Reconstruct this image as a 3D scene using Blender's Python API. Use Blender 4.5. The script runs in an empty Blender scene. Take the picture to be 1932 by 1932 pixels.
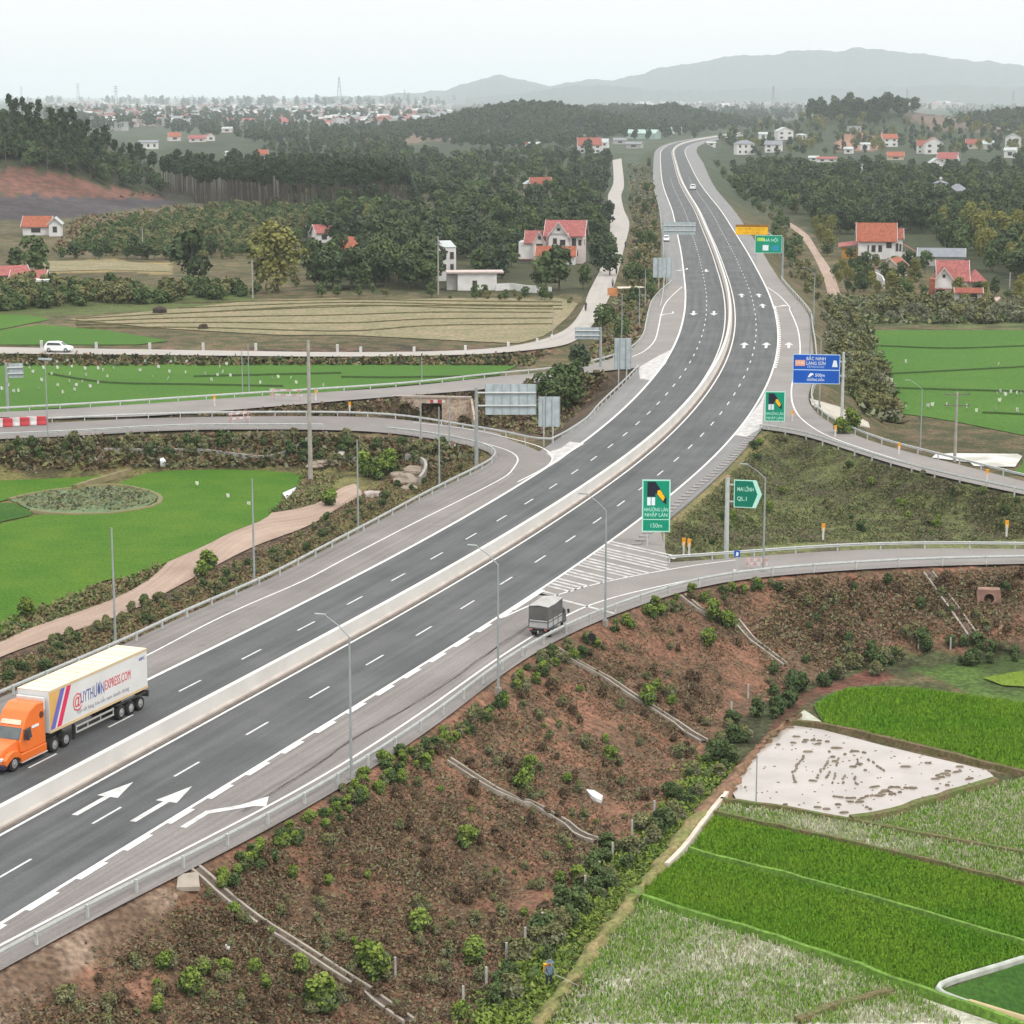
import bpy, bmesh, math, random
import numpy as np
from mathutils import Vector, Matrix, kdtree
random.seed(7); rng = np.random.default_rng(7)
sc = bpy.context.scene
# ---------------------------------------------------------------- camera, sky, sun, exposure
F, HZ, H = 4100., 179., 43.            # focal length and horizon row in 1932-unit photo coordinates, camera height (m) over the road
PIT = math.atan((966-HZ)/F)
cd = bpy.data.cameras.new("camera"); cam = bpy.data.objects.new("camera", cd); sc.collection.objects.link(cam)
cd.sensor_width = 36; cd.lens = 36*F/1932; cd.clip_end = 80000; cd.clip_start = 1
cam.location = (0, 0, H); cam.rotation_euler = (math.pi/2-PIT, 0, 0)
sc.camera = cam
SUN_EL, SUN_AZ = 52, 140               # degrees, azimuth clockwise from +Y
w = bpy.data.worlds.new("World"); sc.world = w; w.use_nodes = True
nt = w.node_tree; bg = nt.nodes['Background']
sky = nt.nodes.new('ShaderNodeTexSky'); sky.sky_type = 'NISHITA'; sky.sun_disc = False
sky.sun_elevation = math.radians(SUN_EL); sky.sun_rotation = math.radians(SUN_AZ); sky.dust_density = 4; sky.air_density = 1.5
hs = nt.nodes.new('ShaderNodeHueSaturation'); hs.inputs['Saturation'].default_value = .2
mx = nt.nodes.new('ShaderNodeMix'); mx.data_type = 'RGBA'; mx.inputs[0].default_value = .94
mx.inputs[7].default_value = (8.35, 8.27, 8.16, 1)        # the grey overcast layer
nt.links.new(sky.outputs[0], hs.inputs['Color']); nt.links.new(hs.outputs[0], mx.inputs[6])
# an overcast sky is brighter overhead than at the horizon
sep = nt.nodes.new('ShaderNodeSeparateXYZ'); ov = nt.nodes.new('ShaderNodeMapRange'); sc_ = nt.nodes.new('ShaderNodeVectorMath'); sc_.operation = 'SCALE'
tcn = nt.nodes.new('ShaderNodeTexCoord'); nt.links.new(tcn.outputs['Generated'], sep.inputs[0]); nt.links.new(sep.outputs['Z'], ov.inputs[0]); ov.inputs[3].default_value = 1.; ov.inputs[4].default_value = 2.25
nt.links.new(mx.outputs[2], sc_.inputs[0]); nt.links.new(ov.outputs[0], sc_.inputs['Scale'])
nt.links.new(sc_.outputs[0], bg.inputs[0]); bg.inputs[1].default_value = .1
sd = bpy.data.lights.new("sun", 'SUN'); sd.energy = 1.2; sd.angle = math.radians(10); sd.color = (1, .95, .88)
so_ = bpy.data.objects.new("sun", sd); sc.collection.objects.link(so_)
az, el = math.radians(SUN_AZ), math.radians(SUN_EL)
so_.rotation_euler = Vector((math.sin(az)*math.cos(el), math.cos(az)*math.cos(el), math.sin(el))).to_track_quat('Z', 'Y').to_euler()
so_.location = (0, 0, 300)
sc.view_settings.view_transform = 'Standard'; sc.view_settings.look = 'None'; sc.view_settings.gamma = 1
sc.view_settings.exposure = 0.3; sc.view_settings.use_curve_mapping = False
sc.cycles.max_bounces = 5; sc.cycles.diffuse_bounces = 2; sc.cycles.glossy_bounces = 2; sc.cycles.transparent_max_bounces = 4
sc.cycles.volume_bounces = 2; sc.cycles.use_denoising = True; sc.cycles.caustics_reflective = False; sc.cycles.caustics_refractive = False

# ---------------------------------------------------------------- where a photo point lies on the ground
CR = dict(A1=(0,128.8,3),A2=(644,128.8,3),A3=(1288,128.8,3),B1=(0,579.6,3),B2=(644,579.6,3),B3=(1288,579.6,3),C1=(0,1094.8,3),C2=(644,1030.4,3),C3=(1288,1030.4,3),
 D1=(0,1481.2,3),D2=(644,1481.2,3),D3=(1288,1481.2,3),E1=(837.2,837.2,5),E2=(1127,515.2,5),E3=(1159.2,225.4,7.5),E4=(579.6,676.2,5),F2=(1545.6,386.4,5),F4=(0,708.4,5),F5=(1062.6,322,5))
def px(c, *p):
    if c == 'O': return list(p)
    a, b, k = CR[c]; return [(a+x/k, b+y/k) for x, y in p]
cP, sP = math.cos(PIT), math.sin(PIT)
def ray(x, y):
    u = (x-966)/F; v = (966-y)/F
    return np.array([u, cP+v*sP, -sP+v*cP])
def at(x, y, z=0.):
    d = ray(x, y); t = (z-H)/d[2]
    return np.array([d[0]*t, d[1]*t])
def line(pts, z=0.): return np.array([at(x, y, z) for x, y in pts])
def catmull(P, step=4.):
    out = []; P = np.vstack([2*P[0]-P[1], P, 2*P[-1]-P[-2]])
    for i in range(1, len(P)-2):
        p0, p1, p2, p3 = P[i-1:i+3]
        n = max(2, int(np.linalg.norm(p2-p1)/step)); t = np.linspace(0, 1, n, endpoint=False)[:, None]
        out.append(.5*(2*p1+(-p0+p2)*t+(2*p0-5*p1+4*p2-p3)*t*t+(-p0+3*p1-3*p2+p3)*t**3))
    out.append(P[-2][None]); return np.vstack(out)
def arclen(P): return np.r_[0, np.cumsum(np.linalg.norm(np.diff(P, axis=0), axis=1))]
def resample(P, step=None, n=None):
    d = arclen(P)
    if n is None: n = max(2, int(d[-1]/step)+1)
    s = np.linspace(0, d[-1], n); return np.c_[np.interp(s, d, P[:, 0]), np.interp(s, d, P[:, 1])]
def smooth(P, n):
    for _ in range(n):
        Q = P.copy(); Q[1:-1] = (P[:-2]+2*P[1:-1]+P[2:])/4; P = Q
    return P
def extend(P, a=0, b=0):
    out = [P]
    if a: d = P[0]-P[1]; out.insert(0, (P[0]+d/np.linalg.norm(d)*a)[None])
    if b: d = P[-1]-P[-2]; out.append((P[-1]+d/np.linalg.norm(d)*b)[None])
    return np.vstack(out)
def tangents(C):
    T = np.gradient(C, axis=0); T /= np.linalg.norm(T, axis=1)[:, None]; return T, np.c_[T[:, 1], -T[:, 0]]
def curve(pts, z=0, step=3., a=0, b=0, sm=6): return smooth(resample(extend(catmull(line(pts, z), step), a, b), step), sm)

# ---------------------------------------------------------------- objects, tags
COL = sc.collection
def tag(o, label=None, cat=None, group=None, kind=None):
    if label: o['label'] = label
    if cat: o['category'] = cat
    if group: o['group'] = group
    if kind: o['kind'] = kind
    return o
def empty(name, loc, rz=0., s=1.):
    o = bpy.data.objects.new(name, None); COL.objects.link(o); o.location = loc; o.rotation_euler = (0, 0, rz)
    o.scale = (s, s, s) if not isinstance(s, tuple) else s; o.empty_display_size = .2; return o
def link(name, me, parent=None, loc=None, rz=None, s=None):
    o = bpy.data.objects.new(name, me); COL.objects.link(o)
    if parent: o.parent = parent
    if loc is not None: o.location = loc
    if rz is not None: o.rotation_euler = (0, 0, rz)
    if s is not None: o.scale = (s, s, s) if not isinstance(s, tuple) else s
    return o
def copy_tree(o, parent=None):
    c = o.copy(); COL.objects.link(c); c.parent = parent
    for ch in o.children: copy_tree(ch, c)
    return c
def npmesh(name, V, Q, mats, mi=None, smooth_=False):
    """V (n,3), Q (m,4) or (m,3) index arrays"""
    me = bpy.data.meshes.new(name); V = np.asarray(V, np.float32); Q = np.asarray(Q, np.int32); k = Q.shape[1]
    me.vertices.add(len(V)); me.vertices.foreach_set('co', V.ravel())
    me.loops.add(Q.size); me.loops.foreach_set('vertex_index', Q.ravel())
    me.polygons.add(len(Q)); me.polygons.foreach_set('loop_start', np.arange(0, Q.size, k, dtype=np.int32))
    try: me.polygons.foreach_set('loop_total', np.full(len(Q), k, np.int32))
    except Exception: pass
    for m in (mats if isinstance(mats, (list, tuple)) else [mats]): me.materials.append(m)
    if mi is not None: me.polygons.foreach_set('material_index', np.asarray(mi, np.int32))
    me.polygons.foreach_set('use_smooth', np.full(len(Q), smooth_, bool))
    me.update(calc_edges=True); return me
class MB:
    """collects boxes, bars, tubes and prisms into ONE mesh"""
    def __init__(s): s.v = []; s.f = []; s.m = []
    def add(s, V, Fs, m=0):
        n = len(s.v); s.v += [tuple(v) for v in V]; s.f += [tuple(i+n for i in f) for f in Fs]; s.m += [m]*len(Fs); return s
    def box(s, x0, x1, y0, y1, z0, z1, m=0):
        V = [(x0,y0,z0),(x1,y0,z0),(x1,y1,z0),(x0,y1,z0),(x0,y0,z1),(x1,y0,z1),(x1,y1,z1),(x0,y1,z1)]
        return s.add(V, [(0,3,2,1),(4,5,6,7),(0,1,5,4),(1,2,6,5),(2,3,7,6),(3,0,4,7)], m)
    def tube(s, a, b, r0, r1=None, n=8, m=0, cap=True):
        a = Vector(a); b = Vector(b); r1 = r0 if r1 is None else r1
        d = (b-a).normalized(); u = d.orthogonal().normalized(); v = d.cross(u)
        V = [a+(u*math.cos(t)+v*math.sin(t))*r0 for t in [2*math.pi*i/n for i in range(n)]]
        V += [b+(u*math.cos(t)+v*math.sin(t))*r1 for t in [2*math.pi*i/n for i in range(n)]]
        Fs = [(i, (i+1) % n, n+(i+1) % n, n+i) for i in range(n)]
        if cap: Fs += [tuple(range(n-1, -1, -1)), tuple(range(n, 2*n))]
        return s.add(V, Fs, m)
    def prism(s, prof, y0, y1, m=0):     # profile in x,z swept along y
        n = len(prof); V = [(x, y0, z) for x, z in prof]+[(x, y1, z) for x, z in prof]
        return s.add(V, [(i, (i+1) % n, n+(i+1) % n, n+i) for i in range(n)]+[tuple(range(n-1, -1, -1)), tuple(range(n, 2*n))], m)
    def build(s, name, mats, parent=None, loc=None, rz=None, bevel=0, sm=False):
        me = bpy.data.meshes.new(name); me.from_pydata(s.v, [], s.f)
        for mm in (mats if isinstance(mats, (list, tuple)) else [mats]): me.materials.append(mm)
        for p, i in zip(me.polygons, s.m): p.material_index = i
        bm = bmesh.new(); bm.from_mesh(me)
        if bevel:
            bmesh.ops.remove_doubles(bm, verts=bm.verts, dist=1e-5)
            bmesh.ops.bevel(bm, geom=list(bm.edges), offset=bevel, segments=2, affect='EDGES', profile=.5, clamp_overlap=True)
        bmesh.ops.recalc_face_normals(bm, faces=bm.faces); bm.to_mesh(me); bm.free()
        if sm:
            for p in me.polygons: p.use_smooth = True
        return link(name, me, parent, loc, rz)

# ---------------------------------------------------------------- materials
def mat(name, c, c2=None, scale=1., rough=.8, bump=0., spec=.25, metal=0., det=4., lo=.35, hi=.65, fine=0., bscale=None):
    m = bpy.data.materials.new(name); m.use_nodes = True; t = m.node_tree; b = t.nodes['Principled BSDF']
    b.inputs['Roughness'].default_value = rough; b.inputs['Metallic'].default_value = metal; b.inputs['Specular IOR Level'].default_value = spec
    c2 = c2 or tuple(x*.8 for x in c)
    g = t.nodes.new('ShaderNodeNewGeometry'); n = t.nodes.new('ShaderNodeTexNoise'); n.inputs['Scale'].default_value = scale; n.inputs['Detail'].default_value = det
    r = t.nodes.new('ShaderNodeValToRGB'); r.color_ramp.elements[0].position = lo; r.color_ramp.elements[1].position = hi
    r.color_ramp.elements[0].color = (*c, 1); r.color_ramp.elements[1].color = (*c2, 1)
    t.links.new(g.outputs['Position'], n.inputs['Vector']); t.links.new(n.outputs['Fac'], r.inputs[0]); last = r.outputs[0]
    if fine:
        n2 = t.nodes.new('ShaderNodeTexNoise'); n2.inputs['Scale'].default_value = fine; n2.inputs['Detail'].default_value = 2
        mr = t.nodes.new('ShaderNodeMapRange'); mr.inputs[1].default_value = .3; mr.inputs[2].default_value = .7; mr.inputs[3].default_value = .65; mr.inputs[4].default_value = 1.3
        vm = t.nodes.new('ShaderNodeVectorMath'); vm.operation = 'SCALE'
        t.links.new(g.outputs['Position'], n2.inputs['Vector']); t.links.new(n2.outputs['Fac'], mr.inputs[0]); t.links.new(last, vm.inputs[0]); t.links.new(mr.outputs[0], vm.inputs['Scale']); last = vm.outputs[0]
    t.links.new(last, b.inputs['Base Color'])
    if bump:
        n3 = t.nodes.new('ShaderNodeTexNoise'); n3.inputs['Scale'].default_value = bscale or scale*4; n3.inputs['Detail'].default_value = 3
        bp = t.nodes.new('ShaderNodeBump'); bp.inputs['Strength'].default_value = bump; bp.inputs['Distance'].default_value = .2
        t.links.new(g.outputs['Position'], n3.inputs['Vector']); t.links.new(n3.outputs['Fac'], bp.inputs['Height']); t.links.new(bp.outputs[0], b.inputs['Normal'])
    return m
MT = {}
def K(key, *a, **k):
    if key not in MT: MT[key] = mat(key, *a, **k)
    return MT[key]
white = K('white_paint', (.62,.62,.61), (.50,.50,.48), 1.5, rough=.6)
steel = K('galvanised_steel', (.50,.52,.51), (.42,.44,.43), 2, rough=.5, metal=.15)
polegrey = K('grey_pole_paint', (.30,.33,.33), (.24,.27,.27), 1, rough=.5)
backgrey = K('sign_back_metal', (.42,.48,.50), (.33,.38,.40), 1.2, rough=.5)
dark = K('black_rubber', (.018,.018,.018), (.03,.028,.026), 4, rough=.85)
glass = K('dark_glass', (.03,.04,.045), (.05,.06,.065), 1, rough=.12, spec=.5)
concrete = K('pale_concrete', (.40,.375,.34), (.31,.285,.255), .8, rough=.85, fine=6)
barrier_m = K('barrier_concrete', (.60,.585,.55), (.53,.515,.485), .25, rough=.85)
oldconc = K('old_concrete', (.30,.27,.235), (.20,.175,.15), 1.2, rough=.9, bump=.2)
# ---------------------------------------------------------------- road lines in plan (metres)
inner = [(0,1576.5),(322,1401),(644,1223)]+px('E1',(0,1425),(570,1070),(900,850),(1470,470))+px('E2',(240,1932),(560,1690),(800,1450),(1000,1210),(1160,980),(1250,790),(1300,590),(1310,440),(1290,250),(1260,120),(1215,0))+[(1356,476),(1338.5,437.4),(1320.5,397.4),(1302,368),(1289.7,345.4),(1281,321.4),(1272.5,289.4),(1275,281),(1282,275),(1295,270),(1315,265),(1335,261.7)]
BL = extend(smooth(resample(catmull(line(inner)), 5.), 60), a=100, b=500)
BL = resample(BL, 4.)
BT, BN = tangents(BL); BS = arclen(BL)
kd = kdtree.KDTree(len(BL))
for i, p in enumerate(BL): kd.insert((p[0], p[1], 0), i)
kd.balance()
def frame(s):          # point, tangent, normal (to the right) at arc length s
    i = np.searchsorted(BS, s); i = min(max(i, 1), len(BS)-1); f = (s-BS[i-1])/(BS[i]-BS[i-1])
    return BL[i-1]*(1-f)+BL[i]*f, BT[i], BN[i]
S0 = 100.              # arc length at the photo's left edge
def off(d, s0=None, s1=None):
    if s0 is None: s0 = 0
    if s1 is None: s1 = BS[-1]
    k = (BS >= s0) & (BS <= s1)
    return BL[k]+BN[k]*(d if np.isscalar(d) else np.interp(BS[k], d[0], d[1])[:, None])
def so(w):
    c, i, _ = kd.find((w[0], w[1], 0)); d = np.array(w)-BL[i]; return BS[i]+float(np.dot(d, BT[i])), float(np.dot(d, BN[i]))
# right-hand verge: near edge of the pavement, running on as the outer edge of the exit ramp
right_edge = curve(px('D1',(0,1050),(430,810),(820,600),(1170,440),(1932,20))+px('C2',(200,1240),(400,1110),(620,960),(880,740),(1100,600),(1270,500),(1480,410),(1700,330),(1900,262))+px('C3',(200,195),(420,172),(600,158),(940,136),(1300,112),(1932,100)), a=90, b=90)
exit_in = curve(px('B3',(-80,1445),(180,1430),(400,1412),(700,1385),(1100,1365),(1500,1362),(1932,1368)), b=90)
exit_in = np.vstack([at(1175,1050)[None], exit_in])
on_in = curve(px('B3',(450,690),(620,700),(750,745),(1000,830),(1300,920),(1600,990),(1932,1060)), b=25)
on_out = curve(px('A3',(420,1000),(480,1090),(560,1210),(690,1360),(720,1420))+px('B3',(720,100),(740,240),(740,400),(716,480),(712,530),(735,570),(780,620),(900,690),(1100,770),(1300,825),(1600,900),(1932,985)), b=25, sm=2)
gut_in = curve(px('E1',(1770,945),(1850,860))+px('B3',(0,1060),(200,900),(370,730)), sm=2)
gut_out = curve(px('E1',(1790,965))+px('B3',(0,1140),(250,910),(450,680)), sm=2)
# left-hand side
left_edge = curve(px('F4',(0,600),(450,580),(700,575),(1100,545),(1932,510))[0:5]+px('E4',(500,680),(1000,733),(1300,775),(1590,838),(1720,875),(1770,915),(1765,950),(1690,1010),(1500,1105),(1100,1305),(600,1575),(0,1890))+[(500,1096),(333,1168),(233,1216),(0,1316)], a=100, b=110, sm=2)
r1_up = curve(px('F4',(0,465),(500,445),(1100,415),(1932,390))+px('E4',(500,548),(1100,600),(1500,655),(1932,722))+px('B2',(850,715),(1000,765),(1120,815),(1195,860)), a=100, sm=2)
r2_up = curve(px('F4',(0,345),(1000,290),(1932,228))+px('E4',(800,275),(1400,213),(1932,155))+px('B2',(1000,385),(1300,347),(1540,288))+px('E2',(160,790),(330,712),(420,600),(450,470),(490,310),(560,210),(690,95)), a=30, sm=2)
r2_low = curve(px('F4',(0,395),(1100,395),(1932,345))+px('E4',(500,385),(1000,345),(1640,295))+px('B2',(1200,412),(1300,388),(1550,352))+px('E2',(370,895)), a=30, sm=2)
mid_left = curve(px('B2',(1190,770),(1230,755),(1400,645))+px('E2',(0,1290),(250,1050),(390,905)), sm=2)
lr_up = curve([(-300,650),(0,655),(320,660)]+px('B2',(0,255),(700,245),(1000,215),(1150,180),(1290,110),(1370,0))+px('A2',(1400,1270),(1480,1100),(1520,930),(1520,800),(1510,720),(1540,640),(1535,520)), z=-3, sm=4)
lr_low = curve([(-300,664),(0,667),(320,670)]+px('B2',(0,280),(700,270),(1000,250),(1180,230),(1300,205),(1430,90))+px('A2',(1540,1240),(1600,1020),(1630,880),(1600,800),(1585,720),(1600,650),(1585,510)), z=-3, sm=4)
PTH_L = ([(-120,1270)]+px('C1',(0,360),(200,260),(500,170),(850,0))+px('E4',(-900,1560),(0,1420),(330,1210),(450,1190)))
PTH_R = ([(-100,1290)]+px('C1',(0,440),(300,330),(700,200),(1080,0))+px('E4',(-500,1780),(0,1600),(260,1440),(530,1290)))
rp_l = curve(px('A3',(540,835),(560,850),(650,920),(720,1010),(790,1150),(830,1290)), z=-5, sm=2)
rp_r = curve(px('A3',(560,835),(590,850),(700,920),(770,1020),(850,1140),(905,1290)), z=-5, sm=2)
# footprints that carry the terrain (polygon, level)
def poly(a, b): return np.vstack([a, b[::-1]])
mid_r2 = np.vstack([r2_low, off(-9., so(at(1205,692))[0], so(at(1263,534))[0])])
plates = [(poly(right_edge, np.vstack([off(7, 0, S0+118), exit_in[1:]])), -.15),
          (poly(on_in, on_out), -.15),
          (poly(left_edge[:], np.vstack([r1_up, off(-9, 0, S0+150)[::-1]])), -.15),
          (poly(r2_up, mid_r2), -.15)]
road_plate = poly(lr_up, lr_low)
def polydist(P, poly_, reach):
    """distance outside a polygon (0 inside), inf beyond reach"""
    lo = poly_.min(0)-reach; hi = poly_.max(0)+reach
    k = np.where(((P >= lo) & (P <= hi)).all(1))[0]; out = np.full(len(P), 1e9)
    A = poly_; Bq = np.roll(poly_, -1, 0)
    for c in range(0, len(k), 20000):
        q = k[c:c+20000]; p = P[q]; dmin = np.full(len(q), 1e18); ins = np.zeros(len(q), bool)
        for a, b in zip(A, Bq):
            e = b-a; L = e@e
            if L < 1e-9: continue
            r = p-a; t = np.clip((r@e)/L, 0, 1); d = r-t[:, None]*e; dmin = np.minimum(dmin, (d*d).sum(1))
            cnd = (a[1] > p[:, 1]) != (b[1] > p[:, 1])
            if e[1] != 0: ins ^= cnd & (p[:, 0] < e[0]*(p[:, 1]-a[1])/e[1]+a[0])
        out[q] = np.where(ins, 0, np.sqrt(dmin))
    return out
def inside(P, poly_): return polydist(P, poly_, 0.) == 0
def sst(x, a, b):
    t = np.clip((x-a)/(b-a), 0, 1); return t*t*(3-2*t)
BASE = -6.
def wob(P, s, seed=0):
    a = P/s; r = np.zeros(len(P))
    for i, (fx, fy, ph) in enumerate([(1,.3,0),(-.4,.9,2),(.7,-1.1,4),(1.7,.9,1),(-1.3,1.9,5),(2.7,-1.7,3)]):
        r += np.sin(a[:, 0]*fx+a[:, 1]*fy+ph+seed*1.7)/(1+i*.4)
    return r/3
HILLS = []   # (x, y, height, sx, sy)
def hill_px(x, ytop, dist, sx, sy, under=0):
    ztop = H-dist*(ytop-HZ)/F-under
    X = (x-966)/F*dist; HILLS.append((X, dist, ztop-BASE, sx, sy))
hill_px(1000, 192, 2750, 95, 190, 18); hill_px(900, 214, 2680, 90, 150, 22); hill_px(1090, 212, 2700, 75, 150, 22)
hill_px(1240, 212, 3300, 60, 160, 8); hill_px(1290, 222, 3250, 60, 160, 8); hill_px(1180, 198, 4300, 130, 220, 8); hill_px(1120,205,3900,120,200,8)
hill_px(1830, 196, 2900, 90, 160, 27); hill_px(1940, 192, 2900, 80, 160, 27); hill_px(1700, 214, 2500, 130, 200, 6); hill_px(1560, 222, 2600, 120, 200, 6)
hill_px(640, 268, 1750, 60, 120, 9); hill_px(700, 282, 1500, 50, 90, 9); hill_px(560, 250, 2300, 90, 160, 8)
R_FIELD = [line(px('C3',(740,900),(800,850),(1080,788),(1300,800),(1932,890),(2400,960),(2400,1400),(1932,1290),(800,1000)), -6)]
def left_side(P):
    k = np.array([so(p)[1] for p in P]); r = np.hypot(P[:, 0], P[:, 1]); return (k < -5)*(1-sst(r, 900, 1400))*(r > 60)
def ground_z(P):
    P = np.asarray(P, float); n = len(P); r = np.hypot(P[:, 0], P[:, 1])
    far = sst(r, 450, 1500)
    z = np.full(n, BASE)+1.85*left_side(P)+far*wob(P, 60)*1.2+sst(r, 1500, 4000)*wob(P, 240, 3)*4
    # forested hill on the left
    hx = sst(-150-P[:, 0], 0, 78)*30+np.clip(-228-P[:, 0], 0, 120)*.12
    z += hx*np.exp(-((P[:, 1]-1010)/115.)**2)*(1+.05*wob(P, 25, 2))
    for X, Y, h, sx, sy in HILLS:
        z += h*np.exp(-((P[:, 0]-X)/sx)**2-((P[:, 1]-Y)/sy)**2)*(1+.06*wob(P, 40, 1))
    # infield between the right-hand ramps is filled higher
    q = inside(P, INF); z[q] = np.maximum(z[q], -3.2)
    lo = polydist(P, road_plate, 12); k = lo < 12; z[k] = np.maximum(z[k], -3.15-lo[k]*.6)
    rough = .5+.5*wob(P, 3.1, 4)
    near = np.where((P[:, 1] > 20) & (P[:, 1] < 2600))[0]
    pos = np.array([so(P[i]) for i in near]) if len(near) else np.zeros((0, 2))
    if len(near):
        wl = np.interp(pos[:, 0], [0, 400, 600], [13.3, 13.6, 15.2]); wr = np.interp(pos[:, 0], [0, 400, 600, 1000, 1400], [11., 11.2, 12.6, 14, 18])
        d = np.maximum(np.maximum(-wl-pos[:, 1], pos[:, 1]-wr), 0)
        end = np.abs(pos[:, 0]-np.clip(pos[:, 0], 0, BS[-1]))
        zz = -.15-d*.5; zz[d > 40] = -99
        # outside the plate let the bank undulate a little
        zz -= np.where(d > .8, rough[near]*.35*np.clip((d-.8)/3, 0, 1), 0)
        z[near] = np.maximum(z[near], zz)
    for pl, zc in plates:
        d = polydist(P, pl, 14.); k = d < 14
        zz = zc-d[k]*.5-np.where(d[k] > .8, rough[k]*.35*np.clip((d[k]-.8)/3, 0, 1), 0); z[k] = np.maximum(z[k], zz)
    k = inside(P, CARVE); z[k] = np.minimum(z[k], -5.2)
    return z
INF = np.vstack([line(px('B3',(0,1440),(300,1420),(700,1385),(1200,1365),(1932,1365),(2600,1365),(2600,1240),(1932,1070),(1300,930),(750,755),(460,720),(240,930),(0,1140)))])
cu = at(815,760,-1.); cu_dir = np.array([.12, 1.]); cu_dir /= np.linalg.norm(cu_dir); cu_n = np.array([cu_dir[1], -cu_dir[0]])
CARVE = np.array([cu-cu_n*4.6+cu_dir*-.6, cu+cu_n*4.6+cu_dir*-.6, cu+cu_n*5.5-cu_dir*13, cu-cu_n*5.5-cu_dir*13])
# ---------------------------------------------------------------- terrain sheet
ANG = np.radians(np.concatenate([np.arange(-44, -17, 1.), np.arange(-17, 17, .1), np.arange(17, 45, 1.)]))
LR = np.concatenate([np.arange(math.log(25), math.log(85), .05), np.arange(math.log(85), math.log(420), .0062), np.arange(math.log(420), math.log(3500), .009), np.arange(math.log(3500), math.log(42000), .04)])
GA, GR = np.meshgrid(ANG, np.exp(LR)); GP = np.c_[(GR*np.sin(GA)).ravel(), (GR*np.cos(GA)).ravel()]
GZ = ground_z(GP).reshape(GA.shape)
def gzs(P):
    P = np.atleast_2d(np.asarray(P, float)); r = np.hypot(P[:, 0], P[:, 1]); a = np.arctan2(P[:, 0], P[:, 1])
    fi = np.clip(np.interp(np.log(np.maximum(r, 1)), LR, np.arange(len(LR))), 0, len(LR)-1.001); fj = np.clip(np.interp(a, ANG, np.arange(len(ANG))), 0, len(ANG)-1.001)
    i = fi.astype(int); j = fj.astype(int); u = fi-i; v = fj-j
    return GZ[i, j]*(1-u)*(1-v)+GZ[i+1, j]*u*(1-v)+GZ[i, j+1]*(1-u)*v+GZ[i+1, j+1]*u*v
def gz(x, y): return float(gzs([[x, y]])[0])
def on_ground(x, y, d0=40.):
    """first point of the terrain met by the sight line through a photo point"""
    d = ray(x, y); est = (BASE-H)/d[2] if d[2] < -1e-4 else 30000.
    t = np.exp(np.linspace(math.log(max(d0, est*.4)), math.log(max(d0*1.1, min(est*1.2, 41000.))), 260))
    for _ in range(2):
        g = gzs(np.c_[d[0]*t, d[1]*t]); k = np.where(H+d[2]*t <= g)[0]
        if len(k) == 0: i = len(t)-1; break
        i = k[0]; t0 = t; t = np.linspace(t0[max(i-1, 0)], t0[i], 12)
    tt = t[i] if len(k) and i < len(t) else t[-1]
    tt = t[-1] if len(t) == 12 else tt
    p = np.array([d[0]*tt, d[1]*tt]); return np.array([p[0], p[1], gz(*p)])
def project(V):
    x, y, z = V[:, 0], V[:, 1], V[:, 2]-H
    dep = np.maximum(y*cP-z*sP, 1.); return np.c_[966+F*x/dep, 966-F*(y*sP+z*cP)/dep]
PXG = project(np.c_[GP, GZ.ravel()])
ng = len(GP); CA = np.empty((ng, 3)); CB = np.empty((ng, 3)); rg = GR.ravel()
f = sst(rg, 700, 1100)[:, None]
CA[:] = np.array([.125,.095,.055])*(1-f)+np.array([.062,.078,.052])*f; CB[:] = np.array([.06,.065,.03])*(1-f)+np.array([.05,.065,.036])*f
def zone(A, B, pts, dmin=0, dmax=1e9):
    k = np.where((rg > dmin) & (rg < dmax))[0]; q = inside(PXG[k]+6*np.c_[wob(GP[k], 2.5, 1), wob(GP[k], 2.5, 6)], np.array(pts)); CA[k[q]] = A; CB[k[q]] = B
red, scrubdk = (.20,.104,.068), (.112,.074,.048)
zone(red, scrubdk, [(-300,1800),(375,1630),(1040,1205),(1290,1105),(1460,1072),(2300,1050),(2300,1235),(1700,1260),(1500,1320),(1420,1400),(1370,1500),(1200,1650),(1000,1800),(900,1990),(800,2300),(-300,2300)], 60, 330)
zone((.21,.155,.115), (.12,.08,.055), [(-100,1870),(0,1830),(300,1675),(345,1672),(330,1720),(200,1800),(60,1900),(0,1960),(-100,1990)], 60, 330)
zone((.085,.13,.035), (.06,.07,.03), [(1390,1440),(1330,1430),(1240,1560),(1130,1650),(1000,1800),(900,1932),(860,2200),(1400,2200),(1300,1932),(1340,1560),(1380,1520)], 60, 330)
zone((.075,.085,.04), (.045,.045,.025), [(1330,1400),(1440,1330),(1560,1270),(1700,1225),(1932,1220),(2300,1200),(2300,1290),(1932,1260),(1720,1265),(1540,1310),(1430,1400),(1380,1480)], 60, 330)
zone((.075,.125,.03), (.05,.075,.025), [(1700,1262),(1932,1238),(2300,1230),(2300,1400),(1932,1330),(1830,1310)], 60, 330)
zone((.135,.06,.045), (.09,.055,.035), [(1440,1390),(1480,1330),(1540,1295),(1640,1262),(1700,1275),(1660,1292),(1580,1300),(1540,1320),(1500,1345),(1490,1370),(1430,1410)], 60, 330)
zone((.14,.13,.05), (.07,.065,.03), [(-300,1450),(0,1300),(233,1200),(500,1090),(880,885),(930,850),(870,835),(560,815),(0,830),(0,1190),(-300,1290)], 60, 420)
zone((.105,.07,.05), (.055,.04,.028), [(-300,1400),(0,1320),(200,1200),(350,1130),(560,1020),(720,940),(690,925),(560,990),(360,1090),(200,1160),(0,1240),(-300,1330)], 60, 420)
zone((.105,.066,.045), (.06,.045,.03), [(0,830),(560,815),(880,840),(800,890),(580,880),(0,880),(-300,900),(-300,830)], 200, 420)
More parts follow.
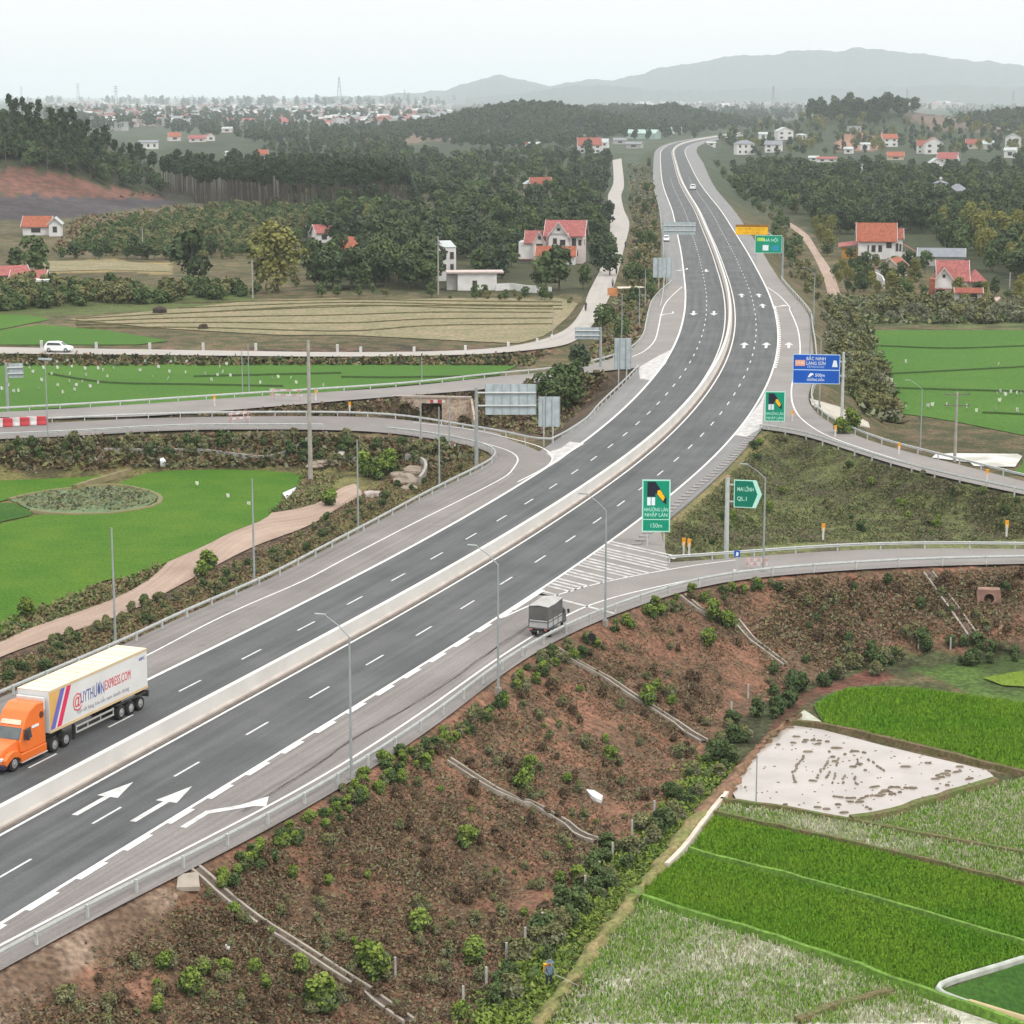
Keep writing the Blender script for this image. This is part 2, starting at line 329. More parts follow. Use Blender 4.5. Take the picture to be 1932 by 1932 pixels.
zone((.085,.06,.042), (.05,.04,.026), [(180,790),(580,757),(740,750),(1050,716),(1180,700),(1205,700),(1127,775),(1045,838),(966,820),(880,806),(700,786),(400,787)], 200, 500)
zone((.11,.122,.048), (.062,.055,.034), [(1180,1050),(1240,985),(1440,812),(1560,826),(1932,935),(2400,1040),(2400,1060),(1932,1040),(1530,1040),(1290,1062)], 150, 420)
zone((.17,.14,.07), (.12,.12,.05), [(1190,1048),(1440,812),(1475,815),(1400,880),(1300,975),(1260,1010),(1230,1050)], 150, 420)
zone((.15,.09,.065), (.045,.04,.027), [(-300,664),(1030,655),(1060,660),(990,692),(-300,694)], 250, 700)
zone((.055,.06,.03), (.035,.04,.022), [(-200,60),(120,210),(300,300),(760,290),(770,400),(370,385),(230,365),(0,312),(-200,280)], 500, 2500)
zone((.165,.078,.058), (.10,.058,.045), [(-200,300),(0,315),(80,322),(190,349),(330,375),(215,374),(0,367),(-200,365)], 500, 1500)
zone((.05,.045,.05), (.07,.06,.065), [(-200,366),(0,368),(215,373),(335,379),(325,386),(150,409),(0,416),(-200,418)], 500, 1500)
zone((.13,.105,.075), (.08,.085,.045), [(150,412),(335,385),(400,385),(366,430),(300,482),(100,482),(140,430)], 400, 1500)
zone((.26,.20,.09), (.19,.155,.08), [(75,494),(200,488),(325,498),(325,517),(200,514),(80,520)], 300, 1500)
zone((.05,.042,.032), (.035,.033,.024), [(280,335),(770,335),(780,402),(560,396),(380,388),(300,372)], 500, 2000)
zone((.085,.115,.035), (.075,.085,.035), [(-100,535),(480,548),(490,590),(200,592),(-100,605)], 300, 1500)
zone((.045,.05,.028), (.06,.06,.03), [(560,300),(1140,300),(1140,560),(600,552),(560,480)], 400, 2500)
for q in ([(815,240),(850,205),(940,184),(1010,178),(1100,205),(1170,235),(1100,246),(950,240)], [(1180,255),(1195,205),(1270,196),(1345,230),(1340,255)], [(1120,232),(1130,196),(1240,190),(1250,232)], [(1340,300),(1400,235),(1560,222),(1750,222),(2100,238),(2100,320),(1500,320)], [(1770,228),(1790,195),(2100,185),(2100,228)], [(250,300),(420,240),(800,240),(1140,262),(1140,310),(700,310)]): zone((.05,.062,.035), (.035,.048,.027), q, 700, 6000)
zone((.19,.125,.10), (.12,.10,.07), [(700,262),(860,243),(1000,238),(1040,246),(900,258),(800,268),(740,275)], 900, 4000)
zone((.34,.17,.12), (.22,.13,.09), [(1590,252),(1670,252),(1660,283),(1575,283)], 900, 4000)
zone((.17,.12,.11), (.13,.11,.08), [(1700,210),(1932,228),(2200,235),(2200,260),(1932,250),(1750,244)], 900, 4000)
zone((.05,.06,.03), (.04,.045,.025), [(1340,300),(1500,320),(2200,320),(2200,560),(1900,545),(1580,470),(1470,400)], 400, 2500)
zone((.10,.12,.05), (.06,.075,.03), [(1560,560),(1932,575),(2300,575),(2300,625),(1640,615),(1600,640)], 250, 900)
me = npmesh('ground', np.c_[GP, GZ.ravel()], None or np.array([[i*len(ANG)+j, i*len(ANG)+j+1, (i+1)*len(ANG)+j+1, (i+1)*len(ANG)+j] for i in range(0)] or [[0,1,len(ANG)+1,len(ANG)]]), []) if False else None
ii, jj = np.meshgrid(np.arange(len(LR)-1), np.arange(len(ANG)-1), indexing='ij'); nA = len(ANG)
Q = np.stack([ii*nA+jj, ii*nA+jj+1, (ii+1)*nA+jj+1, (ii+1)*nA+jj], -1).reshape(-1, 4)
gm = bpy.data.materials.new('ground_soil'); gm.use_nodes = True; t = gm.node_tree; b = t.nodes['Principled BSDF']; b.inputs['Roughness'].default_value = .95; b.inputs['Specular IOR Level'].default_value = .1
def N(t, typ, **kw):
    n = t.nodes.new(typ)
    for k, v in kw.items():
        if k in n.inputs: n.inputs[k].default_value = v
        else: setattr(n, k, v)
    return n
g = N(t, 'ShaderNodeNewGeometry'); a1 = N(t, 'ShaderNodeAttribute', attribute_name='ColA'); a2 = N(t, 'ShaderNodeAttribute', attribute_name='ColB')
n1 = N(t, 'ShaderNodeTexNoise', Scale=.22, Detail=7., Roughness=.68); n2 = N(t, 'ShaderNodeTexNoise', Scale=2.6, Detail=4.); n3 = N(t, 'ShaderNodeTexNoise', Scale=.025, Detail=5.)
r1 = N(t, 'ShaderNodeMapRange'); r1.inputs[1].default_value = .44; r1.inputs[2].default_value = .56
r2 = N(t, 'ShaderNodeMapRange'); r2.inputs[1].default_value = .3; r2.inputs[2].default_value = .7; r2.inputs[3].default_value = .55; r2.inputs[4].default_value = 1.4
r3 = N(t, 'ShaderNodeMapRange'); r3.inputs[1].default_value = .3; r3.inputs[2].default_value = .7; r3.inputs[3].default_value = .75; r3.inputs[4].default_value = 1.25
mxg = N(t, 'ShaderNodeMix', data_type='RGBA'); v1 = N(t, 'ShaderNodeVectorMath', operation='SCALE'); v2 = N(t, 'ShaderNodeVectorMath', operation='SCALE'); bp = N(t, 'ShaderNodeBump', Strength=.5, Distance=.3)
for n in (n1, n2, n3): t.links.new(g.outputs['Position'], n.inputs['Vector'])
t.links.new(n1.outputs['Fac'], r1.inputs[0]); t.links.new(r1.outputs[0], mxg.inputs[0]); t.links.new(a1.outputs['Color'], mxg.inputs[6]); t.links.new(a2.outputs['Color'], mxg.inputs[7])
t.links.new(n2.outputs['Fac'], r2.inputs[0]); t.links.new(n3.outputs['Fac'], r3.inputs[0]); t.links.new(mxg.outputs[2], v1.inputs[0]); t.links.new(r2.outputs[0], v1.inputs['Scale'])
t.links.new(v1.outputs[0], v2.inputs[0]); t.links.new(r3.outputs[0], v2.inputs['Scale']); t.links.new(v2.outputs[0], b.inputs['Base Color']); t.links.new(n2.outputs['Fac'], bp.inputs['Height']); t.links.new(bp.outputs[0], b.inputs['Normal'])
me = npmesh('ground', np.c_[GP, GZ.ravel()], Q, gm, smooth_=True)
for nm, arr in (('ColA', CA), ('ColB', CB)):
    at_ = me.attributes.new(nm, 'FLOAT_COLOR', 'POINT'); at_.data.foreach_set('color', np.c_[arr, np.ones(ng)].astype(np.float32).ravel())
tag(link('ground', me), kind='structure')

# ---------------------------------------------------------------- pavements
def strip(name, A, B_, z, m, uv=None, parent=None, kind='structure', rows=1):
    """ribbon between two plan polylines"""
    n = max(len(A), len(B_)); A = resample(A, n=n); B_ = resample(B_, n=n); fr = np.linspace(0, 1, rows+1)
    V = np.concatenate([np.c_[A*(1-q)+B_*q, np.full(n, z)] for q in fr]); i = np.arange(n-1)
    Qs = np.concatenate([np.c_[k*n+i, (k+1)*n+i, (k+1)*n+i+1, k*n+i+1] for k in range(rows)])
    e = V[Qs[0, 1]]-V[Qs[0, 0]]; e2 = V[Qs[0, 3]]-V[Qs[0, 0]]
    if np.cross(e[:2], e2[:2]) < 0: Qs = Qs[:, ::-1]
    me = npmesh(name, V, Qs, m)
    s = arclen((A+B_)/2); wd = np.linalg.norm(B_-A, axis=1)
    UV = np.concatenate([np.c_[wd*q, s] for q in fr])[Qs.ravel()]
    me.uv_layers.new(name='road').data.foreach_set('uv', UV.astype(np.float32).ravel())
    o = link(name, me, parent)
    if kind: o['kind'] = kind
    return o
def ngon(name, P, z, m, kind='structure', zf=None):
    from mathutils.geometry import delaunay_2d_cdt
    R = []
    for p in P:
        if not R or (p[0]-R[-1][0])**2+(p[1]-R[-1][1])**2 > .0025: R.append((float(p[0]), float(p[1])))
    if (R[0][0]-R[-1][0])**2+(R[0][1]-R[-1][1])**2 < .0025: R.pop()
    n = len(R); vs, _, fs, *_r = delaunay_2d_cdt([Vector(p) for p in R], [(i, (i+1) % n) for i in range(n)], [], 1, 1e-4)
    V = [(v.x, v.y, z) for v in vs]; F_ = []
    for f_ in fs:
        f_ = list(f_); a, b_, c = (V[i] for i in f_[:3])
        if (b_[0]-a[0])*(c[1]-a[1])-(b_[1]-a[1])*(c[0]-a[0]) < 0: f_ = f_[::-1]
        F_.append(f_)
    me = bpy.data.meshes.new(name); me.from_pydata(V, [], F_); me.materials.append(m); o = link(name, me); o['kind'] = kind; return o
def roadmat(name, c, c2, streak=.9, crack=None, rough=.85, wear=None):
    m = bpy.data.materials.new(name); m.use_nodes = True; t = m.node_tree; b = t.nodes['Principled BSDF']; b.inputs['Roughness'].default_value = rough; b.inputs['Specular IOR Level'].default_value = .25
    uv = N(t, 'ShaderNodeUVMap', uv_map='road'); mp = N(t, 'ShaderNodeMapping'); mp.inputs['Scale'].default_value = (streak, streak*.03, 1)
    n = N(t, 'ShaderNodeTexNoise', Scale=1., Detail=5., Roughness=.6); g = N(t, 'ShaderNodeNewGeometry'); n2 = N(t, 'ShaderNodeTexNoise', Scale=.12, Detail=6., Roughness=.65); n3 = N(t, 'ShaderNodeTexNoise', Scale=5., Detail=3.)
    r = N(t, 'ShaderNodeValToRGB'); r.color_ramp.elements[0].color = (*c, 1); r.color_ramp.elements[1].color = (*c2, 1); r.color_ramp.elements[0].position = .36; r.color_ramp.elements[1].position = .64
    ad = N(t, 'ShaderNodeMath', operation='MULTIPLY_ADD'); ad.inputs[1].default_value = .55
    mu = N(t, 'ShaderNodeMath', operation='MULTIPLY'); mu.inputs[1].default_value = .45
    mr = N(t, 'ShaderNodeMapRange'); mr.inputs[1].default_value = .25; mr.inputs[2].default_value = .75; mr.inputs[3].default_value = .86; mr.inputs[4].default_value = 1.12
    vm = N(t, 'ShaderNodeVectorMath', operation='SCALE')
    t.links.new(uv.outputs[0], mp.inputs[0]); t.links.new(mp.outputs[0], n.inputs['Vector']); t.links.new(g.outputs['Position'], n2.inputs['Vector']); t.links.new(g.outputs['Position'], n3.inputs['Vector'])
    t.links.new(n2.outputs['Fac'], mu.inputs[0]); t.links.new(n.outputs['Fac'], ad.inputs[0]); t.links.new(mu.outputs[0], ad.inputs[2]); t.links.new(ad.outputs[0], r.inputs[0])
    t.links.new(n3.outputs['Fac'], mr.inputs[0]); t.links.new(r.outputs[0], vm.inputs[0]); t.links.new(mr.outputs[0], vm.inputs['Scale']); t.links.new(vm.outputs[0], b.inputs['Base Color'])
    return m
asph = roadmat('dark_asphalt', (.056,.060,.062), (.108,.111,.112), 1.1)
shld = roadmat('worn_concrete_paving', (.222,.205,.195), (.132,.120,.114), .9)
shfar = roadmat('grey_shoulder_paving', (.20,.20,.20), (.15,.148,.146), .9)
ramp_m = roadmat('ramp_paving', (.25,.233,.22), (.165,.151,.142), .9)
lane_m = roadmat('local_road_concrete', (.36,.34,.31), (.285,.265,.245), .7)
dirt_m = roadmat('pale_dirt', (.36,.27,.215), (.24,.17,.13), 1.3)
paint = K('road_marking_paint', (.66,.65,.63), (.48,.47,.455), 2.2, rough=.7, lo=.42, hi=.72)
paint_y = K('yellowed_marking_paint', (.66,.60,.48), (.42,.37,.31), 1.6, rough=.7)
grit = K('brown_road_grit', (.20,.165,.14), (.13,.105,.09), 2, rough=.95)
wl = ([0,400,600],[-13.2,-13.5,-15.]); wr = ([0,400,600,1000,1400],[10.6,11,12.3,13.6,17])
strip('road_shoulder', off(wl), off(wr), 0., shfar)
ngon('right_verge_road' if False else 'ramp_road', plates[0][0], .006, ramp_m)
ngon('ramp_road', plates[1][0], .008, ramp_m); ngon('ramp_road', plates[3][0], .008, ramp_m)
lp = ngon('ramp_road', plates[2][0], .006, shld)
strip('road_shoulder', off(8.1, S0-100, S0+75), resample(right_edge[:int(np.argmin(np.linalg.norm(right_edge-at(1000,1232), axis=1)))], 4), .010, shld)
gl_i = int(np.argmin(np.linalg.norm(left_edge-at(935,862), axis=1)))
strip('road_shoulder', left_edge[gl_i:], off(-9.5, 0, S0+128)[::-1], .010, shld)
strip('road', off(-.35), off(8.05), .014, asph, rows=4); strip('road', off(([0,350,500],[-9.65,-9.8,-10.3])), off(-1.6), .014, asph, rows=4)
strip('road_gutter', off(-1.75), off(-.3), .018, grit)
strip('road', lr_up, lr_low, -2.98, lane_m); ogc = lambda q: smooth(resample(catmull(np.array([on_ground(x, y)[:2] for x, y in q]), 2.), 2.), 4)
pth_l = ogc(PTH_L); pth_r = ogc(PTH_R); strip('path', pth_l, pth_r, -3.7, dirt_m, rows=4); strip('path', rp_l, rp_r, -4.9, dirt_m)
zpath = lambda o, dz=.08: [setattr(v, 'co', Vector((v.co.x, v.co.y, gz(v.co.x, v.co.y)+dz))) for v in o.data.vertices]
for o in COL.objects:
    if o.name.startswith('path'): zpath(o, .12)

# ---------------------------------------------------------------- road markings (thin paint sheets, one object per kind of mark)
class Sheet:
    def __init__(s): s.v = []; s.f = []
    def quad(s, P, z):
        n = len(s.v); s.v += [(p[0], p[1], z) for p in P]; s.f.append(tuple(range(n, n+len(P))))
    def ribbon(s, C, w, z, s0=0):
        T, Nn = tangents(C); n = len(s.v); L = C-Nn*w/2; R = C+Nn*w/2
        s.v += [(p[0], p[1], z) for p in L]+[(p[0], p[1], z) for p in R]; m = len(C); s.f += [(n+i, n+m+i, n+m+i+1, n+i+1) for i in range(m-1)]
    def build(s, name, m, kind='structure'):
        me = bpy.data.meshes.new(name); me.from_pydata(s.v, [], s.f); me.materials.append(m)
        bm = bmesh.new(); bm.from_mesh(me)
        for f_ in bm.faces:
            f_.normal_update()
            if f_.normal.z < 0: f_.normal_flip()
        bm.to_mesh(me); bm.free(); o = link(name, me); o['kind'] = kind; return o
ZL = .024
sh = Sheet()
for d, a, b_, wd in ((-.0,0,None,.22),(8.0,0,S0+330,.26),(8.0,S0+330,None,.3),(-1.95,0,None,.24)): sh.ribbon(off(d, a, b_), wd, ZL)
sh.ribbon(off(([0,200,350,500],[-9.45,-9.6,-9.9,-10.4])), .32, ZL)
sh.build('edge_marking', paint)
sh = Sheet()
for d, o0 in ((4.0, (so(at(198,1539))[0]-1.6) % 9.87), (-5.75, (so(at(235,1362))[0]-1.6) % 9.87)):
    s = o0
    while s < 1150:
        p, T, Nn = frame(s); p1, T1, N1 = frame(s+3.3); wd = .085 if s < 600 else .12
        a = p+Nn*d; b_ = p1+N1*d; sh.quad([a-Nn*wd, a+Nn*wd, b_+N1*wd, b_-N1*wd], ZL); s += 9.87
sh.build('lane_dashes', K('worn_dash_paint', (.56,.56,.55), (.40,.40,.395), 2.2, rough=.7, lo=.42, hi=.72))
sh = Sheet(); s = S0-35.                                   # thick dashes beside the exit lane
while s < S0+62:
    p, T, Nn = frame(s); p1, _, N1 = frame(s+2.9); sh.quad([p+Nn*8.05, p+Nn*8.45, p1+N1*8.45, p1+N1*8.05], ZL+.004); s += 5.05
sh.ribbon(off(8.25, S0+63, S0+76), .5, ZL+.004)
for s in np.arange(S0+235, S0+340, 3.2):
    p, T, Nn = frame(s); p1, _, N1 = frame(s+1.5); sh.quad([p+Nn*7.9, p+Nn*8.5, p1+N1*8.5, p1+N1*7.9], ZL+.004)
sh.build('exit_lane_dashes', paint)
sh = Sheet()
rlines = [[(-60,1815)]+px('D1',(0,910),(870,455),(1740,0))+px('C2',(400,980),(880,640),(1070,520),(1280,390),(1500,300),(1932,200))+px('C3',(150,172),(420,140),(700,112)),
          px('E1',(560,1640),(780,1540),(1000,1450),(1400,1330),(1932,1222))+px('C3',(0,120),(150,95),(300,80)),
          px('A3',(480,1240),(550,1290),(620,1370))+px('B3',(600,0),(650,120),(665,250),(640,360),(620,430),(615,490),(620,540),(640,590),(680,640),(800,720),(1000,795),(1300,890)),
          [(0,1372) if False else (150,1302)]+px('C1',(845,420),(1290,190),(1730,0))+px('E4',(280,1932),(1000,1560),(1600,1260),(1932,1080))+px('E1',(640,230),(715,170),(690,110),(600,50))+px('E4',(1830,850),(1700,805),(1500,765)),
          px('E2',(800,130),(720,200),(640,290),(600,400),(580,500),(540,640),(440,740),(330,790)),
          px('E1',(700,360),(940,240),(1010,190),(1040,140),(1000,80),(900,20))+px('E4',(1932,760),(1700,700),(1400,650),(1000,605))]
for i, q in enumerate(rlines): sh.ribbon(curve(q, step=2., sm=3), .2 if i != 3 else .17, ZL+.002)
sh.build('ramp_edge_marking', paint)
# painted gore areas
def gore(name, tip_pts, m=paint): ngon(name, line(tip_pts), .020, m)
gm2 = K('worn_gore_paint', (.48,.47,.46), (.33,.32,.31), 1.1, rough=.8, lo=.4, hi=.6)
gore('gore_marking', px('B3',(285,722),(360,735),(450,680),(455,560),(470,478),(440,540),(370,630)), gm2)
gore('gore_marking', px('E2',(390,890),(560,790),(718,712),(640,860),(500,1010),(400,1000)), gm2)
gore('gore_marking', px('E1',(965,85),(1040,150),(1000,215),(1090,160),(1200,75),(1330,0),(1190,-20),(1100,45)), gm2)
sh = Sheet()
L0 = curve(px('E1',(880,1412),(1100,1260),(1340,1085),(1590,902)), step=1, sm=1); R0 = curve(px('E1',(985,1462),(1200,1395),(1400,1335),(1640,1278),(1932,1222))+px('C2',(1932,112)), step=1, sm=1)
dirz = at(*px('E1',(1745,945))[0])-at(*px('E1',(1590,910))[0]); dirz /= np.linalg.norm(dirz); nz = np.array([-dirz[1], dirz[0]])
Np = R0@nz
for c in np.arange(L0[0]@nz-1, L0[-1]@nz-.1, 1.12):
    k = np.argmin(abs(L0@nz-c)); a = L0[k]; q = np.where((Np[:-1]-c)*(Np[1:]-c) <= 0)[0]
    ln = 9.5 if c > at(*px('E1',(1690,1050))[0])@nz else 60
    if len(q): ln = min(ln, max((R0[q[0]]-a)@dirz, .5))
    else: ln = min(ln, 10)
    b_ = a+dirz*ln; sh.quad([a-nz*.2, b_-nz*.2, b_+nz*.2, a+nz*.2], ZL+.002)
sh.build('gore_stripes', gm2)
# arrows
def arrow(sh, s, d, L, wd, turn=0, flip=1):
    p, T, Nn = frame(s); o = p+Nn*d; T = T*flip; Nn = Nn*flip
    q = lambda a, b: o+T*a+Nn*b
    if not turn:
        sh.quad([q(0,-.12*wd), q(0,.12*wd), q(L*.55,.12*wd), q(L*.55,-.12*wd)], ZL+.006); sh.quad([q(L*.55,-.42*wd), q(L*.55,.42*wd), q(L,0)], ZL+.006)
    else:
        k = turn; e = 1.9*k
        sh.quad([q(0,-.12*wd), q(0,.12*wd), q(L*.46,.12*wd), q(L*.46,-.12*wd)], ZL+.006)
        a_ = q(L*.42,0); b_ = q(L*.74,e); dd = (b_-a_)/np.linalg.norm(b_-a_); pp = np.array([-dd[1], dd[0]])*.3
        sh.quad([a_-pp, b_-pp, b_+pp, a_+pp], ZL+.007)
        sh.quad([q(L*.68,e-.42*wd*k), q(L*.74,e+.55*wd*k), q(L*1.0,e+.2*k)], ZL+.006)
sh = Sheet()
for (x, y), (x2, y2), tn in (((135,1538),(258,1477),0), ((245,1550),(365,1484),0), ((345,1562),(500,1502),1)):
    (s1, d1), (s2, d2) = so(at(x, y)), so(at(x2, y2)); arrow(sh, s1, d1+(.2 if not tn else 0), s2-s1, 1.75, tn)
def arrow_px(x, y, turn=0, flip=1, L=7.5, w_=1.5):
    s, d = so(at(x, y)); arrow(sh, s, d, L, w_, turn, flip)
for x, y in ((1403,657),(1445,657),(1488,657),(1400,561),(1433,561),(1440,581)): arrow_px(x, y, 0, 1, 9, 2.0)
arrow_px(1462,583,1,1,9,2); 
for x, y in ((1309,587),(1347,587),(1332,508)): arrow_px(x, y, 0, -1, 9, 2.0)
arrow_px(1296,506,1,-1,9,2); arrow_px(1270,588,1,-1,8,1.6)
sh.build('arrow_marking', K('worn_arrow_paint', (.56,.555,.54), (.40,.395,.385), 1.6, rough=.75, lo=.4, hi=.66))
# tyre-worn cracks on the shoulders
crk = K('dark_patching', (.09,.08,.078), (.15,.135,.13), 3, rough=.95)
sh = Sheet()
for k in range(46):
    s = S0+rng.uniform(5, 150); p, T, Nn = frame(s); o = p+Nn*rng.uniform(-16.4,-10.4); a = rng.uniform(.5, 1.5); bw = rng.uniform(.1,.3); u = T*math.cos(.5)+Nn*math.sin(.5)
    sh.quad([o, o+u*a*.5+Nn*bw*.4, o+u*a, o+u*a*.6+Nn*bw], ZL-.004)
c1 = curve(px('D1',(0,690),(0,690))[0:0]+px('C1',(1350,1320),(1932,950))+px('C2',(0,1110),(300,960),(640,740),(860,580),(1060,450)), step=2, sm=4)
for q in range(3): sh.ribbon(c1+rng.normal(0,.05,c1.shape)+q*.14, .07+.03*q, ZL-.006)
sh.build('paving_cracks', crk)
# ---------------------------------------------------------------- mountains, haze
def ridge(name, prof, dist, depth, m, seed):
    """mountain range whose crest follows (photo x, y) points at a real distance"""
    xs = np.linspace(prof[0][0], prof[-1][0], 260); ys = np.interp(xs, [p[0] for p in prof], [p[1] for p in prof])+1.6*np.sin(xs/13.+seed)*np.sin(xs/37.)+1.2*np.sin(xs/7.3+2*seed)*np.sin(xs/61.)+.6*np.sin(xs/3.1); r = np.random.default_rng(seed)
    zc = H+(HZ-ys)/F*dist; zc = np.maximum(zc, -20); X = (xs-966)/F*dist; fr = np.linspace(-1, 1, 41); rows = []
    for q in fr:
        hh = np.maximum(1-abs(q), 0)**1.15; P = np.c_[X, np.full(len(X), dist)+q*depth]
        zz = -30+(zc+30)*hh*(1+(.10*wob(P, dist*.035, seed)+.06*wob(P, dist*.012, seed+3))*(1-hh**3)); rows.append(np.c_[X*(1+q*depth/dist), P[:, 1], zz])
    V = np.concatenate(rows); n = len(X); i, j = np.meshgrid(np.arange(len(fr)-1), np.arange(n-1), indexing='ij')
    Q = np.stack([i*n+j, i*n+j+1, (i+1)*n+j+1, (i+1)*n+j], -1).reshape(-1, 4); tag(link(name, npmesh(name, V, Q, m, smooth_=True)), kind='structure')
forest_far = K('far_forest', (.05,.068,.06), (.07,.085,.075), .02, rough=.95)
ridge('mountains', [(560,184),(700,181),(800,174),(850,168),(905,152),(941,141),(985,152),(1031,163),(1070,157),(1095,151),(1150,153),(1190,144),(1240,130),(1300,122),(1345,112),(1395,107),(1430,108),(1470,101),(1510,98),(1560,100),(1605,93),(1660,99),(1725,104),(1780,114),(1850,118),(1932,130),(2050,140),(2300,165)], 14000, 2200, forest_far, 3)
ridge('mountains', [(880,186),(960,178),(1030,170),(1090,160),(1160,163),(1260,172),(1400,168),(1600,166),(1780,160),(1900,165),(2050,165),(2300,176)], 11500, 1000, forest_far, 8)
hz = MB().box(-30000, 30000, -300, 44000, -62, 370).build('haze', [])
hm = bpy.data.materials.new('haze_air'); hm.use_nodes = True; t = hm.node_tree; t.nodes.remove(t.nodes['Principled BSDF'])
pv = t.nodes.new('ShaderNodeVolumePrincipled'); pv.inputs['Color'].default_value = (.86,.945,1.,1); pv.inputs['Density'].default_value = .000068; pv.inputs['Anisotropy'].default_value = .1
t.links.new(pv.outputs[0], t.nodes['Material Output'].inputs['Volume']); hz.data.materials.append(hm); hz['kind'] = 'stuff'; hz['label'] = 'pale haze lying over the plain and veiling the far town and mountains'; hz['category'] = 'haze'

# ---------------------------------------------------------------- median barrier
def sweep(name, C, prof, m, parent=None, z=0., caps=True):
    T, Nn = tangents(C); k = len(prof); V = np.concatenate([np.c_[C+Nn*a, np.full(len(C), z+h)] for a, h in prof]); n = len(C); i = np.arange(n-1)
    Q = np.concatenate([np.c_[j*n+i, ((j+1) % k)*n+i, ((j+1) % k)*n+i+1, j*n+i+1] for j in range(k)])
    me = npmesh(name, V, Q, m); bm = bmesh.new(); bm.from_mesh(me)
    bmesh.ops.holes_fill(bm, edges=[e for e in bm.edges if e.is_boundary]); bmesh.ops.recalc_face_normals(bm, faces=bm.faces); bm.to_mesh(me); bm.free()
    return link(name, me, parent)
e_ = empty('median_barrier', (BL[20][0], BL[20][1], 0))
tag(e_, 'long pale concrete median barrier dividing the two carriageways of the highway', 'barrier')
def par(o, e):
    o.parent = e; o.matrix_parent_inverse = Matrix.Translation(-Vector(e.location)); return o
par(sweep('base', off(-1.0), [(.42,0.014),(.42,.16),(.30,.30),(-.30,.30),(-.42,.16),(-.42,.014)], K('barrier_foot', (.50,.455,.41), (.41,.37,.335), .5)), e_)
par(sweep('wall', off(-1.0), [(.24,.30),(.20,1.22),(-.20,1.22),(-.24,.30)], barrier_m), e_)

# ---------------------------------------------------------------- guardrails
railp = [(.0,.47),(.05,.50),(.05,.57),(.0,.61),(.05,.65),(.05,.72),(.0,.75),(-.03,.61)]
gpost = MB().box(-.06,.06,-.07,.07,-.9,.74).build('tmp', steel); pm = gpost.data; bpy.data.objects.remove(gpost)
def guardrail(C, label, z=0., step=4.2, side=1, dz=0.):
    C = resample(C, 2.); e = empty('guardrail', (C[len(C)//2][0], C[len(C)//2][1], z)); tag(e, label, 'guardrail', 'steel guardrails along the roads')
    par(sweep('rail', C, [(a*side*1.4, h) for a, h in railp], steel, z=z+dz), e)
    P = resample(C, step); T, Nn = tangents(P); extra = MB()
    vis = project(np.c_[P, np.full(len(P), z)]); on = (vis[:, 0] > -60) & (vis[:, 0] < 1990) & (vis[:, 1] < 2000)
    cnt = 0
    for p, tt, nn, v in zip(P, T, Nn, on):
        if not v: continue
        cnt += 1
        if cnt > 98: break
        o = link('post', pm, e, (p[0]-nn[0]*side*.1-e.location.x, p[1]-nn[1]*side*.1-e.location.y, dz), math.atan2(tt[1], tt[0]))
rb = right_edge; rb_in = rb+tangents(rb)[1]*-.55
guardrail(rb_in[::-1], 'steel guardrail along the top of the red embankment, bending onto the lower exit ramp', side=1)
guardrail(exit_in[1:]+tangents(exit_in[1:])[1]*.3, 'steel guardrail between the exit ramp and the bushy infield, starting at the striped gore', side=1)
guardrail(on_in+tangents(on_in)[1]*.3, 'steel guardrail along the near side of the entry ramp above the bushy infield', side=-1)
guardrail(on_out[40:]+tangents(on_out[40:])[1]*-.4, 'steel guardrail beyond the entry ramp, up the right edge of the highway', side=1)
guardrail(left_edge[gl_i-8:]+tangents(left_edge[gl_i-8:])[1]*-.4, 'steel guardrail curving round the left ramp and down beside the orange truck', side=1)
guardrail(left_edge[:gl_i-10]+tangents(left_edge[:gl_i-10])[1]*-.4, 'steel guardrail on the near edge of the lower left ramp above the rice fields', side=1)
r1g = np.vstack([r1_up[:-14], curve(px('B2',(960,735),(1060,762),(1150,785),(1200,772)), step=1, sm=1)])
guardrail(smooth(resample(r1g, 2), 3), 'steel guardrail on the far edge of the lower left ramp before the underpass', side=-1)
guardrail(r2_up+tangents(r2_up)[1]*.3, 'steel guardrail on the far edge of the upper left ramp against the green rice', side=-1)
guardrail(mid_left, 'low guardrail on the left shoulder between the two ramp gores', side=-1)
guardrail(off(-14.2, S0+275, S0+420)[::-1] if False else off(-15.2, S0+330, S0+900), 'steel guardrail along the left edge of the highway where it runs off into the distance', side=1)
# block-lined drain beside the shoulder between the two right-hand gores
dk = K('drain_slabs', (.26,.245,.235), (.19,.178,.17), 1.5)
dr = empty('roadside_drain', (*gut_in[8], 0)); tag(dr, 'open concrete roadside drain crossed by short slabs beside the right shoulder', 'drain')
par(strip('channel', gut_in, gut_out, -.05, K('drain_floor', (.17,.16,.15), (.11,.10,.10), 1), kind=None), dr)
mb = MB(); G = resample(gut_in, 1.9); T, Nn = tangents(G)
for p, tt, nn in zip(G, T, Nn):
    a = p+nn*.1; b_ = p+nn*1.0; V = [(*(a-tt*.45), -.05), (*(b_-tt*.45), -.05), (*(b_+tt*.45), -.05), (*(a+tt*.45), -.05)]; V += [(x, y, .1) for x, y, _ in V]
    mb.add(V, [(4,5,6,7),(0,1,5,4),(1,2,6,5),(2,3,7,6),(3,0,4,7)])
par(mb.build('slab_row', dk), dr)

